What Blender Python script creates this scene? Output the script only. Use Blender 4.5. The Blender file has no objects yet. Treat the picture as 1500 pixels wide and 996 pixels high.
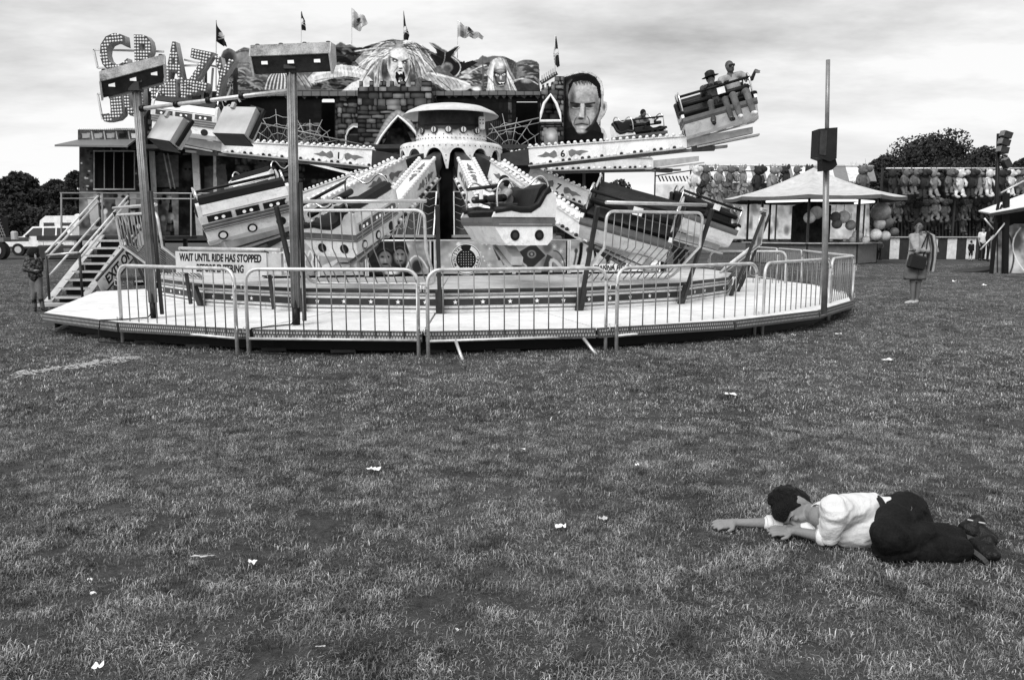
import bpy, math, random
import numpy as np
from mathutils import Vector, Matrix, noise as mnoise
random.seed(7); np.random.seed(7)
S = bpy.context.scene
COL = S.collection
R = math.radians; PI = math.pi

# ------------------------------------------------------------------ camera
EYE = 1.45; PITCH = R(7.71); FPX = 1166.7      # lens 28 mm on a 36 mm wide frame, 1500 px reference width
cd = bpy.data.cameras.new('camera'); cam = bpy.data.objects.new('camera', cd); COL.objects.link(cam)
cam.location = (0, 0, EYE); cam.rotation_euler = (PI/2 - PITCH, 0, 0)
cd.lens = 28; cd.sensor_width = 36; cd.clip_start = 0.05; cd.clip_end = 3000
S.camera = cam
# ------------------------------------------------------------------ colour management
S.view_settings.view_transform = 'Standard'
try: S.view_settings.look = 'None'
except Exception: pass
S.view_settings.exposure = 0.38; S.view_settings.gamma = 1.0
# ------------------------------------------------------------------ world: overcast monochrome sky
W = bpy.data.worlds.new('World'); S.world = W; W.use_nodes = True
nt = W.node_tree; nt.nodes.clear()
def wn(t, **k):
    n = nt.nodes.new(t)
    for a, b in k.items(): setattr(n, a, b)
    return n
SUN_EL, SUN_AZ = R(44), R(208)
sky = wn('ShaderNodeTexSky', sky_type='NISHITA'); sky.sun_disc = False; sky.sun_elevation = SUN_EL; sky.sun_rotation = SUN_AZ
bw = wn('ShaderNodeRGBToBW'); nt.links.new(sky.outputs[0], bw.inputs[0])
tc = wn('ShaderNodeTexCoord'); sep = wn('ShaderNodeSeparateXYZ'); nt.links.new(tc.outputs['Generated'], sep.inputs[0])
def wmath(op, a, b=None, clamp=False):
    n = wn('ShaderNodeMath', operation=op); n.use_clamp = clamp
    for i, x in enumerate((a, b)):
        if x is None: continue
        if isinstance(x, (int, float)): n.inputs[i].default_value = x
        else: nt.links.new(x, n.inputs[i])
    return n.outputs[0]
zz = wmath('MAXIMUM', sep.outputs[2], 0.0); den = wmath('ADD', zz, 0.16)
cx = wmath('DIVIDE', sep.outputs[0], den); cy = wmath('DIVIDE', sep.outputs[1], den)
comb = wn('ShaderNodeCombineXYZ'); nt.links.new(cx, comb.inputs[0]); nt.links.new(cy, comb.inputs[1])
mp = wn('ShaderNodeMapping'); mp.inputs['Scale'].default_value = (0.42, 0.62, 1); mp.inputs['Location'].default_value = (3.1, 1.4, 0)
nt.links.new(comb.outputs[0], mp.inputs[0])
nz = wn('ShaderNodeTexNoise'); nz.inputs['Scale'].default_value = 1.25; nz.inputs['Detail'].default_value = 7; nz.inputs['Roughness'].default_value = 0.6
nt.links.new(mp.outputs[0], nz.inputs['Vector'])
cr = wn('ShaderNodeValToRGB'); nt.links.new(nz.outputs['Fac'], cr.inputs[0])
cr.color_ramp.elements[0].position = 0.34; cr.color_ramp.elements[0].color = (0.34,)*3+(1,)
cr.color_ramp.elements[1].position = 0.56; cr.color_ramp.elements[1].color = (0.77,)*3+(1,)
# clouds fade to an even pale tone at the horizon
fade = wmath('MULTIPLY', zz, 5.0, True)
mixh = wn('ShaderNodeMix', data_type='RGBA'); nt.links.new(fade, mixh.inputs[0])
mixh.inputs[6].default_value = (0.78,)*3+(1,); nt.links.new(cr.outputs[0], mixh.inputs[7])
sc10 = wn('ShaderNodeMix', data_type='RGBA', blend_type='MULTIPLY'); sc10.inputs[0].default_value = 1
nt.links.new(mixh.outputs[2], sc10.inputs[6]); sc10.inputs[7].default_value = (10.0,)*3+(1,)
skm = wn('ShaderNodeMix', data_type='RGBA'); skm.inputs[0].default_value = 0.93
nt.links.new(bw.outputs[0], skm.inputs[6]); nt.links.new(sc10.outputs[2], skm.inputs[7])
bg = wn('ShaderNodeBackground'); bg.inputs['Strength'].default_value = 0.10
nt.links.new(skm.outputs[2], bg.inputs['Color'])
wo = wn('ShaderNodeOutputWorld'); nt.links.new(bg.outputs[0], wo.inputs[0])
# ------------------------------------------------------------------ sun (thin overcast)
sl = bpy.data.lights.new('sun', 'SUN'); sl.energy = 2.5; sl.angle = R(38); sl.color = (1, 1, 1)
sun = bpy.data.objects.new('sun', sl); COL.objects.link(sun)
sd = Vector((math.cos(SUN_EL)*math.sin(SUN_AZ), math.cos(SUN_EL)*math.cos(SUN_AZ), math.sin(SUN_EL)))
sun.rotation_euler = sd.to_track_quat('Z', 'Y').to_euler(); sun.location = (0, 0, 30)

# ------------------------------------------------------------------ helpers
def at(px, py, Y):
    "point of the place seen at (px,py) of the 1500 px photograph, Y metres in front of the photographer"
    u, v = px-750, 498-py
    a1 = FPX*math.cos(PITCH)+v*math.sin(PITCH); a2 = -FPX*math.sin(PITCH)+v*math.cos(PITCH)
    t = Y/a1
    return Vector((u*t, Y, EYE+a2*t))
def onz(px, py, z=0.0):
    u, v = px-750, 498-py
    a1 = FPX*math.cos(PITCH)+v*math.sin(PITCH); a2 = -FPX*math.sin(PITCH)+v*math.cos(PITCH)
    t = (z-EYE)/a2
    return Vector((u*t, a1*t, z))

MATS = {}
def M(name, v, rough=0.6, metal=0.0, var=0.18, scale=6.0, bump=0.0, bscale=60.0, spec=0.2, emit=0.0, two=None, attr=None, coord='Object'):
    if name in MATS: return MATS[name]
    m = bpy.data.materials.new(name); m.use_nodes = True; MATS[name] = m
    t = m.node_tree; b = t.nodes['Principled BSDF']; L = t.links.new
    b.inputs['Roughness'].default_value = rough; b.inputs['Metallic'].default_value = metal
    b.inputs['Specular IOR Level'].default_value = spec
    c = t.nodes.new('ShaderNodeTexCoord')
    n = t.nodes.new('ShaderNodeTexNoise'); n.inputs['Scale'].default_value = scale; n.inputs['Detail'].default_value = 6; n.inputs['Roughness'].default_value = 0.62
    L(c.outputs[coord], n.inputs['Vector'])
    n2 = t.nodes.new('ShaderNodeTexNoise'); n2.inputs['Scale'].default_value = scale*13; n2.inputs['Detail'].default_value = 3
    L(c.outputs[coord], n2.inputs['Vector'])
    ad = t.nodes.new('ShaderNodeMath'); ad.operation = 'MULTIPLY_ADD'; L(n2.outputs['Fac'], ad.inputs[0]); ad.inputs[1].default_value = 0.45; L(n.outputs['Fac'], ad.inputs[2])
    mr = t.nodes.new('ShaderNodeMapRange'); L(ad.outputs[0], mr.inputs[0])
    mr.inputs[1].default_value = 0.42; mr.inputs[2].default_value = 1.02
    mr.inputs[3].default_value = 1-var*1.5; mr.inputs[4].default_value = 1+var*0.7
    mul = t.nodes.new('ShaderNodeMix'); mul.data_type = 'RGBA'; mul.blend_type = 'MULTIPLY'; mul.inputs[0].default_value = 1
    if attr:
        a = t.nodes.new('ShaderNodeAttribute'); a.attribute_name = attr; L(a.outputs['Color'], mul.inputs[6])
    else: mul.inputs[6].default_value = (v, v, v, 1)
    L(mr.outputs[0], mul.inputs[7]); L(mul.outputs[2], b.inputs['Base Color'])
    rr = t.nodes.new('ShaderNodeMapRange'); L(n.outputs['Fac'], rr.inputs[0]); rr.inputs[3].default_value = max(0.02, rough-0.12); rr.inputs[4].default_value = min(1, rough+0.15); L(rr.outputs[0], b.inputs['Roughness'])
    if False: pass
    if bump:
        bn = t.nodes.new('ShaderNodeTexNoise'); bn.inputs['Scale'].default_value = bscale; bn.inputs['Detail'].default_value = 4; L(c.outputs[coord], bn.inputs['Vector'])
        bp = t.nodes.new('ShaderNodeBump'); bp.inputs['Strength'].default_value = bump; bp.inputs['Distance'].default_value = 0.02; L(bn.outputs['Fac'], bp.inputs['Height']); L(bp.outputs[0], b.inputs['Normal'])
    if emit:
        b.inputs['Emission Color'].default_value = (1, 1, 1, 1); b.inputs['Emission Strength'].default_value = emit
    return m
white = M('white_paint', 0.80, 0.4, var=0.2, scale=4)
white2 = M('weathered_white_paint', 0.70, 0.45, var=0.22, scale=4)
lgrey = M('light_grey_paint', 0.42, 0.5, var=0.2)
mgrey = M('mid_grey_paint', 0.17, 0.45, var=0.25)
dgrey = M('dark_grey_paint', 0.035, 0.45, var=0.3)
black = M('black_paint', 0.005, 0.5, var=0.3, spec=.25)
pad = M('black_vinyl_padding', 0.005, 0.5, var=0.3, bump=0.25, bscale=25, spec=.25)
rubber = M('black_rubber', 0.015, 0.8)
chrome = M('chrome', 0.75, 0.18, metal=1.0, var=0.1)
galv = M('galvanised_steel', 0.62, 0.42, metal=0.4, var=0.3, scale=9)
steel = M('dull_steel', 0.24, 0.4, metal=0.5, var=0.35, scale=9)
darksteel = M('dark_steel', 0.035, 0.45, metal=0.2, var=0.4, spec=.3)
alu = M('bright_aluminium', 0.62, 0.35, metal=0.6, var=0.2)
bulbm = M('white_lamp_cap', 0.78, 0.25, var=0.1)
bulbd = M('dark_lamp_cap', 0.02, 0.25, var=0.1)
glassd = M('dark_glazing', 0.01, 0.08, var=0.1, spec=0.8)
lampglow = M('lit_lamp', 0.6, 0.3, emit=0.3)
deckm = M('pale_deck_ply', 0.80, 0.7, var=0.16, scale=2.2, bump=0.15, bscale=120)
floorm = M('stage_floor_grey', 0.64, 0.6, var=0.25, scale=2.5, bump=0.1, bscale=90)
printm = M('painted_print', 0.5, 0.7, var=0.12, scale=9, attr='Col', spec=.08)
canvas = M('pale_tent_canvas', 0.52, 0.85, var=0.2, scale=3, bump=0.2, bscale=14)
canvasd = M('dark_tent_canvas', 0.12, 0.85, var=0.2, scale=3, bump=0.2, bscale=14)
cloth_w = M('white_cotton', 0.66, 0.85, var=0.10, scale=12, bump=0.7, bscale=18)
denim = M('dark_denim', 0.010, 0.85, var=.64, scale=9, bump=0.9, bscale=22, spec=.15)
cloth_m = M('mid_grey_cloth', 0.16, 0.9, var=0.35, scale=9, bump=0.5, bscale=30)
cloth_l = M('light_grey_cloth', 0.32, 0.9, var=0.3, scale=9, bump=0.5, bscale=30)
cloth_d = M('dark_cloth', 0.012, 0.9, var=0.35, scale=9, bump=0.5, bscale=30)
skin = M('skin', 0.21, 0.5, var=0.10, scale=10, bump=0.1, bscale=80)
skinl = M('pale_skin', 0.30, 0.5, var=0.12, scale=10)
skind = M('brown_skin', 0.10, 0.5, var=0.12, scale=10)  # even, darker brown tone for some of the figures
hairm = M('black_hair', 0.005, 0.6, var=0.5, scale=30, bump=1.0, bscale=160, spec=.25)
barkm = M('tree_bark', 0.05, 0.9, var=0.4, bump=0.5, bscale=8)
barkp = M('pale_bare_twigs', 0.16, 0.9, var=0.3)
paper = M('white_paper', 0.85, 0.7, var=0.06)

def stain(m, lo=.55, scale=1.1):
    t = m.node_tree; b = t.nodes['Principled BSDF']; L = t.links; src = b.inputs['Base Color'].links[0].from_socket
    c = t.nodes.new('ShaderNodeTexCoord'); n = t.nodes.new('ShaderNodeTexNoise'); n.inputs['Scale'].default_value = scale; n.inputs['Detail'].default_value = 9; n.inputs['Roughness'].default_value = .75; n.inputs['Distortion'].default_value = 1.2
    L.new(c.outputs['Object'], n.inputs['Vector']); r = t.nodes.new('ShaderNodeMapRange'); L.new(n.outputs['Fac'], r.inputs[0]); r.inputs[1].default_value = .52; r.inputs[2].default_value = .66; r.inputs[3].default_value = 1; r.inputs[4].default_value = lo
    x = t.nodes.new('ShaderNodeMix'); x.data_type = 'RGBA'; x.blend_type = 'MULTIPLY'; x.inputs[0].default_value = 1; L.new(src, x.inputs[6]); L.new(r.outputs[0], x.inputs[7]); L.new(x.outputs[2], b.inputs['Base Color'])
for _m, _l, _s in ((deckm, .80, 2.2), (floorm, .75, 2.0), (white, .72, 3.5), (white2, .6, 3.0), (lgrey, .65, 4), (mgrey, .6, 4)): stain(_m, _l, _s)

class MB:
    def __init__(s): s.v = []; s.f = []; s.sm = []
    def add(s, vs, fs, smooth=False):
        o = len(s.v); s.v.extend([tuple(x) for x in vs]); s.f.extend([tuple(i+o for i in f) for f in fs]); s.sm.extend([smooth]*len(fs)); return s
    def box(s, c, d, rot=None, bev=0.0):
        x, y, z = d[0]/2, d[1]/2, d[2]/2
        if bev <= 0:
            vs = [Vector((a*x, b*y, e*z)) for a in (-1, 1) for b in (-1, 1) for e in (-1, 1)]
            fs = [(0,1,3,2),(4,6,7,5),(0,4,5,1),(2,3,7,6),(0,2,6,4),(1,5,7,3)]
        else:   # chamfer on the vertical edges and a small top inset
            b = min(bev, x*.45, y*.45, z*.45)
            ring = [(-x+b,-y),(x-b,-y),(x,-y+b),(x,y-b),(x-b,y),(-x+b,y),(-x,y-b),(-x,-y+b)]
            k = lambda q, e: (q[0]*(x-b*e)/x, q[1]*(y-b*e)/y)
            vs = []
            for e, h in ((1,-z),(0,-z+b),(0,z-b),(1,z)):
                for q in ring:
                    a = k(q, e); vs.append(Vector((a[0], a[1], h)))
            fs = [tuple(range(7,-1,-1)), tuple(range(24,32))]
            for l in range(3):
                for i in range(8): j = (i+1)%8; fs.append((l*8+i, l*8+j, l*8+8+j, l*8+8+i))
        if rot is not None: vs = [rot @ v for v in vs]
        c = Vector(c); return s.add([v+c for v in vs], fs)
    def bar(s, p, q, w, h=None, up=(0,0,1)):
        p, q = Vector(p), Vector(q); d = (q-p); L = d.length; d.normalize(); h = h or w
        u = Vector(up)
        if abs(d.dot(u)) > 0.98: u = Vector((0,1,0))
        x = d.cross(u).normalized(); z = x.cross(d).normalized()
        vs = []
        for e in (p, q):
            for a, b in ((-1,-1),(1,-1),(1,1),(-1,1)): vs.append(e + x*(a*w/2) + z*(b*h/2))
        return s.add(vs, [(3,2,1,0),(4,5,6,7),(0,1,5,4),(1,2,6,5),(2,3,7,6),(3,0,4,7)])
    def tube(s, pts, r, n=8, closed=False, cap=True):
        pts = [Vector(p) for p in pts]; N = len(pts)
        rs = r if isinstance(r, (list, tuple)) else [r]*N
        tang = []
        for i in range(N):
            a = pts[(i-1)%N] if (closed or i > 0) else pts[i]; b = pts[(i+1)%N] if (closed or i < N-1) else pts[i]
            tang.append((b-a).normalized())
        u = Vector((0,0,1)) if abs(tang[0].z) < .9 else Vector((1,0,0))
        x = tang[0].cross(u).normalized(); vs = []
        for i in range(N):
            x = (x - tang[i]*x.dot(tang[i])).normalized(); y = tang[i].cross(x)
            for k in range(n):
                a = 2*PI*k/n; vs.append(pts[i] + (x*math.cos(a)+y*math.sin(a))*rs[i])
        fs = []
        for i in range(N if closed else N-1):
            j = (i+1) % N
            for k in range(n): l = (k+1) % n; fs.append((i*n+k, i*n+l, j*n+l, j*n+k))
        s.add(vs, fs, True)
        if cap and not closed:
            o = len(s.v)-N*n; s.f.append(tuple(o+k for k in range(n-1,-1,-1))); s.f.append(tuple(o+(N-1)*n+k for k in range(n))); s.sm += [False, False]
        return s
    def lathe(s, prof, c=(0,0,0), n=32, a0=0, a1=2*PI, smooth=True):
        full = abs(a1-a0-2*PI) < 1e-6; m = n if full else n+1; vs = []
        for (r, z) in prof:
            for k in range(m):
                a = a0+(a1-a0)*k/n; vs.append((c[0]+r*math.cos(a), c[1]+r*math.sin(a), c[2]+z))
        fs = []
        for i in range(len(prof)-1):
            for k in range(n):
                l = (k+1) % m if full else k+1
                fs.append((i*m+k, i*m+l, (i+1)*m+l, (i+1)*m+k))
        return s.add(vs, fs, smooth)
    def prism(s, poly, a, b, fn=None):
        "poly in 2-D, extruded from a to b; fn(u,v,w) -> 3-D point"
        fn = fn or (lambda u, v, w: (u, v, w)); n = len(poly)
        vs = [fn(u, v, a) for u, v in poly]+[fn(u, v, b) for u, v in poly]
        fs = [tuple(range(n-1,-1,-1)), tuple(range(n, 2*n))]+[(i, (i+1)%n, n+(i+1)%n, n+i) for i in range(n)]
        return s.add(vs, fs)
    def ball(s, c, r, n=10, m=6, rot=None):
        r = (r, r, r) if isinstance(r, (int, float)) else r
        vs = [Vector((0,0,-r[2]))]
        for i in range(1, m):
            t = -PI/2+PI*i/m
            for k in range(n): a = 2*PI*k/n; vs.append(Vector((r[0]*math.cos(t)*math.cos(a), r[1]*math.cos(t)*math.sin(a), r[2]*math.sin(t))))
        vs.append(Vector((0,0,r[2]))); e = len(vs)-1; fs = []
        for k in range(n): fs.append((0, 1+(k+1)%n, 1+k)); fs.append((e, 1+(m-2)*n+k, 1+(m-2)*n+(k+1)%n))
        for i in range(m-2):
            for k in range(n): l = (k+1)%n; fs.append((1+i*n+k, 1+i*n+l, 1+(i+1)*n+l, 1+(i+1)*n+k))
        if rot is not None: vs = [rot @ v for v in vs]
        c = Vector(c); return s.add([v+c for v in vs], fs, True)
    def disc(s, c, nrm, r, h=0.01, n=16):
        nrm = Vector(nrm).normalized(); return s.tube([Vector(c), Vector(c)+nrm*h], r, n)
    def mesh(s, name):
        me = bpy.data.meshes.new(name); me.from_pydata(s.v, [], s.f); me.polygons.foreach_set('use_smooth', s.sm); me.update(); return me
    def build(s, name, mat, parent=None, world=False, kind=None, label=None):
        if world and parent is not None:
            inv = WM[parent.name].inverted(); s.v = [tuple(inv @ Vector(v)) for v in s.v]
        if kind is None and parent is not None:
            gs = s.groups()
            if 1 < len(gs) <= 60:
                obs = [g.build1(name, mat, parent, None, label) for g in gs]; return obs[0]
        return s.build1(name, mat, parent, kind, label)
    def groups(s):
        "pieces that do not touch, each as a builder of its own"
        n = len(s.v)
        if n > 6000: return [s]
        par = list(range(n))
        def find(a):
            while par[a] != a: par[a] = par[par[a]]; a = par[a]
            return a
        for f in s.f:
            r = find(f[0])
            for i in f[1:]: par[find(i)] = r
        isl = {}
        for i in range(n): isl.setdefault(find(i), []).append(i)
        I = list(isl.values())
        if len(I) < 2 or len(I) > 400: return [s]
        V = np.array(s.v); B = [(V[i].min(0)-.012, V[i].max(0)+.012) for i in I]; g = list(range(len(I)))
        def fg(a):
            while g[a] != a: a = g[a]
            return a
        for a in range(len(I)):
            for b in range(a+1, len(I)):
                if fg(a) != fg(b) and (B[a][0] <= B[b][1]).all() and (B[b][0] <= B[a][1]).all(): g[fg(b)] = fg(a)
        cl = {}
        for a in range(len(I)): cl.setdefault(fg(a), []).extend(I[a])
        if len(cl) < 2: return [s]
        own = {}
        for k, (c, vi) in enumerate(cl.items()):
            for v in vi: own[v] = k
        out = [MB() for _ in cl]; mp_ = {}
        for k, vi in enumerate(cl.values()):
            for v in sorted(vi): mp_[v] = len(out[k].v); out[k].v.append(s.v[v])
        for f, sm in zip(s.f, s.sm): o = out[own[f[0]]]; o.f.append(tuple(mp_[i] for i in f)); o.sm.append(sm)
        return out
    def build1(s, name, mat, parent=None, kind=None, label=None):
        me = s.mesh(name); me.materials.append(mat)
        o = bpy.data.objects.new(name, me); COL.objects.link(o)
        if parent is not None: o.parent = parent; WM[o.name] = WM[parent.name].copy()
        else: WM[o.name] = Matrix.Identity(4)
        if kind: o['kind'] = kind
        if label: o['label'] = label
        return o
WM = {}
def tag(o, label=None, cat=None, group=None, kind=None):
    if label: o['label'] = label
    if cat: o['category'] = cat
    if group: o['group'] = group
    if kind: o['kind'] = kind
    return o
def thing(name, label, cat, loc=(0,0,0), rot=(0,0,0), group=None, mat=None):
    o = bpy.data.objects.new(name, None); COL.objects.link(o); o.empty_display_size = 0.2
    if mat is None:
        o.location = loc; o.rotation_euler = rot
        from mathutils import Euler
        mat = Matrix.Translation(loc) @ Euler(rot).to_matrix().to_4x4()
    else: o.matrix_world = mat
    WM[o.name] = mat.copy(); return tag(o, label, cat, group)
def inst(name, me, parent, loc=(0,0,0), rot=(0,0,0), scale=None, mat4=None):
    "another object of an existing mesh, as a part"
    o = bpy.data.objects.new(name, me); COL.objects.link(o); o.parent = parent
    if mat4 is not None: o.matrix_local = mat4
    else:
        o.location = loc; o.rotation_euler = rot
        if scale: o.scale = scale
    return o
def copy_tree(o, parent=None, mat=None):
    c = o.copy(); COL.objects.link(c); c.parent = parent
    if mat is not None: c.matrix_world = mat; WM[c.name] = mat.copy()
    for ch in list(o.children): copy_tree(ch, c)
    return c
def text_mesh(txt, size, depth=0.004, bold=0.0, shear=0.0, xs=1.0):
    cu = bpy.data.curves.new('lettering', 'FONT'); cu.body = txt; cu.size = size; cu.extrude = depth; cu.offset = bold*size; cu.shear = shear
    cu.align_x = 'CENTER'; cu.align_y = 'CENTER'; cu.resolution_u = 3
    o = bpy.data.objects.new('lettering', cu); me = bpy.data.meshes.new_from_object(o)
    n = len(me.vertices); a = np.empty(n*3); me.vertices.foreach_get('co', a); a = a.reshape(-1, 3)
    if n:
        a[:, 0] -= (a[:, 0].max()+a[:, 0].min())/2; a[:, 1] -= (a[:, 1].max()+a[:, 1].min())/2; a[:, 0] *= xs
        me.vertices.foreach_set('co', a.ravel())
    me.update(); bpy.data.objects.remove(o); bpy.data.curves.remove(cu); return me
def text(txt, size, mat, parent, frame, name='lettering', **k):
    "frame: 4x4 local to parent, letters lie in its XY plane facing +Z"
    me = text_mesh(txt, size, **k); me.materials.append(mat)
    return inst(name, me, parent, mat4=frame)
def smooth_pts(P, k=4):
    P = [Vector(p) for p in P]; out = []
    for i in range(len(P)-1):
        a, b, c, d = P[max(i-1,0)], P[i], P[i+1], P[min(i+2,len(P)-1)]
        for j in range(k):
            t = j/k; out.append(.5*((2*b)+(c-a)*t+(2*a-5*b+4*c-d)*t*t+(3*b-a-3*c+d)*t**3))
    return out+[P[-1]]
def frame(o, x, z):
    "matrix with origin o, X axis x, Z axis (facing) z"
    x = Vector(x).normalized(); z = Vector(z).normalized(); y = z.cross(x).normalized(); x = y.cross(z)
    m = Matrix((( x.x, y.x, z.x, o[0]), (x.y, y.y, z.y, o[1]), (x.z, y.z, z.z, o[2]), (0,0,0,1))); return m

# ------------------------------------------------------------------ painted print: a small raster stored as mesh colours
class Art:
    def __init__(s, x0, y0, x1, y1, res=1.0, v=0.3, alpha=1):
        s.x0, s.y0, s.res = x0, y0, res; s.w = int((x1-x0)*res); s.h = int((y1-y0)*res)
        s.V = np.full((s.h+1, s.w+1), float(v)); s.A = np.full((s.h+1, s.w+1), float(alpha))
        s.X, s.Y = np.meshgrid(x0+np.arange(s.w+1)/res, y0+np.arange(s.h+1)/res)
        s.hard = True
    def _bb(s, xa, ya, xb, yb, m=2):
        i0 = max(0, int((xa-m-s.x0)*s.res)); i1 = min(s.w+1, int((xb+m-s.x0)*s.res)+2)
        j0 = max(0, int((ya-m-s.y0)*s.res)); j1 = min(s.h+1, int((yb+m-s.y0)*s.res)+2)
        return slice(j0, max(j0, j1)), slice(i0, max(i0, i1))
    def inside(s, pts, X, Y):
        r = np.zeros(X.shape, bool); n = len(pts)
        for i in range(n):
            xa, ya = pts[i]; xb, yb = pts[(i+1) % n]
            if ya == yb: continue
            c = ((ya > Y) != (yb > Y)) & (X < (xb-xa)*(Y-ya)/(yb-ya)+xa); r ^= c
        return r
    def poly(s, pts, v, op=1.0, target='V'):
        xs = [p[0] for p in pts]; ys = [p[1] for p in pts]; sl = s._bb(min(xs), min(ys), max(xs), max(ys))
        k = s.inside(pts, s.X[sl], s.Y[sl]); T = getattr(s, target)[sl]; T[k] = T[k]*(1-op)+v*op; return s
    def ell(s, cx, cy, rx, ry, v, rot=0, soft=0.25, op=1.0):
        m = max(rx, ry)*1.3; sl = s._bb(cx-m, cy-m, cx+m, cy+m); c, d = math.cos(R(rot)), math.sin(R(rot))
        dx, dy = s.X[sl]-cx, s.Y[sl]-cy; q = np.hypot((dx*c+dy*d)/rx, (-dx*d+dy*c)/ry)
        w = np.clip((1+soft-q)/(2*soft+1e-6), 0, 1)*op; s.V[sl] = s.V[sl]*(1-w)+v*w; return s
    def line(s, pts, w, v, op=1.0, soft=0.6):
        for (xa, ya), (xb, yb) in zip(pts[:-1], pts[1:]):
            sl = s._bb(min(xa, xb)-w, min(ya, yb)-w, max(xa, xb)+w, max(ya, yb)+w)
            X, Y = s.X[sl], s.Y[sl]; L = (xb-xa)**2+(yb-ya)**2+1e-9
            t = np.clip(((X-xa)*(xb-xa)+(Y-ya)*(yb-ya))/L, 0, 1); d = np.hypot(X-xa-t*(xb-xa), Y-ya-t*(yb-ya))
            k = np.clip((w/2+soft-d)/(2*soft), 0, 1)*op; s.V[sl] = s.V[sl]*(1-k)+v*k
        return s
    def curve(s, p, c, q, w, v, op=1.0, n=7):
        pts = [((1-t)**2*p[0]+2*t*(1-t)*c[0]+t*t*q[0], (1-t)**2*p[1]+2*t*(1-t)*c[1]+t*t*q[1]) for t in [i/n for i in range(n+1)]]
        return s.line(pts, w, v, op)
    def noise(s, amp, scale, box=None, seed=0, sx=1.0):
        sl = s._bb(*box, m=0) if box else (slice(None), slice(None)); X, Y = s.X[sl], s.Y[sl]
        rng = np.random.RandomState(seed+11); g = np.zeros(X.shape)
        for o in range(3):
            k = scale/(2**o); G = rng.rand(64, 64)
            u = X/(k*sx); w = Y/k; iu, iw = np.floor(u).astype(int), np.floor(w).astype(int); fu, fw = u-iu, w-iw
            fu = fu*fu*(3-2*fu); fw = fw*fw*(3-2*fw)
            a = G[iw%64, iu%64]; b = G[iw%64, (iu+1)%64]; c = G[(iw+1)%64, iu%64]; d = G[(iw+1)%64, (iu+1)%64]
            g += ((a*(1-fu)+b*fu)*(1-fw)+(c*(1-fu)+d*fu)*fw-0.5)/(1.6**o)
        s.V[sl] *= np.clip(1+g*amp, 0.05, 3); return s
    def stones(s, x0, y0, x1, y1, rh=7, cw=11, v=0.16, joint=0.015, seed=1):
        rng = random.Random(seed); s.poly([(x0,y0),(x1,y0),(x1,y1),(x0,y1)], joint); y = y0
        while y < y1:
            h = rh*rng.uniform(.7, 1.35); x = x0-rng.uniform(0, cw)
            while x < x1:
                w = cw*rng.uniform(.45, 1.9); b = v*rng.uniform(.35, 1.8)
                xa, xb, ya, yb = max(x+.7, x0), min(x+w-.7, x1), max(y0, y+.6+rng.uniform(-1.3, 1.3)), min(y+h-.6+rng.uniform(-1.3, 1.3), y1)
                if xb-xa > 1.5 and yb-ya > 1.5:
                    k = rng.uniform(.5, 1.6)
                    P = [(xa+k, ya+rng.uniform(0,.8)), (xb-k, ya+rng.uniform(0,.8)), (xb, ya+k), (xb, yb-k), (xb-k, yb), (xa+k, yb-rng.uniform(0,.8)), (xa, yb-k), (xa, ya+k)]
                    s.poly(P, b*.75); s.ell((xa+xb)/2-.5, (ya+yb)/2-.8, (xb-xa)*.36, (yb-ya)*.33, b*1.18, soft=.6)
                x += w
            y += h
        return s
    def build(s, name, parent, place, thick=0.04, mat=None, label=None, world=True):
        "place(px,py) arrays -> world XYZ arrays"
        P = place(s.X, s.Y); h, w = s.V.shape
        cell = (s.A[:-1,:-1]+s.A[1:,:-1]+s.A[:-1,1:]+s.A[1:,1:])/4 > 0.5
        jj, ii = np.nonzero(cell); a = jj*w+ii
        F = np.stack([a, a+w, a+w+1, a+1], 1); used, inv = np.unique(F.ravel(), return_inverse=True)
        V = np.stack([p.ravel() for p in P], 1)[used]
        if world and parent is not None:
            m = np.array(WM[parent.name].inverted()); V = V@m[:3,:3].T+m[:3,3]
        F = inv.reshape(-1, 4); me = bpy.data.meshes.new(name); n, f = len(V), len(F)
        me.vertices.add(n); me.vertices.foreach_set('co', V.ravel()); me.loops.add(f*4); me.loops.foreach_set('vertex_index', F.ravel().astype(np.int32))
        me.polygons.add(f); me.polygons.foreach_set('loop_start', np.arange(f, dtype=np.int32)*4); me.polygons.foreach_set('loop_total', np.full(f, 4, dtype=np.int32))
        me.update(calc_edges=True); at_ = me.color_attributes.new('Col', 'FLOAT_COLOR', 'POINT')
        vv = s.V.ravel()[used]; c = np.clip((vv**1.45)*1.75 if s.hard else vv, 0.003, 0.85); C4 = np.ones((n, 4)); C4[:, :3] = c[:, None]; at_.data.foreach_set('color', C4.ravel())
        me.materials.append(mat or printm); o = bpy.data.objects.new(name, me); COL.objects.link(o)
        if parent is not None: o.parent = parent; WM[o.name] = WM[parent.name].copy()
        md = o.modifiers.new('thickness', 'SOLIDIFY'); md.thickness = thick; md.offset = -1
        if label: o['label'] = label
        return o
def plane_at(Y):
    "photo px -> world on the vertical plane at distance Y"
    def f(X, Yp):
        u, v = X-750, 498-Yp; a1 = FPX*math.cos(PITCH)+v*math.sin(PITCH); a2 = -FPX*math.sin(PITCH)+v*math.cos(PITCH); t = Y/a1
        return (u*t, np.full(X.shape, float(Y)), EYE+a2*t)
    return f
def plane_rect(o, ux, uz, x0, y0, s):
    "flat board: origin o is canvas (x0,y0); ux along +px, uz up; s metres per px"
    o, ux, uz = np.array(o), np.array(ux), np.array(uz)
    def f(X, Y):
        a = (X-x0)*s; b = -(Y-y0)*s
        return tuple(o[i]+ux[i]*a+uz[i]*b for i in range(3))
    return f
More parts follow.
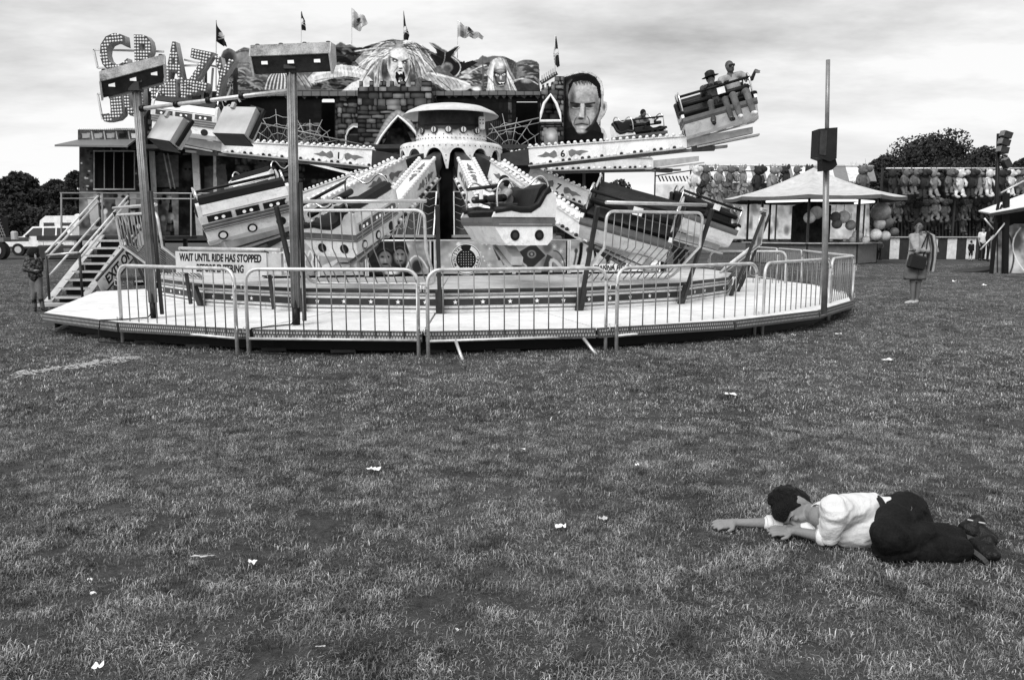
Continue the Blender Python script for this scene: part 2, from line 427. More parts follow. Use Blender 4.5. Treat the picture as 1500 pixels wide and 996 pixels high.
# ------------------------------------------------------------------ bodies: overlapping tapered shapes fused into one skin
def fuse(name, mat, parent, shapes, voxel=0.02, smooth=3, world=True, adapt=0.0):
    mb = MB()
    for sh in shapes:
        if sh[0] == 'c':
            _, p, q, r1, r2 = sh; p, q = Vector(p), Vector(q); d = q-p; L = max(d.length, 1e-4); k = 5; pts = []; rs = []
            dn = d/L
            for i in range(k):
                a = PI/2*(1-i/(k)); pts.append(p-dn*r1*math.sin(a)); rs.append(max(r1*math.cos(a), 1e-3))
            pts.append(p); rs.append(r1); pts.append(q); rs.append(r2)
            for i in range(1, k+1):
                a = PI/2*(i/(k)); pts.append(q+dn*r2*math.sin(a)); rs.append(max(r2*math.cos(a), 1e-3))
            mb.tube(pts, rs, 12)
        elif sh[0] == 'e':
            _, c, r = sh[:3]; mb.ball(c, r, 16, 10, sh[3] if len(sh) > 3 else None)
    if world and parent is not None:
        inv = WM[parent.name].inverted(); mb.v = [tuple(inv @ Vector(v)) for v in mb.v]
    me = mb.mesh(name); o = bpy.data.objects.new(name, me); COL.objects.link(o)
    md = o.modifiers.new('r', 'REMESH'); md.mode = 'VOXEL'; md.voxel_size = voxel; md.use_smooth_shade = True
    ms = o.modifiers.new('s', 'SMOOTH'); ms.factor = 0.5; ms.iterations = smooth
    dg = bpy.context.evaluated_depsgraph_get(); me2 = bpy.data.meshes.new_from_object(o.evaluated_get(dg)); o.modifiers.clear(); o.data = me2; bpy.data.meshes.remove(me)
    me2.name = name
    me2.materials.clear(); me2.materials.append(mat); me2.polygons.foreach_set('use_smooth', [True]*len(me2.polygons))
    if parent is not None: o.parent = parent; WM[o.name] = WM[parent.name].copy()
    else: WM[o.name] = Matrix.Identity(4)
    return o
# ================================================================== GROUND
CX, CY = -1.28, 17.2          # axis of the ride
def gz(x, y): return 0.018*mnoise.noise(Vector((x*.8, y*.8, 0)))+0.03*mnoise.noise(Vector((x*.17, y*.17, 3)))
gm = bpy.data.materials.new('worn_lawn'); gm.use_nodes = True; t = gm.node_tree; b = t.nodes['Principled BSDF']; L = t.links.new
def nn(tp, **k):
    n = t.nodes.new(tp)
    for a, v in k.items(): n.inputs[a].default_value = v
    return n
ge = t.nodes.new('ShaderNodeNewGeometry')
mpg = nn('ShaderNodeMapping'); L(ge.outputs['Position'], mpg.inputs[0])
n1 = nn('ShaderNodeTexNoise', Scale=0.45, Detail=6.0, Roughness=0.62); L(mpg.outputs[0], n1.inputs[0])
n2 = nn('ShaderNodeTexNoise', Scale=5.0, Detail=8.0, Roughness=0.75); L(mpg.outputs[0], n2.inputs[0])
n3 = nn('ShaderNodeTexNoise', Scale=42.0, Detail=6.0, Roughness=0.8); L(mpg.outputs[0], n3.inputs[0])
def mm(op, a, b_):
    n = t.nodes.new('ShaderNodeMath'); n.operation = op
    for i, x in enumerate((a, b_)):
        if isinstance(x, (int, float)): n.inputs[i].default_value = x
        else: L(x, n.inputs[i])
    return n.outputs[0]
sm = mm('ADD', mm('MULTIPLY', n1.outputs[0], 0.7), mm('ADD', mm('MULTIPLY', n2.outputs[0], 1.0), mm('MULTIPLY', n3.outputs[0], 0.9)))
rp = nn('ShaderNodeValToRGB'); L(mm('MULTIPLY', sm, 0.385), rp.inputs[0]); e = rp.color_ramp.elements
e[0].position = 0.38; e[0].color = (0.010,)*3+(1,); e[1].position = 0.63; e[1].color = (0.155,)*3+(1,)
L(rp.outputs[0], b.inputs['Base Color']); b.inputs['Roughness'].default_value = 0.95; b.inputs['Specular IOR Level'].default_value = 0.1
bpn = nn('ShaderNodeBump', Strength=0.8, Distance=0.05); L(mm('ADD', n2.outputs[0], n3.outputs[0]), bpn.inputs['Height']); L(bpn.outputs[0], b.inputs['Normal'])
def gridline(lo, hi, fine0, fine1, step, k=1.28):
    a = list(np.arange(fine0, fine1+1e-6, step)); d = step; x = fine1
    while x < hi: d *= k; x += d; a.append(min(x, hi))
    d = step; x = fine0
    while x > lo: d *= k; x -= d; a.insert(0, max(x, lo))
    return sorted(set(a))
gx = gridline(-900, 900, -14, 14, .35); gy = gridline(-60, 1600, 0, 26, .35)
mb = MB(); vs = []
for y in gy:
    for x in gx: vs.append((x, y, gz(x, y) if abs(x) < 30 and -5 < y < 60 else 0))
w = len(gx); fs = [(j*w+i, j*w+i+1, (j+1)*w+i+1, (j+1)*w+i) for j in range(len(gy)-1) for i in range(w-1)]
mb.add(vs, fs, True); ground = mb.build('ground', gm); tag(ground, kind='structure')

# ---- grass: tufts of real blades spread over the field in front of the ride
bm_ = bpy.data.materials.new('grass_blade'); bm_.use_nodes = True; t = bm_.node_tree; b = t.nodes['Principled BSDF']; L = t.links.new
at_ = t.nodes.new('ShaderNodeAttribute'); at_.attribute_name = 'Col'
ge = t.nodes.new('ShaderNodeNewGeometry'); n1 = nn('ShaderNodeTexNoise', Scale=0.9, Detail=6.0, Roughness=0.7); L(ge.outputs['Position'], n1.inputs[0])
n4 = nn('ShaderNodeTexNoise', Scale=5.5, Detail=5.0, Roughness=0.7); L(ge.outputs['Position'], n4.inputs[0])
mr = nn('ShaderNodeMapRange'); L(mm('ADD', mm('MULTIPLY', n1.outputs[0], .25), mm('MULTIPLY', n4.outputs[0], .75)), mr.inputs[0])
mr.inputs[1].default_value = 0.38; mr.inputs[2].default_value = 0.64; mr.inputs[3].default_value = 0.22; mr.inputs[4].default_value = 2.1
mx = t.nodes.new('ShaderNodeMix'); mx.data_type = 'RGBA'; mx.blend_type = 'MULTIPLY'; mx.inputs[0].default_value = 1
L(at_.outputs['Color'], mx.inputs[6]); L(mr.outputs[0], mx.inputs[7]); L(mx.outputs[2], b.inputs['Base Color'])
b.inputs['Roughness'].default_value = 0.55; b.inputs['Specular IOR Level'].default_value = 0.25
def tuft_mesh(seed, n, rad, hmin, hmax, wdt):
    rng = np.random.RandomState(seed); V = []; F = []; C = []
    dr = rng.rand()*2*PI
    for i in range(n):
        r = rad*math.sqrt(rng.rand()); a = rng.rand()*2*PI; x, y = r*math.cos(a), r*math.sin(a)
        h = rng.uniform(hmin, hmax); lean = rng.uniform(.55, 1.45); d = dr+rng.normal(0, 1.5); w = wdt*rng.uniform(.6, 1.3)
        if rng.rand() < .4: lean = rng.uniform(1.3, 1.52)
        dx, dy = math.cos(d), math.sin(d); px_, py_ = -dy*w/2, dx*w/2; o = len(V)
        l1 = h*.5; x1, y1, z1 = x+dx*l1*math.sin(lean*.6), y+dy*l1*math.sin(lean*.6), l1*math.cos(lean*.6)
        x2, y2, z2 = x1+dx*l1*math.sin(min(lean*1.35, 1.8)), y1+dy*l1*math.sin(min(lean*1.35, 1.8)), max(z1+l1*math.cos(min(lean*1.35, 1.8)), .004)
        V += [(x-px_, y-py_, -.006), (x+px_, y+py_, -.006), (x1+px_*.8, y1+py_*.8, z1), (x1-px_*.8, y1-py_*.8, z1), (x2, y2, z2)]
        F += [(o, o+1, o+2, o+3), (o+3, o+2, o+4)]
        q = rng.rand(); c = 0.05+0.09*rng.rand() if q < .48 else (0.17+0.13*rng.rand() if q < .93 else 0.34+0.15*rng.rand())
        C += [c*.6, c*.6, c, c, c*1.15]
    me = bpy.data.meshes.new('grass_tuft'); me.from_pydata(V, [], F); ca = me.color_attributes.new('Col', 'FLOAT_COLOR', 'POINT')
    A = np.ones((len(C), 4)); A[:, :3] = np.array(C)[:, None]; ca.data.foreach_set('color', A.ravel()); me.materials.append(bm_); return me
def grass_field(name, xs_of_y, y0, y1, dens_fn, step, tufts, seed):
    V = []; F = []; D = []
    ys = np.arange(y0, y1+1e-6, step)
    for j, y in enumerate(ys):
        h = xs_of_y(y); xs = np.arange(-h, h+step, step)
        for x in xs:
            o = len(V)
            V += [(x, y, gz(x, y)), (x+step, y, gz(x+step, y)), (x+step, y+step, gz(x+step, y+step)), (x, y+step, gz(x, y+step))]
            F.append((o, o+1, o+2, o+3)); D.append(dens_fn(x+step/2, y+step/2))
    me = bpy.data.meshes.new(name); me.from_pydata(V, [], F); a = me.attributes.new('dens', 'FLOAT', 'FACE'); a.data.foreach_set('value', D)
    me.materials.append(bm_)
    o = bpy.data.objects.new(name, me); COL.objects.link(o); tag(o, kind='stuff')
    ng = bpy.data.node_groups.new(name, 'GeometryNodeTree'); ng.interface.new_socket('Geometry', in_out='INPUT', socket_type='NodeSocketGeometry'); ng.interface.new_socket('Geometry', in_out='OUTPUT', socket_type='NodeSocketGeometry')
    N = ng.nodes.new; K = ng.links.new; gi = N('NodeGroupInput'); go = N('NodeGroupOutput')
    dp = N('GeometryNodeDistributePointsOnFaces'); K(gi.outputs[0], dp.inputs['Mesh']); dp.inputs['Seed'].default_value = seed
    na = N('GeometryNodeInputNamedAttribute'); na.data_type = 'FLOAT'; na.inputs['Name'].default_value = 'dens'; K(na.outputs[0], dp.inputs['Density'])
    jg = N('GeometryNodeGeometryToInstance')
    for tf in tufts:
        oi = N('GeometryNodeObjectInfo'); oi.inputs['Object'].default_value = tf; oi.inputs['As Instance'].default_value = False; oi.transform_space = 'ORIGINAL'
        g1 = N('GeometryNodeGeometryToInstance'); K(oi.outputs['Geometry'], g1.inputs[0])
        if tf is tufts[0]: join = N('GeometryNodeJoinGeometry')
        K(g1.outputs[0], join.inputs[0])
    ng.nodes.remove(jg)
    ip = N('GeometryNodeInstanceOnPoints'); K(dp.outputs['Points'], ip.inputs['Points']); K(join.outputs[0], ip.inputs['Instance']); ip.inputs['Pick Instance'].default_value = True
    rv = N('FunctionNodeRandomValue'); rv.data_type = 'INT'; rv.inputs['Min'].default_value = 0; rv.inputs['Max'].default_value = len(tufts)-1; rv.inputs['Seed'].default_value = seed
    K(rv.outputs[2], ip.inputs['Instance Index'])
    rr = N('FunctionNodeRandomValue'); rr.data_type = 'FLOAT_VECTOR'; rr.inputs[0].default_value = (-.12, -.12, 0); rr.inputs[1].default_value = (.12, .12, 2*PI); K(rr.outputs[0], ip.inputs['Rotation'])
    rs = N('FunctionNodeRandomValue'); rs.data_type = 'FLOAT'; rs.inputs[2].default_value = .55; rs.inputs[3].default_value = 1.35; rs.inputs['Seed'].default_value = 5; K(rs.outputs[1], ip.inputs['Scale'])
    jj = N('GeometryNodeJoinGeometry'); K(ip.outputs[0], jj.inputs[0]); K(jj.outputs[0], go.inputs[0])
    md = o.modifiers.new('scatter', 'NODES'); md.node_group = ng
    return o
near_t = []; 
field = None
def mk_tufts(parent_name, n, rad, h0, h1, w, k, y):
    out = []
    for i in range(k):
        me = tuft_mesh(i+int(y*10), n, rad, h0, h1, w); o = bpy.data.objects.new('grass_tuft', me); COL.objects.link(o)
        o.location = (-1.5+i*.6, y, gz(-1.5+i*.6, y)); out.append(o)
    return out
# where the sleeping boy lies (joints), so the grass is pressed down under him
hc = onz(1163, 746, .145)
nk = onz(1200, 757, .150)
sR = onz(1206, 778, .075); sL = onz(1220, 741, .235)
ch = onz(1234, 757, .135); wa = onz(1278, 759, .125); pv = onz(1318, 757, .135)
eL = onz(1213, 787, .075); wL = onz(1163, 777, .065); eR = onz(1137, 766, .062); wR = onz(1078, 765, .060)
hipL = onz(1324, 744, .185); hipR = onz(1322, 776, .08)
kL = onz(1300, 786, .135); kR = onz(1303, 801, .068); aL = onz(1396, 787, .075); aR = onz(1402, 806, .052)
def segd(x, y, a, b):
    ax_, ay_, bx_, by_ = a.x, a.y, b.x, b.y; L_ = (bx_-ax_)**2+(by_-ay_)**2+1e-9; t_ = max(0, min(1, ((x-ax_)*(bx_-ax_)+(y-ay_)*(by_-ay_))/L_)); return math.hypot(x-ax_-t_*(bx_-ax_), y-ay_-t_*(by_-ay_))
BSEG = ((hc, nk, .04), (sR, wa, .07), (wa, pv, .07), (hipR, kR, .07), (kR, aR, .06), (eL, wL, .03), (eL, wL, .03), (sR, eR, .03), (eR, wR, .03), (wR, onz(1035, 771, .03), .03), (wL, onz(1119, 778, .03), .03))
def dn_near(x, y):
    m = 0.75+0.5*max(0, 0.5+mnoise.noise(Vector((x*1.3, y*1.3, 9))))
    m *= 0.6+0.9*max(0, 0.5+mnoise.noise(Vector((x*4.3, y*4.3, 2))))
    if .7 < x < 2.5 and 2.9 < y < 4.2:
        d_ = min(segd(x, y, a, b)-r for a, b, r in BSEG); m *= max(.10, min(1, (d_+.02)/.06))
    return 112*m
def dn_mid(x, y):
    m = (0.75+0.5*max(0, 0.5+mnoise.noise(Vector((x*1.3, y*1.3, 9)))))*(.5+1.1*max(0, 0.5+mnoise.noise(Vector((x*3.1, y*2.6, 4)))))
    if math.hypot(x-CX, y-CY) < 7.7: return 0
    return 52*m*max(.18, 1-(y-6)/24)
nt_ = mk_tufts('n', 150, .10, .010, .036, .0024, 10, 3.1)
mt_ = mk_tufts('m', 100, .17, .010, .038, .0050, 8, 6.9)
f1 = grass_field('grass', lambda y: .68*y+.5, 2.2, 5.9, dn_near, .075, nt_, 1)
f2 = grass_field('grass', lambda y: .68*y+.6, 5.9, 36, dn_mid, .3, mt_, 2)
for o in nt_: o.parent = f1; o['kind'] = 'stuff'
for o in mt_: o.parent = f2; o['kind'] = 'stuff'

# ---- pale worn streak at the left
mb = MB(); rng = random.Random(4)
for k in range(260):
    u = rng.random(); c = onz(20+u*180+rng.gauss(0, 4), 551-u*26+rng.gauss(0, 2.2), 0); a = rng.random()*PI
    d = Vector((math.cos(a), math.sin(a), 0))*rng.uniform(.02, .06); n = Vector((-d.y, d.x, 0)).normalized()*.006
    z = Vector((0, 0, gz(c.x, c.y)+rng.uniform(.01, .028)))
    mb.add([c-d+z, c+n+z, c+d+z+Vector((0,0,.01)), c-n+z], [(0,1,2,3)])
tag(mb.build('straw', M('pale_straw', .42, .9)), kind='stuff')

# ---- litter
def scrap(px, py, wpx, kind=0, seed=0):
    rng = random.Random(seed+int(px)); c = onz(px, py+2, 0); w = wpx/FPX*c.y*1.02; c.z = gz(c.x, c.y)+.022
    n = 7; V = []; F = []
    a0 = rng.uniform(-.5, .5)
    for j in range(4):
        for i in range(n):
            u = i/(n-1)-.5; v = (j/3-.5)*rng.uniform(.8, 1.2)
            x = u*w*(1-.5*abs(v)*rng.random()); y = v*w*rng.uniform(.5, .8)
            z = .35*w*max(0, mnoise.noise(Vector((u*3+seed*3.1, v*3, px*.01))))+.012*rng.random()
            V.append((x*math.cos(a0)-y*math.sin(a0), x*math.sin(a0)+y*math.cos(a0), z))
    for j in range(3):
        for i in range(n-1): F.append((j*n+i, j*n+i+1, (j+1)*n+i+1, (j+1)*n+i))
    mb = MB(); mb.add(V, F, True); return mb, c
LIT = [(1300,528,17,'crumpled white paper on the grass in front of the woman with the shawl'),
 (1228,490,9,'small white scrap on the grass just in front of the right end of the barriers'),
 (1162,492,7,'tiny white scrap on the grass beside the foot of the right barriers'),
 (1070,580,17,'white paper scrap lying alone between the ride and the sleeping boy'),
 (548,692,21,'white torn paper on the grass left of the picture centre'),
 (821,780,17,'white curled paper some way left of the boy\'s outstretched hand'),
 (883,769,13,'dull pale scrap between the white curled paper and the boy\'s hand'),
 (370,830,14,'bright crumpled paper near the bottom left, right of a flat strip'),
 (296,820,30,'flat pale strip of card lying in the grass near the bottom left'),
 (137,878,11,'small white scrap in the grass low on the left'),
 (133,857,8,'very small pale scrap just above a small white scrap, low on the left'),
 (144,986,18,'crumpled white tissue at the bottom edge of the field on the left'),
 (766,662,8,'faint speck of paper in the middle of the field'),
 (670,935,6,'tiny upright white scrap near the bottom centre'),
 (470,958,13,'thin pale straw wrapper near the bottom, left of centre'),
 (495,536,9,'dull pale scrap on the grass just before the barriers left of centre'),
 (120,483,11,'white paper cup lid lying under the left corner of the ride deck'),
 (1400,412,9,'scrap of white paper on the far grass before the striped prize stall'),
 (1442,417,8,'white scrap on the far grass beside the small ride\'s ramp'),
 (933,688,6,'white speck of paper on the grass right of the picture centre')]
for i, (px, py, w, lab) in enumerate(LIT):
    mb, c = scrap(px, py, w, seed=i)
    o = mb.build('paper_scrap', paper if i not in (6,8,14,15) else M('dull_paper', .5, .8)); o.location = c
    if i in (8, 14): o.scale = (1.2, .3, .3); o.rotation_euler = (0, 0, .15)
    tag(o, lab, 'litter', 'paper litter on the grass')
# ================================================================== RIDE PLATFORM
def pol(r, deg, z=0.0): return Vector((CX+r*math.cos(R(deg)), CY+r*math.sin(R(deg)), z))
plat = thing('ride_platform', 'round pale ride platform with a star-striped inner step, behind the crowd barriers', 'platform', (CX, CY, 0))
RO, RI, ZD, ZS = 7.95, 5.85, 0.30, 0.62
checker = M('checker_plate', .10, .5, metal=.3, var=.35, scale=30, bump=0.6, bscale=90)
NP = 24; A0 = 271.8
for k in range(NP):
    a, b = A0+15*k, A0+15*(k+1); g = .12
    if 165 < (a+7.5) % 360 < 226: continue
    mb = MB(); q = [pol(RI-.3, a+g, 0), pol(RO, a+g, 0), pol(RO, b-g, 0), pol(RI-.3, b-g, 0)]
    mb.prism([(p.x, p.y) for p in q], ZD-.035, ZD); mb.build('deck_panel', deckm, plat, world=True)
    # edge channel below the deck panel: two rows of pressed lozenges
    p1, p2 = pol(RO+.02, a+g), pol(RO+.02, b-g); d = (p2-p1).normalized(); n = Vector((d.y, -d.x, 0))
    mb = MB(); mb.bar(p1+Vector((0,0,ZD-.06)), p2+Vector((0,0,ZD-.06)), .05, .12); ec = mb.build('edge_channel', checker, plat, world=True); mb = MB()
    L_ = (p2-p1).length; m = int(L_/.035)
    for i in range(m):
        for r_ in (0, 1):
            c = p1+d*(L_*(i+.5+.5*r_)/(m+.5))+n*.026+Vector((0,0,ZD-.03-.045*r_)); e = .013
            mb.add([c-d*e, c+Vector((0,0,-.02))+n*.004, c+d*e, c+Vector((0,0,.02))+n*.004], [(0,1,2,3)])
    mb.build('raised_lozenges', M('lozenge_metal', .42, .4, metal=.3, var=.3), ec, world=True, kind='stuff')
    mb = MB()
    for aa in (a+.8, (a+b)/2):
        for rr in (RO-.35,):
            c = pol(rr, aa, 0); mb.bar(c, c+Vector((0,0,ZD-.04)), .06); mb.box(c+Vector((0,0,.03)), (.3,.3,.04))
    mb.build('support_leg', darksteel, plat, world=True)
mb = MB(); mb.lathe([(RO-.25, .03), (RO-.25, ZD-.05)], (CX, CY, 0), 48, R(228), R(525)); mb.build('skirt', black, plat, world=True)  # added black wall inside the rim, standing in for the shadow below the deck
# straight-sided wing of the deck at the left end
wl = [pol(RO, 226.6), Vector((-8.12, 15.55, 0)), Vector((-7.45, 16.3, 0)), pol(RI-.3, 185), pol(RI-.3, 206), pol(RI-.3, 226.6)]
mb = MB(); mb.prism([(p.x, p.y) for p in wl[:1]+[wl[1], wl[4], wl[5]]][::-1], ZD-.035, ZD); mb.build('deck_panel', deckm, plat, world=True)
mb = MB(); mb.prism([(p.x, p.y) for p in (wl[1], wl[2], wl[3], wl[4])][::-1], ZD-.034, ZD+.001); mb.build('deck_panel', deckm, plat, world=True)
for zz_ in (.255, .215, .175):
    mb = MB(); mb.bar(wl[0]+Vector((0,0,zz_)), wl[1]+Vector((0,0,zz_)), .05, .03); mb.build('edge_rail', M('wing_edge', .3, .45, metal=.3), plat, world=True)
mb = MB(); mb.bar(wl[0]+Vector((.1,.1,.13)), wl[1]+Vector((.1,.1,.13)), .03, .12); mb.build('edge_shade_strip', black, plat, world=True)  # added black strip under the wing, painted in place of its shadow
# inner stage: floor sectors, riser, star band
SA = 20; S0 = 212.5
star2 = [(.5*math.sin(2*PI*i/10)*(1 if i % 2 == 0 else .42), .5*math.cos(2*PI*i/10)*(1 if i % 2 == 0 else .42)) for i in range(10)]
star_me = MB().prism(star2, 0, .004).mesh('star'); star_me.materials.append(white)
for k in range(18):
    a, b = S0+SA*k, S0+SA*(k+1)
    mb = MB(); q = [pol(0.6, a+.1), pol(RI, a+.1), pol(RI, b-.1), pol(.6, b-.1)]; mb.prism([(p.x, p.y) for p in q], ZS-.03, ZS); mb.build('floor_panel', floorm, plat, world=True)
    p1, p2 = pol(RI+.0, a+.1), pol(RI+.0, b-.1); d = (p2-p1).normalized(); n = Vector((d.y, -d.x, 0))
    up = Vector((0,0,1))
    mb = MB(); mb.bar(p1+n*.0+up*.45, p2+up*.45, .03, .29); rs = mb.build('riser', white2, plat, world=True)
    mb = MB(); mb.bar(p1+n*.02+up*.455, p2+n*.02+up*.455, .012, .095); mb.build('star_band', dgrey, rs, world=True)
    mb = MB(); mb.bar(p1+n*.02+up*.36, p2+n*.02+up*.36, .012, .012); mb.bar(p1+n*.02+up*.545, p2+n*.02+up*.545, .012, .010); mb.build('trim_line', dgrey, rs, world=True)
    mb = MB(); mb.tube([p1+n*.04+up*.615, p2+n*.04+up*.615], .028, 8); mb.build('rim_tube', darksteel, plat, world=True)
    if 190 < a < 352:
        for j in range(5):
            c = p1+d*((p2-p1).length*(j+.5)/5)+n*.029+up*.455
            M4 = WM[plat.name].inverted() @ frame(c, d, n) @ Matrix.Scale(.075, 4)
            M4 = WM[plat.name].inverted() @ frame(c, d, n); o = inst('star', star_me, rs, mat4=M4 @ Matrix.Scale(.075, 4))
# posts and bent fence panels on the stage rim
POST = {}
def lean(r0, deg, u):     # u = height above deck 0..1.45 along the leaning post
    return pol(r0+.50*max(0, u-.0)/1.45, deg, ZD+u)
post_angles = [197, 207.5, 232.5, 252.5, 272.5, 292.5, 312.5, 332.5, 343.5, 352.5]
for i, a in enumerate(post_angles):
    h = 1.50 if a != 232.5 else .55
    mb = MB(); mb.bar(lean(RI+.08, a, .0), lean(RI+.08, a, .33), .12, .06); mb.build('post_bracket', darksteel, plat, world=True)
    if h > 1:
        mb = MB(); mb.bar(lean(RI+.10, a, .1), lean(RI+.10, a, h), .055, .05); mb.build('fence_post', darksteel, plat, world=True)
def bent_panel(a, b, label, nb=12, w0=.12):
    c = pol(RI, (a+b)/2, 0); t_ = thing('guard_fence', label, 'safety fence', (c.x, c.y, ZS), group='bent tube fences on the ride stage')
    ea = R((a+b)/2); outw = Vector((math.cos(ea), math.sin(ea), 0)); side = Vector((-outw.y, outw.x, 0)); W_ = 2*RI*math.sin(R(abs(b-a))/2)*.93
    def pt(u, h):       # u -1..1 across, h 0..1 up the bent section
        hh = .09+h*1.03
        off = .50 if h >= .5 else .50-(.5-h)*2*.62
        if h > .5: off = .50+(h-.5)*.10
        return c+side*(u*W_/2)+outw*(off-.05)+Vector((0,0,ZS+hh))
    rr = .12; pts = []
    def corner(u0, h0, su, sh):
        res = []
        for i in range(5):
            al = PI/2*i/4; res.append((u0-su*rr*2/W_*(1-math.sin(al)), h0-sh*.11*(1-math.cos(al))))
        return res
    top = [pt(u, h) for u, h in corner(1, 1, 1, 1)][::-1]; tl = [pt(-u, h) for u, h in corner(1, 1, 1, 1)]
    br = [pt(u, h) for u, h in corner(1, 0, 1, -1)]; bl = [pt(-u, h) for u, h in corner(1, 0, 1, -1)][::-1]
    loop = [pt(1, .5)]+[pt(u, h) for u, h in corner(1, 1, 1, 1)][::-1]+[pt(-u, h) for u, h in corner(1, 1, 1, 1)]+[pt(-1, .5)]+[pt(-u, h) for u, h in corner(1, 0, 1, -1)][::-1]+[pt(u, h) for u, h in corner(1, 0, 1, -1)]
    mb = MB(); mb.tube(loop, .022, 8, closed=True); mb.build('tube_frame', galv, t_, world=True)
    mb = MB(); mb.tube([c+side*(W_/2*1.04)+outw*.52+Vector((0,0,ZS+1.24)), c-side*(W_/2*1.04)+outw*.52+Vector((0,0,ZS+1.24))], .026, 8); mb.build('top_rail', alu, t_, world=True)
    mb = MB(); mb.tube([pt(0, 1), pt(0, .5), pt(0, 0)], .0085, 6); inv = WM[t_.name].inverted(); mb.v = [tuple(inv @ Vector(v)) for v in mb.v]
    me = mb.mesh('fence_bar'); me.materials.append(steel)
    for i in range(nb):
        u = -1+2*(i+1)/(nb+1); inst('fence_bar', me, t_, loc=side*(u*W_/2))
    return t_
bent_panel(208, 232.5, 'bent tube safety fence on the ride behind the left lighting pole')
bent_panel(252.5, 272.5, 'bent tube safety fence just right of the thick lighting pole on the ride')
bent_panel(292.5, 312.5, 'bent tube safety fence right of the gap, below the arm marked 5')
bent_panel(332.5, 343.0, 'narrow bent tube safety fence near the right end of the ride stage', nb=9)
bent_panel(343.8, 353.5, 'narrow bent tube safety fence at the far right end of the ride stage', nb=9)
# low rail with the notice
c1, c2 = lean(RI+.1, 232.8, .90), lean(RI+.1, 251.8, .90)
nr = thing('notice_board', 'white notice reading WAIT UNTIL RIDE HAS STOPPED BEFORE ENTERING on a low ride rail', 'notice', (c1.x, c1.y, ZS))
mb = MB(); mb.tube([c1, c2], .028, 8); mb.build('rail', galv, nr, world=True)
d = (c2-c1).normalized(); n = Vector((d.y, -d.x, 0)).normalized()
for u in (.03, .86):
    p = c1+d*((c2-c1).length*u); mb = MB(); mb.bar(p, Vector((p.x, p.y, ZD+.05))-n*.1, .045); mb.build('leg', darksteel, nr, world=True)
Lr = (c2-c1).length; m0 = c1+d*Lr*.43+n*.035-Vector((0,0,.20))
mb = MB(); mb.box((0,0,0), (1.86,.32,.03), rot=frame((0,0,0), d, n).to_3x3()); mb.v = [tuple(Vector(v)+m0) for v in mb.v]; bd = mb.build('board', M('dull_board', .5, .6), nr, world=True)
iv = WM[nr.name].inverted()
for s_, y_, sz in (('WAIT UNTIL RIDE HAS STOPPED', .075, .155), ('BEFORE ENTERING', -.08, .155)):
    text(s_, sz, black, bd, iv @ frame(m0+n*.0175+Vector((0,0,y_)), d, n), depth=.002, bold=.03, shear=.12, xs=.74)
mb = MB(); mb.box((0,0,0), (.30,.30,.05), rot=frame((0,0,0), d, n).to_3x3()); q = c1+d*Lr*.93-Vector((0,0,.20)); mb.v = [tuple(Vector(v)+q) for v in mb.v]; mb.build('control_box', lgrey, nr, world=True)

# ================================================================== PAINTED BOARDS round the centre trailer
pb0, pb1 = Vector((-4.55, 14.35, ZS+.01)), Vector((3.25, 16.45, ZS+.01)); pd = (pb1-pb0).normalized(); pn = Vector((pd.y, -pd.x, 0))
trailer = thing('centre_trailer', 'low trailer under the ride hub, fronted by a row of painted boards', 'trailer', (CX, CY, ZS))
mb = MB(); mid = (pb0+pb1)/2-pn*1.0+Vector((0,0,.33)); mb.box((0,0,0), ((pb1-pb0).length-.1, 1.9, .62), rot=frame((0,0,0), pd, Vector((0,0,1))).to_3x3()); mb.v = [tuple(Vector(v)+mid) for v in mb.v]; mb.build('chassis', black, trailer, world=True)
mb = MB(); mb.tube([pb0+Vector((0,0,.66)), pb1+Vector((0,0,.66))], .02, 8); mb.build('top_trim', alu, trailer, world=True)
LT = (pb1-pb0).length
def board(u0, u1, paint, label):
    w = LT*(u1-u0)-.03; h = .62; s = .0125; A = Art(0, 0, w/s, h/s, 1.0, v=.35); paint(A, w/s, h/s)
    o = pb0+pd*(LT*u0)+Vector((0,0,.02+h))+pn*.02
    ob = A.build('painted_board', trailer, plane_rect(o, pd, (0,0,1), 0, 0, s), .02, label=label)
    mb = MB()
    for e in (u0, u1):
        p = pb0+pd*(LT*e)+pn*.02; mb.bar(p+Vector((0,0,.01)), p+Vector((0,0,.66)), .03, .03)
    mb.build('frame', white, ob, world=True); return ob, o, w
def sparkle(A, w, h, n, v=.75, seed=0):
    rng = random.Random(seed)
    for i in range(n):
        x, y = rng.uniform(1, w-1), rng.uniform(1, h-1); r = rng.uniform(.5, 1.3); A.ell(x, y, r, r, v, soft=.6)
        if rng.random() < .25:
            for k in range(4):
                a = PI/4*k; A.line([(x-4*math.cos(a), y-4*math.sin(a)), (x+4*math.cos(a), y+4*math.sin(a))], .5, v, .7)
def p_scrib(A, w, h):
    A.noise(.8, 14); rng = random.Random(2)
    for i in range(6):
        x = 6+i*w/6.5; A.curve((x, h*.4), (x+4, h*.1), (x+7, h*.45), 1.6, .75); A.curve((x+7, h*.45), (x+2, h*.7), (x+9, h*.75), 1.6, .7)
    A.line([(3, h*.86), (w-4, h*.82)], 1.2, .8); A.line([(5, h*.2), (w*.5, h*.15)], 1, .05)
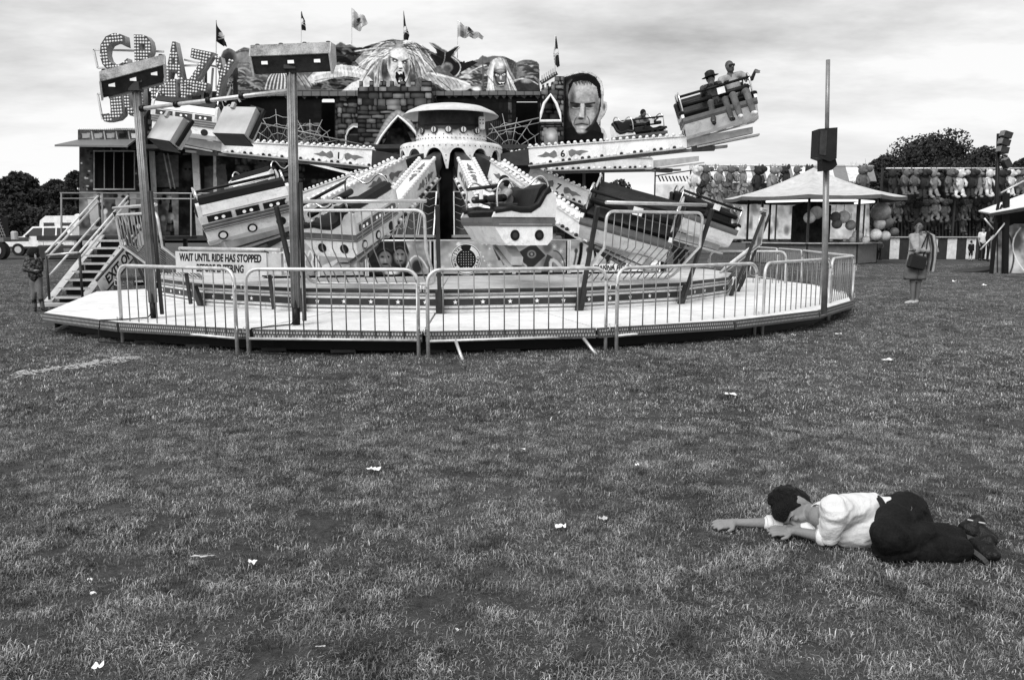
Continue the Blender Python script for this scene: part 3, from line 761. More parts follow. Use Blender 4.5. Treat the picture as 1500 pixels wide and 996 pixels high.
def p_deck(A, w, h):
    A.V[:] = .33; A.noise(.5, 22); A.poly([(w*.5,h),(w*.42,h*.35),(w*.6,h*.1),(w*.8,h*.2),(w*.85,h)], .5); A.ell(w*.58, h*.8, 13, 8, .12); A.ell(w*.58, h*.8, 10, 6, .4, soft=.1)
    for k in range(5): A.ell(w*.58, h*.8, 3+k*2, 2+k*1.2, .08 if k % 2 else .5, soft=.1, op=.6)
    A.line([(w*.1, h*.75), (w*.45, h*.55)], 6, .78); A.line([(w*.7, h*.7), (w*.95, h*.2)], 1, .06); A.ell(w*.85, h*.55, 6, 3, .7, soft=.2); A.ell(w*.85, h*.55, 4.5, 2, .33, soft=.1)
    A.poly([(0, h*.86), (w, h*.86), (w, h), (0, h)], .6, .5)
def p_faces(A, w, h):
    A.V[:] = .04; A.poly([(w*.62, 0), (w, 0), (w, h), (w*.8, h)], .35); A.noise(.7, 12)
    for (cx_, cy_, r) in ((w*.28, h*.5, 12), (w*.52, h*.42, 11)):
        A.ell(cx_, cy_, r*.8, r*1.15, .20, soft=.2); A.ell(cx_-r*.35, cy_-r*.2, r*.2, r*.13, .015); A.ell(cx_+r*.35, cy_-r*.2, r*.2, r*.13, .015)
        A.ell(cx_, cy_+r*.25, r*.12, r*.3, .32, soft=.5); A.ell(cx_, cy_+r*.7, r*.4, r*.12, .02); A.ell(cx_-r*.4, cy_+r*.2, r*.2, r*.25, .3, soft=.7)
        A.curve((cx_-r, cy_-r*.3), (cx_, cy_-r*1.8), (cx_+r, cy_-r*.3), 3, .03)
    A.ell(w*.78, h*.62, 13, 20, .3, soft=.2); A.curve((w*.62, h*.8), (w*.78, h*.05), (w*.97, h*.8), 2, .6); A.ell(w*.38, h*.9, 9, 5, .65, soft=.6); A.ell(w*.8, h*.75, 8, 10, .06, soft=.2)
def p_logo(A, w, h):
    A.V[:] = .36; A.noise(.5, 18); sparkle(A, w, h, 34, .85, 3)
def p_pass(A, w, h):
    A.V[:] = .30; A.noise(.5, 16); sparkle(A, w, h, 12, .8, 5)
    A.poly([(w*.04,h*.35),(w*.36,h*.04),(w*.6,h*.45),(w*.27,h*.95)], .07); A.line([(w*.04,h*.35),(w*.36,h*.04),(w*.6,h*.45),(w*.27,h*.95),(w*.04,h*.35)], .8, .4); A.ell(w*.32, h*.4, 7, 6, .3, soft=.15); A.ell(w*.32, h*.4, 5, 4, .08, soft=.15); A.ell(w*.32, h*.4, 2, 2, .35)
    A.ell(w*.13, h*.82, 9, 7, .5, soft=.1); A.ell(w*.13, h*.82, 6, 5, .12, soft=.1); A.poly([(w*.5,h),(w*.62,h*.4),(w*.72,h*.5),(w*.75,h)], .1)
    A.curve((w*.7, h), (w*.62, h*.2), (w*.95, h*.95), 5, .55); A.ell(w*.62, h*.2, 7, 8, .18, soft=.3); A.curve((w*.75,h*.3),(w*.9,h*.3),(w*.97,h*.8),1.5,.08)
def p_dance(A, w, h):
    A.V[:] = .42; A.noise(.6, 20); rng = random.Random(6)
    for i in range(13):
        x = w*(.06+.88*i/13)+rng.uniform(-2, 2); y = h*rng.uniform(.1, .35); A.curve((x, y), (x+rng.uniform(-7, 7), h*.5), (x+rng.uniform(-9, 9), h*.8), rng.uniform(3, 6), rng.choice([.02, .04, .5, .12])); A.ell(x, y, 3, 4, rng.choice([.03, .1]))
    A.poly([(0, h*.76), (w, h*.7), (w, h), (0, h)], .62)
W_T = white
board(.02, .125, p_scrib, None); board(.13, .235, p_deck, None); board(.24, .385, p_faces, None)
bl_, bo, bw_ = board(.395, .585, p_logo, None); board(.59, .725, p_pass, None); bdc, bo2, bw2 = board(.73, .97, p_dance, None)
# round logo on the fourth board
iv = WM[trailer.name].inverted(); lc = bo+pd*(bw_*.40)-Vector((0,0,.34))+pn*.01
F0 = frame(lc, pd, pn)
def ringm(r0, r1, h, n=40, a0=0, a1=2*PI):
    mb = MB(); P = [(r0, 0), (r1, 0), (r1, h), (r0, h), (r0, 0)]; mb.lathe(P, (0,0,0), n, a0, a1, False); return mb
def part_l(mb, name, mat, par, M4):
    me = mb.mesh(name); me.materials.append(mat); return inst(name, me, par, mat4=M4)
part_l(MB().disc((0,0,0), (0,0,1), .30, .004, 40), 'logo_disc', white, bl_, iv @ F0)
part_l(MB().disc((0,0,.004), (0,0,1), .285, .003, 40), 'logo_ring', black, bl_, iv @ F0)
part_l(ringm(.195, .272, .010, 40, R(-248), R(-112+180)), 'logo_band', white, bl_, iv @ F0)
for word, a0, sp, rr_ in (('MINISTRY', 205, -13.2, .233), ('SOUND', -52, 14.5, .233)):
    for i, chh in enumerate(word):
        aa = a0+sp*i if word == 'MINISTRY' else a0+sp*i
        Fm = F0 @ Matrix.Translation((rr_*math.cos(R(aa)), rr_*math.sin(R(aa)), .011)) @ Matrix.Rotation(R(aa-90) if word == 'MINISTRY' else R(aa+90), 4, 'Z')
        text(chh, .082, black, bl_, iv @ Fm, name='logo_letter', depth=.002, bold=.015)
mb = MB()
for i in range(-3, 4):
    for j in range(-3, 4):
        if i*i+j*j < 12: mb.disc((i*.048, j*.048, .007), (0,0,1), .008, .004, 6)
part_l(mb, 'logo_dots', white, bl_, iv @ F0)
text('LESANNA FIELD', .14, black, bdc, iv @ frame(bo2+pd*(bw2*.45)-Vector((0,0,.53))+pn*.01, pd, pn), depth=.002, bold=.02, shear=.2, xs=.85)

# ================================================================== LIGHTING POLES
def lamp_box(parent, c, xdir, L_, h=.34, dp=.30, lamps=3, tilt=.0):
    "box of lamps: pale slanted hood above, dark open underside facing the viewer"
    x = Vector(xdir).normalized(); up = Vector((0,0,1)); n = Vector((x.y, -x.x, 0)).normalized(); F = frame(c, x, up)
    loc = lambda u, v, w: Vector(c)+x*u-n*v*1.0+up*w     # v: away from viewer
    prof = [(-dp*.42, 0.02), (-dp*.62, .02-.0), (-dp*.5, h*.48), (-dp*.25, h), (dp*.4, h*.93), (dp*.5, .1), (dp*.2, -.12)]
    mb = MB(); fn = lambda u, v, w: loc(w, u, v)
    hood = [(-dp*.56, h*.45), (-dp*.36, h*.95), (dp*.4, h*.98), (dp*.5, .05), (dp*.46, .05), (dp*.36, h*.9), (-dp*.33, h*.88), (-dp*.52, h*.42)]
    mb.prism(hood, -L_/2, L_/2, fn); hd = mb.build('hood', M('airbrushed_hood', .34, .5, var=.75, scale=5), parent, world=True)
    full = [(-dp*.55, h*.45), (-dp*.36, h*.94), (dp*.4, h*.97), (dp*.49, .05), (-dp*.18, -.10)]
    for e in (-1, 1):
        mb = MB(); mb.prism(full, e*L_/2-.012, e*L_/2+.012, fn); mb.build('end_plate', M('airbrushed_end', .5, .5, var=.4), hd, world=True)
    mb = MB(); mb.prism([(-dp*.50, h*.44), (-dp*.15, -.07), (dp*.46, .06), (dp*.34, h*.85), (-dp*.3, h*.85)], -L_/2+.02, L_/2-.02, fn); mb.build('reflector', M('dark_reflector', .03, .4, var=.6), parent, world=True)
    face_n = Vector((0,0,0))
    for i in range(lamps):
        w_ = L_*(-.5+(i+.5)/lamps); p = loc(w_, -dp*.36, h*.22)
        mb = MB(); mb.box((0,0,0), (.075,.02,.06), rot=frame((0,0,0), x, up).to_3x3()); mb.v = [tuple(Vector(v)+p) for v in mb.v]; mb.build('lamp', lampglow, parent, world=True)
    mb = MB()
    for i in range(lamps+1): mb.ball(loc(L_*(-.45+.9*i/lamps), 0, h*.99), (.035,.035,.022), 8, 5)
    mb.build('knob', black, parent, world=True)
def pole(px, py, ytop, Yd, label, r=.045):
    f = onz(px, py, ZD); t_ = thing('lighting_pole', label, 'pole', (f.x, f.y, ZD)); top = at(ytop[0], ytop[1], f.y)
    return t_, f, top
p1, f1_, top1 = pole(226, 466, (200, 128), 0, 'left lighting pole with tilted lamp box on its T head, standing on the ride deck')
p2, f2_, top2 = pole(434, 476, (427, 96), 0, 'thick lighting pole in front of the ride with level lamp box on its T head')
p3, f3_, top3 = pole(1207, 460, (1213, 88), 0, 'tall bare pole at the right edge of the deck with a speaker hung on it')
for (t_, f, top, r) in ((p1, f1_, top1, .055), (p2, f2_, top2, .058), (p3, f3_, top3, .030)):
    u = (top-f)
    mb = MB()
    if r > .04:      # ribbed aluminium section: core and four fins
        mb.tube([f+u*.07, top], r*.8, 12)
        for k in range(6): a = PI/3*k+.3; o_ = Vector((math.cos(a), math.sin(a), 0))*r*.82; mb.tube([f+u*.07+o_, top+o_], r*.22, 6)
    else: mb.tube([f+u*.0, f+u*.66], .042, 10); mb.tube([f+u*.655, top], .028, 10)
    mb.build('shaft', M('ribbed_steel', .26, .35, metal=.3, var=.4), t_, world=True)
    mb = MB(); mb.tube([f, f+u*.075], r*.85, 10); mb.build('foot', black, t_, world=True)
    if r > .04:
        mb = MB(); mb.tube([f+u*.56+Vector((.075,.02,0)), f+Vector((.10,.02,.05))], .028, 8); mb.build('brace', darksteel, t_, world=True)
x1 = Vector((1, .35, .36)); x2 = Vector((1, -.08, .02))
for t_, top, x in ((p1, top1, x1), (p2, top2, x2)):
    x = x.normalized(); mb = MB(); mb.bar(top-x*.30, top+x*.30, .09, .06); mb.bar(top-x*.36+Vector((0,0,-.01)), top+x*.34+Vector((0,0,-.01)), .05, .08); mb.build('crossbar', steel, t_, world=True)
    mb = MB(); mb.box(top+Vector((0,-.02,0)), (.14,.14,.11)); mb.box(top+Vector((0,0,.08)), (.2,.12,.06)); mb.build('clamp', darksteel, t_, world=True)
lamp_box(p1, top1+Vector((-.02,-.02,.03)), x1, .80, .27, .24); lamp_box(p2, top2+Vector((.03,-.02,-.03)), x2, .96, .27, .24)
# speaker on the right pole
sc_ = at(1206, 214, f3_.y-.1); sp = thing('speaker', 'black speaker box strapped to the tall right pole', 'speaker', tuple(sc_))
mb = MB(); fn = lambda u, v, w: sc_+Vector((u, w, v)); mb.prism([(-.12,.21),(.13,.23),(.14,-.18),(.05,-.22),(-.12,-.16)], -.13, .13, fn); mb.build('cabinet', M('speaker_cabinet', .018, .6, var=.4), sp, world=True)
mb = MB(); mb.prism([(-.10,.19),(-.01,.19),(-.01,-.14),(-.10,-.13)], -.140, -.131, fn); mb.build('grille', M('speaker_grille', .05, .7, var=.5), sp, world=True)
mb = MB(); mb.prism([(-.04,-.19),(.14,-.17),(.17,-.26),(.10,-.33),(-.03,-.34)], -.09, .09, fn); mb.build('horn', black, sp, world=True)
mb = MB(); mb.bar(sc_+Vector((-.0,.13,.15)), sc_+Vector((.03,.22,.15)), .05); mb.build('bracket', darksteel, sp, world=True)
# horizontal rail between the two left poles with two big hanging lamp housings
ra = Vector((f1_.x, f1_.y-.05, 0)); ra.z = at(205, 160, ra.y).z; rb = Vector((f2_.x, f2_.y+.07, 0)); rb.z = at(425, 133, rb.y).z
rail = thing('overhead_rail', 'thin bright tube spanning the tops of the two left lighting poles', 'rail', tuple(ra))
mb = MB(); mb.tube([ra, rb], .026, 10); mb.build('tube', galv, rail, world=True)
mb = MB()
for u in (0.02, .26, .48, .70): p = ra.lerp(rb, u); mb.tube([p-(rb-ra).normalized()*.03, p+(rb-ra).normalized()*.03], .042, 10)
mb.build('clamp', black, rail, world=True)
def housing(cpx, cpy, w, h, label, roll, yaw):
    Yh = 10.75 if cpx < 300 else 10.5; c = at(cpx, cpy, Yh); t_ = thing('flood_lamp', label, 'lamp', rot=(0,0,0), mat=Matrix.Translation(c) @ Matrix.Rotation(yaw, 4, 'Z') @ Matrix.Rotation(-.55, 4, 'X') @ Matrix.Rotation(roll, 4, 'Y'))
    mb = MB(); f0 = [(-w/2,-h/2),(w/2,-h/2),(w/2,h/2),(-w/2,h/2)]; k = .78; D = .26
    vs = [(x, 0, z) for x, z in f0]+[(x*.97, D*.45, z*.97) for x, z in f0]+[(x*k, D, z*k) for x, z in f0]
    mb.add(vs, [(0,1,2,3),(0,4,5,1),(1,5,6,2),(2,6,7,3),(3,7,4,0),(4,8,9,5),(5,9,10,6),(6,10,11,7),(7,11,8,4),(8,11,10,9)]); mb.build('housing', M('lamp_housing_grey', .48, .6, var=.15), t_)
    mb = MB(); mb.box((0, .13, -h/2-.004), (w*.9, .24, .012)); mb.build('underside', black, t_)
    mb = MB(); mb.bar((w/2+.01, .12, -h*.45), (w/2+.03, .12, h*.62), .03, .05); mb.bar((w/2+.03, .12, h*.6), (w*.1, .12, h*.75), .03); mb.build('yoke', black, t_)
    mb = MB(); mb.box((-w*.18, -.02, h/2-.0), (.05,.04,.08)); mb.build('latch', lgrey, t_)
    return t_
housing(242, 187, .42, .38, 'square grey lamp housing hung from the overhead rail, nearer the left pole', .18, -.35)
housing(343, 176, .50, .42, 'larger square grey lamp housing hung from the overhead rail beside the thick pole', .08, -.30)
# cables at pole feet
for f, nm, dx in ((f1_, 'black cable hanging off the deck by the left lighting pole', -1), (f2_, 'black cable hanging off the deck by the thick lighting pole', -1)):
    mb = MB(); q = [f+Vector((.0,-.03,.35)), f+Vector((.04,-.08,.12)), f+Vector((-.03,-.12,.02)), f+Vector((-.22,-.33,.02))]
    dcen = Vector((f.x-CX, f.y-CY, 0)).normalized(); e = pol(RO+.05, math.degrees(math.atan2(dcen.y, dcen.x))-2.2, ZD+.012); q += [e, e+Vector((0,-.04,-.12)), e+Vector((.02,-.1,-.27)), e+Vector((.5,-.25,-.275))]
    mb.tube(q, .009, 6); o = mb.build('cable', rubber); tag(o, nm, 'cable')
# ================================================================== THE RIDE: hub, tower, arms
ride = thing('spinning_arm_ride', 'big white fairground ride with numbered bulb-edged arms spreading from a domed hub', 'fairground ride', (CX, CY, ZS))
def hub(mb): return mb
mb = MB(); mb.lathe([(0,4.09),(.40,4.075),(.70,4.02),(.92,3.92),(1.0,3.85),(.995,3.84),(.88,3.90),(.6,3.97),(0,4.0)], (CX,CY,0), 48); mb.build('hub_canopy', M('canopy_enamel', .62, .35, var=.2), ride, world=True)
mb = MB(); mb.lathe([(.68,3.98),(.70,3.60)], (CX,CY,0), 48); mb.build('hub_drum', M('smoked_drum', .02, .4, var=.8), ride, world=True)
mb = MB(); mb.lathe([(0,3.62),(.715,3.62),(.735,3.55),(.745,3.30),(.78,3.27),(1.03,3.25),(1.07,3.22),(1.075,3.18)], (CX,CY,0), 48)
hc = mb.build('hub_casing', M('sooty_white_enamel', .74, .35, var=.30, scale=4), ride, world=True)
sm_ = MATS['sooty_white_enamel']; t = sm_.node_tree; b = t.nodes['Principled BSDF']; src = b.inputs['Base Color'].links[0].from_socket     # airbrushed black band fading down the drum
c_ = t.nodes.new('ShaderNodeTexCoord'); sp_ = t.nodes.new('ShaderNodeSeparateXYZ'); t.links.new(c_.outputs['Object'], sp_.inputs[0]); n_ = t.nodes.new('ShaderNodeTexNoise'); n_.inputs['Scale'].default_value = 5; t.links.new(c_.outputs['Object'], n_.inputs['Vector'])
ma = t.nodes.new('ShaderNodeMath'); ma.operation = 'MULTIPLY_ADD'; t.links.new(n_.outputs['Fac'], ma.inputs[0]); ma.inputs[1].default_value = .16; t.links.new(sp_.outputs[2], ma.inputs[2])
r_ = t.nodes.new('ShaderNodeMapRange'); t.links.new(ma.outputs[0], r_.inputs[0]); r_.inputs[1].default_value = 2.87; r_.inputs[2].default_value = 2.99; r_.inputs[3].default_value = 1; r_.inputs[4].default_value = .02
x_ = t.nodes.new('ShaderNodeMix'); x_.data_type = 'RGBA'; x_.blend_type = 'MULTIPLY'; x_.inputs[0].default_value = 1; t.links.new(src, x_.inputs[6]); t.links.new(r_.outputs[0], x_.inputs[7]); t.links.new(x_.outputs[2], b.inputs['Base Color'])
# arched skirt
NA = 14; sub = 12; n = NA*sub; ro, ri = 1.075, 1.03; vs = []
for i in range(n):
    a = 2*PI*(i)/n+R(268.5); u = (i % sub)/sub; x = abs(u-.5)*2         # x=0 centre of arch
    zb = (2.70 if (i//sub) % 3 == 0 or ((i+sub//2)//sub) % 3 == 0 else 2.84) if x > .72 else 2.92+.19*math.sqrt(max(0, 1-(x/.72)**2))
    for r_, z_ in ((ro, 3.18), (ro, zb), (ri, zb), (ri, 3.18)): vs.append((CX+r_*math.cos(a), CY+r_*math.sin(a), z_))
fs = []
for i in range(n):
    j = (i+1) % n
    for k in range(3): fs.append((i*4+k, j*4+k, j*4+k+1, i*4+k+1))
mb = MB(); mb.add(vs, fs); mb.build('arched_skirt', white, ride, world=True)
mb = MB()
for i in range(NA*4):
    a = 2*PI*i/(NA*4)+R(268.5)
    for z_ in (3.155,) + ((2.86, 2.96) if i % 4 in (0,) else ()):
        mb.box(Vector((CX+(ro+.003)*math.cos(a), CY+(ro+.003)*math.sin(a), z_)), (.018,.018,.018))
    mb.box(Vector((CX+.75*math.cos(a), CY+.75*math.sin(a), 3.34+.0*i)), (.016,.016,.016))
    if i % 2: mb.box(Vector((CX+.75*math.cos(a), CY+.75*math.sin(a), 3.41)), (.016,.016,.016))
mb.build('rivets', dgrey, ride, world=True, kind='stuff')
for a in (222, 247, 270, 293, 318):
    c = Vector((CX+.74*math.cos(R(a)), CY+.74*math.sin(R(a)), 3.50)); nrm = Vector((math.cos(R(a)), math.sin(R(a)), 0))
    mb = MB(); mb.disc(c-nrm*.05, nrm, .075, .075, 20); lp = mb.build('round_lamp', darksteel, ride, world=True)
    mb = MB(); mb.disc(c+nrm*.026, nrm, .055, .012, 20); mb.build('lens', chrome, lp, world=True)
    mb = MB(); mb.bar(c+nrm*.045-Vector((0,0,.05)), c+nrm*.045+Vector((0,0,.05)), .012); mb.build('lens_bar', black, lp, world=True)
c = Vector((CX+.66, CY-.42, 3.66)); mb = MB(); mb.box(c, (.13,.10,.26), bev=.02); bx = mb.build('junction_box', white2, ride, world=True)
for i in range(4):
    mb = MB(); mb.disc(c+Vector((-.03+.06*(i%2), -.05, .06-.07*(i//2))), (0,-1,0), .014, .01, 8); mb.build('hole', black, bx, world=True)
# tower
mb = MB(); mb.lathe([(.95,3.1),(.5,2.8),(.40,2.6),(.40,.62)], (CX,CY,0), 24); mb.build('tower', M('oily_black_column', .015, .35, var=.7), ride, world=True)
mb = MB()
for k in range(8):
    a = PI/4*k+.2; q = Vector((CX+.46*math.cos(a), CY+.46*math.sin(a), 0)); mb.tube([q+Vector((0,0,.7)), q+Vector((0,0,2.85))], .035, 8)
mb.build('tower_ram', steel, ride, world=True)
mb = MB(); mb.lathe([(1.5,.62),(1.45,.95),(1.1,1.05),(.4,1.1)], (CX,CY,0), 32); mb.build('tower_base', black, ride, world=True)
chev = M('mirror_black', .02, .12, spec=.8)
for k, a in enumerate((213, 231, 249, 284, 306, 335, 10, 60, 110, 160)):
    nrm = Vector((math.cos(R(a)), math.sin(R(a)), 0)); s_ = Vector((-nrm.y, nrm.x, 0)); top = pol(.98, a, 2.25); bot = pol(1.22, a, 1.38)
    up = (top-bot); h_ = up.length; up.normalize(); nn_ = s_.cross(up).normalized()
    if nn_.dot(nrm) < 0: nn_ = -nn_
    mb = MB(); w1, w2 = .13, .17
    f = [top-s_*w1, top+s_*w1, bot+s_*w2, bot-s_*w2]; bk = [p-nn_*.14 for p in f]
    mb.add(f+bk, [(0,1,2,3),(7,6,5,4),(0,4,5,1),(1,5,6,2),(2,6,7,3),(3,7,4,0)]); bx = mb.build('mirror_box', chev, ride, world=True)
    mb = MB(); g = [p+nn_*.006 for p in f]
    for i in range(4): mb.bar(g[i], g[(i+1)%4], .025, .025)
    mb.build('box_frame', alu, bx, world=True)
    mb = MB(); mb.bar(bot-s_*.22+nn_*.02-up*.02, bot+s_*.22+nn_*.02-up*.02, .12, .05); mb.build('box_foot', alu, bx, world=True)
    for i in range(5):
        p = bot+up*(h_*(.14+.17*i))+nn_*.004; w_ = .12; mb = MB()
        mb.bar(p-s_*w_+up*.05, p, .008, .018, up=nn_); mb.bar(p, p+s_*w_+up*.05, .008, .018, up=nn_); mb.build('chevron', lgrey, bx, world=True)
# arms ------------------------------------------------------------
def arm_frame(az, el):
    return Matrix.Translation(pol(.92, az, 2.93)) @ Matrix.Rotation(R(az), 4, 'Z') @ Matrix.Rotation(-R(el), 4, 'Y')
XR, XM, XE = .75, 3.95, 5.25
def ah(x): return .36-(x-XR)/(XM-XR)*.13          # girder height
bm1 = MB(); bm2 = MB()
for side in (-1, 1):
    for row in (0, 1):
        m = 24
        for i in range(m):
            x = XR+.04+(XM-.16-XR)*i/(m-1); z = ah(x)*.5+.045 if row == 0 else -ah(x)*.5+.03
            y = side*(.150 if row == 0 else .190)
            (bm2 if (row == 1 and (i*7+3) % 11 < 6) else bm1).ball((x, y, z), (.037,.037,.034), 8, 5)
me_b1 = bm1.mesh('bulb_row'); me_b1.materials.append(bulbm); me_b2 = bm2.mesh('bulb_row'); me_b2.materials.append(bulbd)
flame = [(-1,0),(-.75,.10),(-.62,.30),(-.45,.12),(-.25,.36),(-.16,.16),(-.14,-.16),(-.3,-.30),(-.5,-.12),(-.7,-.16)]
flame2 = [(-x, -y) for x, y in flame]
def arm(az, el, num):
    Mx = arm_frame(az, el); iv = WM[ride.name].inverted() @ Mx
    def P(mb, name, mat, par=None, kind=None):
        mb.v = [tuple(iv @ Vector(v)) for v in mb.v]; return mb.build(name, mat, par or ride, kind=kind)
    h0, h1 = ah(XR), ah(XM); w = .145
    mb = MB(); V = []
    for x, h in ((XR, h0), (XM, h1)): V += [(x,-w,-h/2),(x,w,-h/2),(x,w*.95,h/2),(x,-w*.95,h/2)]
    mb.add(V, [(3,2,1,0),(4,5,6,7),(0,1,5,4),(1,2,6,5),(2,3,7,6),(3,0,4,7)]); g = P(mb, 'arm', white)
    mb = MB(); V = [(-.15,-.09,-.10),(-.15,.09,-.10),(-.15,.09,.10),(-.15,-.09,.10)]+[(XR+.0,-w+.012,-h0/2+.01),(XR,w-.012,-h0/2+.01),(XR,w-.012,h0/2-.01),(XR,-w+.012,h0/2-.01)]
    mb.add(V, [(3,2,1,0),(4,5,6,7),(0,1,5,4),(1,2,6,5),(2,3,7,6),(3,0,4,7)]); P(mb, 'arm_root', dgrey, g)
    mb = MB(); V = []
    for x, h, ww, zz_ in ((XM+.003,.17,.10,0),(XE,.12,.08,.14)): V += [(x,-ww,-h/2-.02+zz_),(x,ww,-h/2-.02+zz_),(x,ww,h/2-.02+zz_),(x,-ww,h/2-.02+zz_)]
    mb.add(V, [(3,2,1,0),(4,5,6,7),(0,1,5,4),(1,2,6,5),(2,3,7,6),(3,0,4,7)]); P(mb, 'arm_extension', M('arm_extension_paint', .5, .4, var=.25), g)
    for side in (-1, 1):
        mb = MB(); mb.bar((XR-.02, side*.180, -h0/2-.005), (XM-.05, side*.180, -h1/2-.005), .075, .025); P(mb, 'lamp_ledge', lgrey, g)
        mb = MB(); mb.bar((XR-.02, side*.142, h0/2+.008), (XM-.05, side*.142, h1/2+.008), .05, .022); P(mb, 'lamp_ledge', white2, g)
    mb = MB(); mb.bar((XR, 0, -h0/2-.035), (XE-.5, 0, -h1/2-.03), .16, .05); P(mb, 'under_rail', mgrey, g)
    inst('bulb_row', me_b1, g, mat4=iv)['kind'] = 'stuff'; inst('bulb_row', me_b2, g, mat4=iv)['kind'] = 'stuff'
    mb = MB(); mb.bar((XM+.1, 0, -.14), (XM+.55, 0, -.16), .20, .09); P(mb, 'knuckle', darksteel, g)
    mb = MB(); mb.bar((XE-1.1, 0, -.11), (XE+.12, 0, .02), .26, .035); P(mb, 'foot_plate', lgrey, g)
    if num:
        slope = math.atan2(.10, XM-XR)
        for fr, sg in (((lambda u, v, w_: (1.45+u, -(w*.98)-.004-w_, v)), -1), ((lambda u, v, w_: (1.45-u, (w*.98)+.004+w_, v)), 1), ((lambda u, v, w_: (1.45+u, v*.75, ah(1.45+u)/2+.004+w_)), 0)):
            for fl in (flame, flame2):
                mb = MB(); mb.prism([(x*.48+(-.05 if fl is flame else .05), y*.24) for x, y in fl], 0, .004, fr); P(mb, 'flame_motif', mgrey, g)
            mb = MB(); mb.prism([(.10*math.cos(2*PI*i/20), .10*math.sin(2*PI*i/20)) for i in range(20)], 0.001, .006, fr); P(mb, 'number_disc', white, g)
        Ft = frame((1.45, -w*.98-.011, 0), (1,0,0), (0,-1,0)); Fb = frame((1.45, w*.98+.011, 0), (-1,0,0), (0,1,0)); Fu = frame((1.45, 0, ah(1.45)/2+.011), (1,0,0), (0,0,1))
        th = az % 360
        if th > 270 or th < 90: pass
        else: Fu = frame((1.45, 0, ah(1.45)/2+.011), (-1,0,0), (0,0,1))
        for F_ in (Ft, Fb, Fu): text(str(num), .19, black, g, iv @ F_, name='number', depth=.002, bold=.03)
    return Mx
ARMS = [(178, 4.5, 1), (238, -20, 2), (258.5, -22, 3), (283.5, -22.5, 4), (306, -23, 5), (352, 4.5, 6), (5, -21.5, 7), (22, 1.5, 0), (36, 6.0, 0), (150, -12, 0)]
AF = [arm(*a) for a in ARMS]

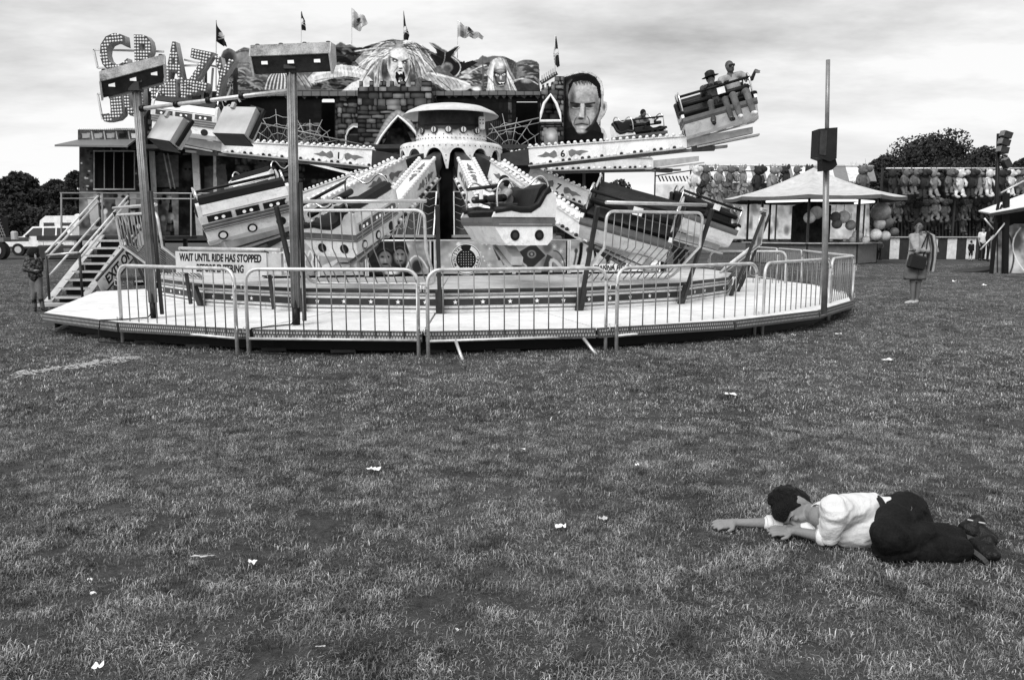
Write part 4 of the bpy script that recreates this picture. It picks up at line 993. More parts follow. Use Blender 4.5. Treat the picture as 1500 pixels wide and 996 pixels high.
# ================================================================== RIDE CARS
bandm = M('car_band_grey', .13, .3, var=.3); seatm = pad
def car_mesh_thing(label, Mc, portlit=False):
    t_ = thing('ride_car', label, 'ride car', group='two-seat cars of the spinning ride', mat=Mc)
    W2 = .76
    X = lambda u, v, w_: (w_, u, v)
    mb = MB(); prof = [(.40,0),(-.34,0),(-.42,.05),(-.60,.30),(.50,.30),(.50,.10)]; mb.prism(prof, -W2, W2, X); hull = mb.build('hull', white, t_)
    mb = MB(); mb.prism([(-.605,.302),(-.64,.36),(-.64,.44),(.54,.44),(.54,.302)], -W2-.015, W2+.015, X); band = mb.build('band', bandm, t_)
    mb = MB()
    for z in (.325, .385): mb.box((0, .543, z), (2*W2, .006, .010)); 
    for z in (.33,): mb.box((W2+.018, -.02, z), (.006, 1.0, .010)); mb.box((-W2-.018, -.02, z), (.006, 1.0, .010))
    mb.build('trim_strip', lgrey, band)
    wave = [(.54,.442),(.56,.60),(.54,.80),(.44,.86),(.34,.80),(.22,.62),(.06,.53),(-.12,.53),(-.30,.56),(-.60,.52),(-.64,.442)]
    for s_ in (-1, 1):
        mb = MB(); mb.prism(wave, s_*W2-.03, s_*W2+.03, X); sp_ = mb.build('side_panel', white2, t_)
        mb = MB(); mb.tube([(s_*W2, u, v+.02) for u, v in wave[3:-1]], .055, 8); mb.build('edge_padding', seatm, sp_)
    mb = MB(); mb.prism([(.46,.442),(.545,.442),(.555,.60),(.53,.62),(.46,.62)], -W2+.03, W2-.03, X); bk = mb.build('rear_panel', white2, t_)
    for i in range(3):
        x = -.47+.47*i; mb = MB(); mb.box((x, .556, .525), (.40, .012, .12)); wd = mb.build('lamp_window', glassd, t_)
        for dx in ((-.06, .06) if i else (-.05, .07)):
            mb = MB(); mb.disc((x+dx, .560, .515), (0,1,0), .030, .008, 12); mb.build('lamp', lampglow if True else chrome, wd)
    mb = MB(); mb.prism([(.40,.625),(.56,.625),(.50,.80),(.42,.80)], -W2+.03, W2-.03, X); mb.build('top_trim', white, t_)
    mb = MB(); mb.prism([(.36,.62),(.44,.80),(.50,.82),(.47,.93),(.36,.97),(.27,.90),(.08,.50),(.2,.46)], -W2+.05, W2-.05, X); mb.build('backrest', seatm, t_)
    mb = MB(); mb.prism([(-.50,.445),(-.55,.52),(-.50,.56),(.15,.54),(.15,.445)], -W2+.05, W2-.05, X); mb.build('seat', seatm, t_)
    mb = MB(); mb.box((0, -.05, .60), (.07, .62, .16), bev=.03); mb.build('divider', dgrey, t_)
    # portholes
    for x in (-.5, 0, .5):
        mb = MB(); mb.disc((x, .501, .16), (0,1,0), .085, .012, 20); ph = mb.build('porthole', black, t_)
        if portlit or x > -.4: mb = MB(); mb.disc((x, .514, .16), (0,1,0), .055, .008, 16); mb.build('lens', bulbm, ph)
    for s_ in (-1, 1):
        for y in (-.22, .24):
            mb = MB(); mb.disc((s_*W2, y, .16), (s_,0,0), .085, .012, 20); ph = mb.build('porthole', black, t_)
            mb = MB(); mb.disc((s_*(W2+.013), y, .16), (s_,0,0), .045, .004, 14); mb.build('lens', dgrey, ph)
    for x in (-.5, -.17, .17, .5):
        mb = MB(); mb.disc((x, -.05+.16*(1 if x*x > .1 else -1), .0), (0,0,-1), .075, .008, 16); mb.build('underside_lamp', lampglow, t_)
    # wavy chrome hoops and bars
    for s_ in (-1, 1):
        hp = [(.42,.84),(.40,.98),(.30,1.08),(.18,1.05),(.04,.93),(-.10,.90),(-.24,.98),(-.38,1.03),(-.50,.95),(-.54,.78),(-.53,.55)]
        mb = MB(); mb.tube(smooth_pts([(s_*(W2-.03), u, v) for u, v in hp], 3), .019, 8); mb.build('hoop', chrome, t_)
    mb = MB(); mb.tube([(-W2+.03, -.52, .92), (W2-.03, -.52, .92)], .030, 10); mb.build('grab_bar', black, t_)
    mb = MB(); mb.tube([(-W2+.03, -.40, .74), (-.72, -.40, .74), (-.70, -.40, .74), (-.08, -.40, .74), (-.06,-.40,.74),(.06,-.40,.74),(.08, -.40, .74), (.70, -.40, .74), (.72, -.40, .74), (W2-.03, -.40, .74)], [.015,.015,.06,.06,.015,.015,.06,.06,.015,.015], 12); mb.build('lap_bar', seatm, t_)
    mb = MB(); mb.box((.12, -.585, .80), (.16, .01, .14)); mb.build('number_tag', white, t_)
    return t_
CARL = ['white ride car on arm 1, high at the left behind the hanging lamp housings', 'big white ride car with three lit windows at the front left, tilted down leftwards',
 'white ride car behind the bent fence just right of the thick lighting pole', 'white ride car with black portholes low at the front centre, seen from its end',
 'ride car on arm 5 seen from its dark seat side behind the right fence', 'ride car lifted high on arm 6 at the right with two riders on board',
 'ride car low on arm 7 at the right, pale underside showing, before the tent', None, 'small far ride car behind arm 6 with one rider leaning out', 'far ride car at the left, partly hidden behind the big tilted front car']
CARM = []
first = None
for i, (A, lab) in enumerate(zip(AF, CARL)):
    if lab is None: CARM.append(None); continue
    Mr = A @ Matrix.Translation((4.66, 0, .13)) @ Matrix.Rotation(R(-3), 4, 'Y') @ (Matrix.Rotation({1: R(-34), 2: R(-8), 4: R(38)}.get(i, 0), 4, 'Z'))
    if i == 5: Mr = A @ Matrix.Translation((4.64, 0, .17)) @ Matrix.Rotation(R(-1.5), 4, 'Y') @ Matrix.Rotation(R(-9), 4, 'Y')
    if i == 3: Mr = Mr @ Matrix.Rotation(R(-19), 4, 'Y') @ Matrix.Rotation(R(9), 4, 'Z')
    sc_ = {0: (.88,.8,.8), 1: (.88,.80,.78), 2: (.84,.78,.80), 8: (.74,.7,.74), 3: (.88,.82,.90)}.get(i, (.93,.82,.88)); Mc = Mr @ Matrix.Diagonal((*sc_, 1))
    CARM.append(Mr)
    if first is None: first = car_mesh_thing(lab, Mc)
    else: c = copy_tree(first, None, Mc); c['label'] = lab
# ================================================================== HAUNTED CASTLE FUNHOUSE behind the ride
YF = 24.6
fun = thing('haunted_castle', 'haunted castle funhouse painted with giant ghouls and stone walls, behind the spinning ride', 'funhouse', (-5.0, YF, 0))
def WP(px, py, Y=YF): return at(px, py, Y)
# --- body of the trailer behind the painted front
def wbox(mb, px0, py0, px1, py1, Y0, Y1, Yr=YF):
    a, b = at(px0, py0, Yr), at(px1, py1, Yr); x0, x1 = min(a.x, b.x), max(a.x, b.x); z0, z1 = min(a.z, b.z), max(a.z, b.z)
    mb.box(((x0+x1)/2, (Y0+Y1)/2, (z0+z1)/2), (x1-x0, Y1-Y0, z1-z0)); return mb
darkin = M('dark_interior', .006, .9, var=.4, spec=.05)
mb = MB(); wbox(mb, 200, 140, 884, 345, YF+1.3, YF+3.4); mb.build('trailer_body', darkin, fun, world=True)
mb = MB(); wbox(mb, 200, 300, 884, 356, YF+.1, YF+1.3); mb.build('walkway_base', darkin, fun, world=True)
# --- lower painted wall
A = Art(200, 134, 826, 346, 1.0, v=.03)
A.stones(200, 134, 826, 346, 8, 12, .085, .010, 4)
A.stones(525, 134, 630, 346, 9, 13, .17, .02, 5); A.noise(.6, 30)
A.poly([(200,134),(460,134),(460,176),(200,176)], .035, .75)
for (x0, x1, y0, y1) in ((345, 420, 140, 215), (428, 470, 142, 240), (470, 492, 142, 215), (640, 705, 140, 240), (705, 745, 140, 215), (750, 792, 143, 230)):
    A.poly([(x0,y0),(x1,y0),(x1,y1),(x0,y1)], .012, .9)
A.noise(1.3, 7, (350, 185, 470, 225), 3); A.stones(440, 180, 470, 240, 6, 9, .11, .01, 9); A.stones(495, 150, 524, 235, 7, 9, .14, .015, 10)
for x in range(372, 470, 3): A.line([(x, 190+3*math.sin(x)), (x+1, 225)], .8, .16, .6)
for x in range(700, 735, 3): A.line([(x, 178), (x, 214)], .8, .14, .6)
# icicle-like valance of stone along the top
x = 350; rng = random.Random(3)
while x < 525:
    h = rng.uniform(4, 12); A.poly([(x,134),(x+11,134),(x+9,134+h*.6),(x+6,134+h),(x+2,134+h*.6)], .22); x += 9
x = 632
while x < 800:
    h = rng.uniform(4, 10); A.poly([(x,134),(x+12,134),(x+9,136+h*.6),(x+6,136+h),(x+2,136+h*.6)], .20); x += 10
# small arched door on the left of the gate
A.ell(521, 197, 14, 16, .30, soft=.05); A.ell(521, 199, 11, 13, .02, soft=.05); A.poly([(507,197),(535,197),(535,225),(507,225)], .10); A.poly([(511,199),(531,199),(531,225),(511,225)], .035)
# spotted clown-like panels on the lower left
for (x0, x1, y0) in ((200, 250, 282), (250, 330, 282)):
    A.poly([(x0, y0), (x1, y0), (x1-8, 345), (x0+6, 345)], .20); A.noise(1.1, 16, (x0, y0, x1, 345), 5)
for i in range(26): A.ell(rng.uniform(205, 330), rng.uniform(286, 340), rng.uniform(1.5, 4), rng.uniform(2, 5), rng.choice([.03, .45, .3]), soft=.3)
# painted panels and figures under the left arm
A.poly([(218,228),(262,228),(266,275),(222,275)], .15); A.line([(240,226),(250,276)], 1.6, .5); A.line([(246,226),(256,276)], 1.2, .45)
A.poly([(262,228),(345,228),(345,345),(262,345)], .03); A.noise(1.5, 10, (262, 228, 450, 345), 8)
for (cx_, cy_, r) in ((275, 250, 10), (318, 236, 6), (385, 238, 12), (360, 252, 8)): A.ell(cx_, cy_, r*.8, r*1.2, .10, soft=.4); A.ell(cx_-r*.3, cy_-r*.2, r*.2, r*.15, .01); A.ell(cx_+r*.3, cy_-r*.2, r*.2, r*.15, .01)
A.poly([(300,245),(330,240),(336,290),(322,345),(300,345)], .12); A.poly([(312,228),(316,228),(318,290),(313,290)], .45)
A.poly([(447,225),(540,225),(560,345),(447,345)], .012, .85)
for i in range(9): A.ell(460+i*9, 266, 4, 3.2, .10, soft=.3)
A.poly([(610,225),(826,225),(826,346),(610,346)], .015, .8)
A.noise(.35, 5)
holes = ([(557,228),(561,212),(570,192),(583,175),(596,192),(606,212),(610,228)], [(472,146),(490,146),(490,205),(472,205)], [(757,150),(788,150),(788,215),(757,215)])
for h in holes: A.poly(h, 0, 1, 'A')
A.poly([(557,226),(610,226),(610,246),(557,246)], 0, 1, 'A')
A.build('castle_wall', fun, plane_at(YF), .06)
# --- gate tower standing proud of the wall
YT = YF-.45; s_ = FPX/YT
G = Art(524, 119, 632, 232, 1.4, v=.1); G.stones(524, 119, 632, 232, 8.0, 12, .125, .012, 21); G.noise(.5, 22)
for (x0, x1) in ((531, 540.5), (546.5, 556.5), (565, 571), (576.5, 586), (593.5, 601.5), (608, 617)):
    G.poly([(x0,117),(x1,117),(x1,127.5),(x0,127.5)], 0, 1, 'A')
G.poly([(523,118),(526,118),(526,129),(523,129)], 0, 1, 'A')
G.poly([(524,134),(632,134),(632,136.5),(524,136.5)], .012)
for k in range(11):       # voussoirs round the gate
    u = k/10
    for sg in (-1, 1):
        x_ = 583+sg*(2+32*u**.8); y_ = 166+52*u**1.25; G.ell(x_, y_, 5, 4.2, .22, rot=sg*(35+40*u), soft=.15); G.ell(x_, y_, 3.6, 2.6, .34, rot=sg*(35+40*u), soft=.5)
gate = [(549,232),(552,215),(558,203),(567,190),(575,179),(583,171),(591,179),(599,187),(607,196),(612,205),(617,220),(619,232)]
G.poly(gate, 0, 1, 'A')
gt = G.build('gate_tower', fun, plane_at(YT), .16)
for a in (524, 632):
    mb = MB(); p0, p1_ = at(a, 136, YT), at(a, 232, YT); mb.box(((p0.x), (YT+YF)/2+.1, (p0.z+p1_.z)/2), (.05, YF-YT, p0.z-p1_.z)); mb.build('tower_side', M('tower_side_paint', .06, .6), gt, world=True)
mb = MB(); pts = [at(x, y, YT-.03) for x, y in [(547,229),(551,214),(558,201),(566,190),(574,180),(583,170)]]; pts2 = [at(x, y, YT-.03) for x, y in [(583,170),(592,177),(601,185),(609,195),(614,204),(619,220)]]
tubew = M('white_neon_tube', .85, .3)
mb.tube(pts+pts2[1:], .035, 8); mb.build('neon_arch', tubew, gt, world=True)
mb = MB(); pts = [at(x, y, YF-.03) for x, y in [(507,226),(507,200),(511,191),(518,186),(526,187),(532,193),(535,200)]]; mb.tube(pts, .03, 8); mb.build('door_arch', white2, fun, world=True)
I_ = Art(545, 165, 620, 246, 1.0, v=.03); I_.poly([(565,190),(600,186),(604,246),(562,246)], .09); I_.poly([(573,200),(592,198),(594,246),(571,246)], .13); I_.noise(1.3, 10); I_.stones(603, 190, 620, 246, 7, 8, .07, .01, 31)
I_.build('gate_interior', fun, plane_at(YF+.7), .05)
# --- right tower with pointed window
T = Art(793, 112, 826, 214, 1.6, v=.1); T.stones(793, 112, 826, 214, 7, 8, .12, .012, 41); T.noise(.5, 14)
for (x0, x1, y1) in ((791, 794, 130), (798, 800.5, 128), (804, 807, 126.5)): T.poly([(x0,109),(x1,109),(x1,y1),(x0,y1)], 0, 1, 'A')
T.poly([(793,100),(813,100),(813,119),(793,125)], 0, 1, 'A')
T.poly([(791,182),(824,182),(824,184.5),(791,184.5)], .02); T.ell(807, 197, 10, 9, .28, soft=.1); T.poly([(797,197),(817,197),(817,214),(797,214)], .22); T.ell(807, 199, 5, 5, .5, soft=.7)
win = [(791,177.5),(793,166),(797,152),(806.5,139),(815,152),(820,166),(822,177.5)]
T.poly([(x, y) for x, y in win], 0, 1, 'A')
rt = T.build('right_tower', fun, plane_at(YT), .16)
mb = MB(); p0, p1_ = at(826, 112, YT), at(826, 214, YT); mb.box((p0.x, (YT+YF)/2+.3, (p0.z+p1_.z)/2), (.05, YF-YT+.4, p0.z-p1_.z)); mb.build('tower_side', MATS['tower_side_paint'], rt, world=True)
mb = MB(); pts = [at(x, y, YT-.03) for x, y in win]; mb.tube(pts, .045, 8, closed=True); mb.build('neon_window', tubew, rt, world=True)
mb = MB()
for i in range(7):
    a = at(794+i*3.2, 117-i*2.0, YT+.4); mb.box(a+Vector((0,0,.02)), (.035,.03,.20))
mb.build('fence_stake', lgrey, rt, world=True)
mb = MB(); mb.bar(at(792, 122, YT+.42), at(816, 107, YT+.42), .04, .12); mb.build('turret_rim', dgrey, rt, world=True)
# --- cut-out skyline with painted ghouls
B = Art(320, 52, 796, 142, 1.55, v=.16, alpha=0)
sky_l = [(320,142),(322,84),(327,74),(335,70),(345,76),(357,69),(375,72),(395,66),(430,64),(455,62),(462,64),(474,68),(487,72),(491,66),(499,61),(507,65),(513,64),(522,70),(534,68),(548,63),(560,60),(575,57),(595,59),(606,61),(618,66),(627,72),(640,79),(638,72),(628,62),(636,63),(648,71),(656,75),(664,70),(672,66),(674,69),(667,77),(666,82),(675,90),(681,92),(700,86),(706,81),(714,83),(724,81),(738,82),(748,87),(757,91),(765,87),(778,87),(786,90),(790,95),(792,140)]
B.poly(sky_l, 1, 1, 'A'); B.poly([(x, y+2.2) for x, y in sky_l], .155); B.line(sky_l[1:], 2.4, .5, .85)
def waves(Art_, x0, y0, x1, y1, base, dark, light, n, seed):
    rg = random.Random(seed)
    Art_.poly([(x0,y0),(x1,y0),(x1,y1),(x0,y1)], base, .9)
    for i in range(n):
        x, y = rg.uniform(x0, x1-6), rg.uniform(y0, y1); w = rg.uniform(8, 20); Art_.curve((x, y), (x+w*.5, y-rg.uniform(2, 5)), (x+w, y+rg.uniform(0, 4)), rg.uniform(1.5, 3.5), rg.choice([dark, dark, light]), .7)
waves(B, 488, 70, 548, 98, .045, .012, .16, 46, 1); waves(B, 455, 112, 530, 132, .07, .02, .2, 46, 2)
waves(B, 325, 92, 392, 134, .16, .06, .30, 60, 3); B.poly([(328,76),(338,72),(360,72),(374,76),(376,92),(344,96),(332,104)], .22); B.line([(341,94),(352,93),(364,93),(374,98)], .8, .05); B.curve((346,78),(360,72),(372,78),1.2,.07)
B.ell(335, 85, 9, 11, .05, soft=.4)
waves(B, 665, 95, 725, 134, .22, .06, .42, 60, 4); waves(B, 757, 92, 790, 120, .20, .07, .36, 26, 5); waves(B, 618, 118, 660, 138, .15, .05, .3, 30, 6)
# pale folds and a clutching hand at the left
for i in range(15): B.curve((386+i*2.8, 131), (390+i*2.6, 112), (398+i*1.6, 108), 1.4, .62 if i % 2 else .12)
for i in range(8): B.ell(436+i*3.4, 112+(i*5) % 13, 4.4, 3.0, .34, rot=35, soft=.4); B.curve((434+i*3.4, 108+(i*5) % 13), (438+i*3.4, 113+(i*5) % 13), (441+i*3.3, 119+(i*5) % 13), .8, .05)
# arms of the centre ghoul: pale sleeves
B.poly([(450,115),(462,103),(478,97),(500,95),(520,97),(536,104),(540,120),(524,114),(505,112),(484,116),(468,121),(455,122)], .46); B.curve((458,112),(490,98),(530,108),3,.64); B.curve((462,119),(492,110),(530,118),1.2,.2)
for i in range(10): B.curve((478+i*5, 98), (480+i*5, 106), (476+i*6, 115), .7, .24, .6)
B.poly([(500,134),(515,122),(540,112),(560,134)], .5); B.poly([(610,104),(640,107),(665,114),(686,122),(692,128),(680,134),(655,134),(640,124),(620,116)], .42)
B.curve((620,106),(660,112),(688,124),2.4,.62); B.curve((640,116),(655,126),(662,134),1,.08); B.curve((610,112),(640,124),(650,134),1.4,.14)
for i in range(8): B.curve((626+i*6, 110+i), (634+i*6, 118+i), (640+i*5, 130), .8, .2, .7)
# bat-winged shadow behind
B.poly([(616,72),(640,82),(630,66),(652,78),(672,68),(660,84),(668,92),(690,88),(700,92),(680,104),(664,112),(655,102),(645,96),(630,100),(622,90)], .025)
B.curve((652,78),(652,92),(646,98),1.0,.3); B.ell(655, 99, 8, 7, .3, soft=.2); B.ell(655, 101, 6, 5, .14, soft=.3); B.curve((662,84),(684,96),(668,112),1.2,.5); B.curve((686,108),(700,98),(712,96),1.4,.55)
# centre ghoul: hair, then face
rg = random.Random(12)
B.poly([(530,100),(520,90),(535,74),(555,64),(577,60),(600,62),(618,70),(630,82),(640,98),(618,112),(606,118),(600,134),(560,134),(553,116),(545,104)], .30)
for i in range(130):
    sd_ = rg.choice((-1, 1)); y0_ = rg.uniform(62, 84); x0_ = 584+sd_*rg.uniform(4, 15); k_ = rg.uniform(.3, 1)
    x1_ = x0_+sd_*k_*rg.uniform(30, 62); y1_ = y0_+rg.uniform(-2, 44)
    B.curve((x0_, y0_), ((x0_+x1_)/2, y0_-5+rg.uniform(-6, 8)), (x1_, y1_), rg.uniform(.5, 1.4), rg.choice([.72, .65, .5, .08, .05, .3]), .85)
for i in range(26): x_ = rg.uniform(551, 566); B.curve((x_, 88), (x_-4, 108), (x_+rg.uniform(-8, 4), 132), 1, rg.choice([.6, .06, .4]), .8)
B.ell(564, 104, 6, 14, .03, soft=.4, op=.8); B.ell(604, 112, 6, 14, .03, soft=.4, op=.7)
face = [(583,71),(575,75),(569,84),(567,94),(568,104),(572,112),(575,120),(579,127),(586,130),(592,125),(597,115),(600,104),(601,92),(598,80),(591,73)]
B.poly([(x+.8, y+.8) for x, y in face], .03); B.poly(face, .44); B.ell(582, 80, 9, 7, .62, soft=.7); B.ell(575, 98, 4, 8, .50, soft=.6); B.ell(596, 100, 3.4, 9, .12, soft=.5); B.ell(570.5, 90, 2, 10, .14, soft=.6)
B.ell(578, 88.6, 4.4, 2.6, .06, rot=22, soft=.4); B.ell(593, 91.5, 3.8, 2.4, .05, rot=-14, soft=.4); B.ell(578.6, 89.2, 1.6, .9, .6, soft=.2); B.ell(593, 92, 1.3, .8, .5, soft=.2)
B.line([(572,84),(583,89)], 1.7, .04, .9); B.line([(588,91),(598,87)], 1.7, .04, .9); B.poly([(584,88),(588,90),(590,98),(586,100),(583,98)], .66); B.ell(587, 100.6, 3, 1.2, .05); B.line([(583,98),(577,106)], 1, .1); B.line([(591,98),(596,108)], 1, .1)
B.poly([(580,106),(586,103),(592,106),(594,114),(591,124),(583,124),(579,114)], .012); B.poly([(582,105.5),(590,105.5),(589,109),(587,107.5),(585,110),(583,107.5)], .85); B.poly([(583,121),(590,121),(589,117),(587,120),(585,116.5)], .7); B.ell(586.5, 116, 2.6, 2.2, .2, soft=.4)
B.line([(578,127),(590,130)], 1.5, .03)
# second ghoul with long pale hair
B.poly([(740,84),(752,88),(758,100),(756,118),(748,118),(742,100)], .045)
for i in range(7): B.curve((738+i*2.6, 84+i), (744+i*2.4, 96), (745+i*1.8, 118), .8, .24, .8)
B.poly([(716,134),(714,104),(719,90),(730,84),(742,88),(748,104),(756,118),(766,134)], .30)
for i in range(56):
    sd_ = -1 if i % 2 else 1; x0_ = 730+sd_*rg.uniform(2, 8); xe = (712+rg.uniform(0, 14)) if sd_ < 0 else (744+rg.uniform(0, 22)); B.curve((x0_, 86+rg.uniform(0, 6)), (x0_+sd_*8, 106), (xe, 134), rg.uniform(.6, 1.3), rg.choice([.74, .62, .08, .4]), .85)
B.ell(733, 108, 9.5, 20, .03, rot=-4, soft=.08); B.ell(732, 97, 7, 10, .46, soft=.5); B.ell(730, 93, 5, 5, .66, soft=.7); B.ell(734, 117, 7.5, 12, .14, soft=.3)
B.ell(728, 110.5, 2.6, 1.5, .62, rot=18, soft=.3); B.ell(738, 109.5, 2.4, 1.4, .55, rot=-18, soft=.3); B.ell(728.5, 110.6, .8, .8, .01); B.ell(738, 109.7, .8, .8, .01); B.line([(724,106),(731,109.5)], 1.4, .02); B.line([(735,109),(742,105)], 1.4, .02)
B.ell(733.5, 114, 1.5, 3, .44, soft=.5); B.poly([(729,121),(734,119),(741,119.5),(738,127),(732,127)], .01); B.poly([(730,121),(740,120.3),(737,123),(735,121.5),(733,123.5)], .75); B.line([(731,126),(738,125)], .9, .6); B.curve((726,104),(733,100),(742,103),.9,.1)
B.poly([(752,122),(766,115),(782,114),(790,124),(792,134),(758,134)], .06); B.curve((750,120),(768,110),(788,124),1.3,.5); B.ell(772, 119, 7, 3, .3, soft=.5)
B.line([(707,82),(708,134)], 2.2, .12); B.line([(708,104),(728,128)], 1, .12); B.ell(699, 131, 5, 4, .7, soft=.5)
B.noise(.45, 9); B.noise(.25, 3)
B.poly([(320,134),(525,134),(525,143),(320,143)], .17); B.poly([(632,134),(796,134),(796,143),(632,143)], .17)
for xx in range(326, 796, 13): B.line([(xx, 134), (xx, 143)], .8, .03)
B.line([(320,133.5),(796,133.5)], 1.0, .03)
sk = B.build('painted_skyline', fun, plane_at(YF-.12), .05)
mb = MB()
for px in (360, 440, 520, 600, 680, 760): a = at(px, 138, YF+.2); mb.bar(a, a+Vector((0, .0, .95)), .05)
mb.build('brace', darksteel, sk, world=True)
# --- cut-out head of a stern man (generic)
H = Art(822, 100, 894, 206, 1.6, v=.03, alpha=0)
out = [(824,206),(824,112),(836,108),(846,105),(856,104),(866,106),(876,112),(882,120),(885,132),(884,148),(889,150),(890,158),(886,168),(880,176),(878,184),(885,190),(889,198),(890,206)]
H.poly(out, 1, 1, 'A'); H.poly(out, .42); H.poly([(824,206),(824,114),(838,110),(850,107),(862,108),(872,113),(879,123),(881,140),(880,160),(874,178),(880,188),(884,206)], .03)
H.poly([(833,152),(832,134),(836,122),(846,116),(860,116),(873,121),(879,134),(879,150),(875,166),(866,182),(854,193),(846,194),(839,184),(834,168)], .27)
H.ell(852, 132, 16, 12, .40, soft=.7); H.ell(838, 150, 4, 20, .10, soft=.7); H.ell(842, 168, 7, 9, .30, soft=.7); H.ell(864, 166, 6, 12, .33, soft=.7); H.ell(874, 156, 3, 14, .18, soft=.6)
H.poly([(832,140),(833,124),(842,113),(858,109),(871,114),(880,126),(880,144),(877,144),(874,128),(863,119.5),(850,118.5),(840,121),(836,130)], .015)      # short swept hair
for i in range(16): H.curve((838+i*2.4, 113), (840+i*2.2, 118), (841+i*2.1, 121+(i*7) % 5), 1, .02)
H.ell(844, 156, 7, 4, .04, soft=.5); H.ell(862, 156, 7, 4, .05, soft=.5); H.line([(836,151),(849,153)], 2.4, .03); H.line([(857,153),(871,151)], 2.4, .03); H.curve((839,158),(844,160),(849,158),1,.35); H.curve((858,158),(863,160),(869,158),1,.35)
H.poly([(851,152),(856,152),(858,170),(853,174),(848,170)], .40); H.ell(851, 174, 4.4, 1.8, .05, soft=.4); H.ell(857, 165, 1.6, 9, .12, soft=.5)
H.line([(843,183),(852,181.5),(861,183)], 1.7, .03); H.ell(852, 186.5, 6, 1.6, .42, soft=.5); H.ell(851, 193, 7, 2.5, .36, soft=.5); H.curve((845,172),(840,178),(841,184),.9,.08); H.curve((860,171),(865,177),(863,184),.9,.08)
H.ell(885, 157, 3.4, 8, .36, soft=.3); H.ell(885, 157, 1.6, 5, .14, soft=.4); H.poly([(824,206),(826,190),(838,186),(850,200),(866,190),(884,196),(884,206)], .02)
H.noise(.35, 7); H.noise(.2, 2.5)
hd_ = H.build('painted_head', fun, plane_at(YF-.2), .05)
a = at(856, 200, YF-.05); mb = MB(); mb.bar(a, a+Vector((0,0,1.6)), .06); mb.bar(a+Vector((-.6,.2,0)), a+Vector((-.6,.2,1.4)), .06); mb.build('brace', darksteel, hd_, world=True)
# posts carrying the right end
mb = MB()
for px in (826, 856, 884):
    a = at(px, 206, YF+.1); mb.bar(a, Vector((a.x, a.y, .3)), .09)
mb.build('support_post', dgrey, fun, world=True)
mb = MB(); c = at(850, 238, YF+.3); mb.box(c, (1.1, .5, .5)); mb.build('dark_bin', black, fun, world=True)
mb = MB(); c = at(846, 243, YF-.1); mb.lathe([(.55,.10),(.5,-.06),(.3,-.12),(0,-.13)], tuple(c), 24); mb.build('lamp_bowl', white2, fun, world=True)
# --- spider-web balcony rails
def web(px, py, r_px, a0, a1, y, top=None, name='web_rail'):
    s = YF/FPX; c = at(px, py, y); mb = MB()
    for k in range(7):
        a = R(a0+(a1-a0)*k/6); mb.tube([c, c+Vector((math.cos(a), 0, math.sin(a)))*(r_px*s*(1.0 if k % 2 else 1.12))], .012, 5)
    for q in (.35, .6, .85):
        pts = []
        for k in range(7):
            a = R(a0+(a1-a0)*k/6); pts.append(c+Vector((math.cos(a), 0, math.sin(a)))*r_px*s*q)
            if k < 6: am = R(a0+(a1-a0)*(k+.5)/6); pts.append(c+Vector((math.cos(am), 0, math.sin(am)))*r_px*s*q*.93)
        mb.tube(pts, .010, 5)
    return mb
railm = M('rail_grey', .30, .4, metal=.5)
for args in ((408, 213, 48, 10, 175, YF-1.0), (455, 213, 34, 10, 170, YF-1.0), (748, 222, 46, 8, 150, YF-1.0)):
    web(*args).build('web_rail', railm, fun, world=True)
mb = MB(); mb.tube([at(378, 180, YF-1), at(530, 212, YF-1)], .02, 6); mb.build('slanting_rail', railm, fun, world=True)
mb = MB(); mb.tube([at(716, 190, YF-1), at(790, 173, YF-1)], .02, 6); mb.tube([at(716, 196, YF-1), at(790, 180, YF-1)], .014, 6); mb.build('slanting_rail', railm, fun, world=True)
# upper walkway slab and lower walkway rails
mb = MB(); wbox(mb, 205, 215, 885, 221, YF-1.1, YF-.05, YF-.5); mb.build('upper_walkway', dgrey, fun, world=True)
mb = MB(); wbox(mb, 85, 345, 560, 352, YF-1.6, YF-.05, YF-.5); mb.build('lower_walkway', dgrey, fun, world=True)
for y_ in (283, 291):
    mb = MB(); mb.tube([at(88, y_, YF-1.6), at(440, y_+1, YF-1.6)], .022, 6); mb.build('walkway_rail', railm, fun, world=True)
mb = MB()
for px in (90, 150, 215, 280, 345, 410): a = at(px, 283, YF-1.6); mb.bar(a, at(px, 347, YF-1.6), .04)
mb.build('rail_post', railm, fun, world=True)
mb = MB(); a, b_ = at(448, 238, YF-1.3), at(556, 265, YF-1.3); mb.bar(a, b_, .05, .07); mb.build('white_strut', white, fun, world=True)
# pale door frame strips at the left
for px, v in ((222, white2), (286, lgrey)):
    a, b_ = at(px, 222, YF-.3), at(px+7, 345, YF-.3); mb = MB(); mb.bar(a, b_, .16 if px == 222 else .2, .06, up=(0,1,0)); mb.build('door_post', v, fun, world=True)
# --- left cabin with barred window and awning
cab = thing('cabin_trailer', 'dark show cabin with barred window and raised flap, left of the castle', 'cabin', tuple(at(160, 280, YF-.8)))
Cc = Art(116, 196, 216, 346, 1.2, v=.05); Cc.noise(1.4, 12)
for i in range(70): Cc.ell(rng.uniform(117, 215), rng.uniform(200, 282), rng.uniform(.8, 2.2), rng.uniform(.8, 2.2), rng.choice([.25, .12, .4, .015]), soft=.5)
Cc.poly([(138,222),(197,222),(197,277),(138,277)], .006); Cc.poly([(116,281),(216,281),(216,346),(116,346)], .16); Cc.noise(1.4, 18, (116,281,216,346), 6)
Cc.poly([(128,290),(150,286),(158,330),(134,338)], .45, .7); Cc.poly([(168,284),(200,284),(196,330),(172,330)], .4, .7)
for i in range(18): Cc.ell(rng.uniform(128, 212), rng.uniform(286, 334), rng.uniform(2, 4.5), rng.uniform(2, 5), rng.choice([.03, .03, .5]), soft=.3)
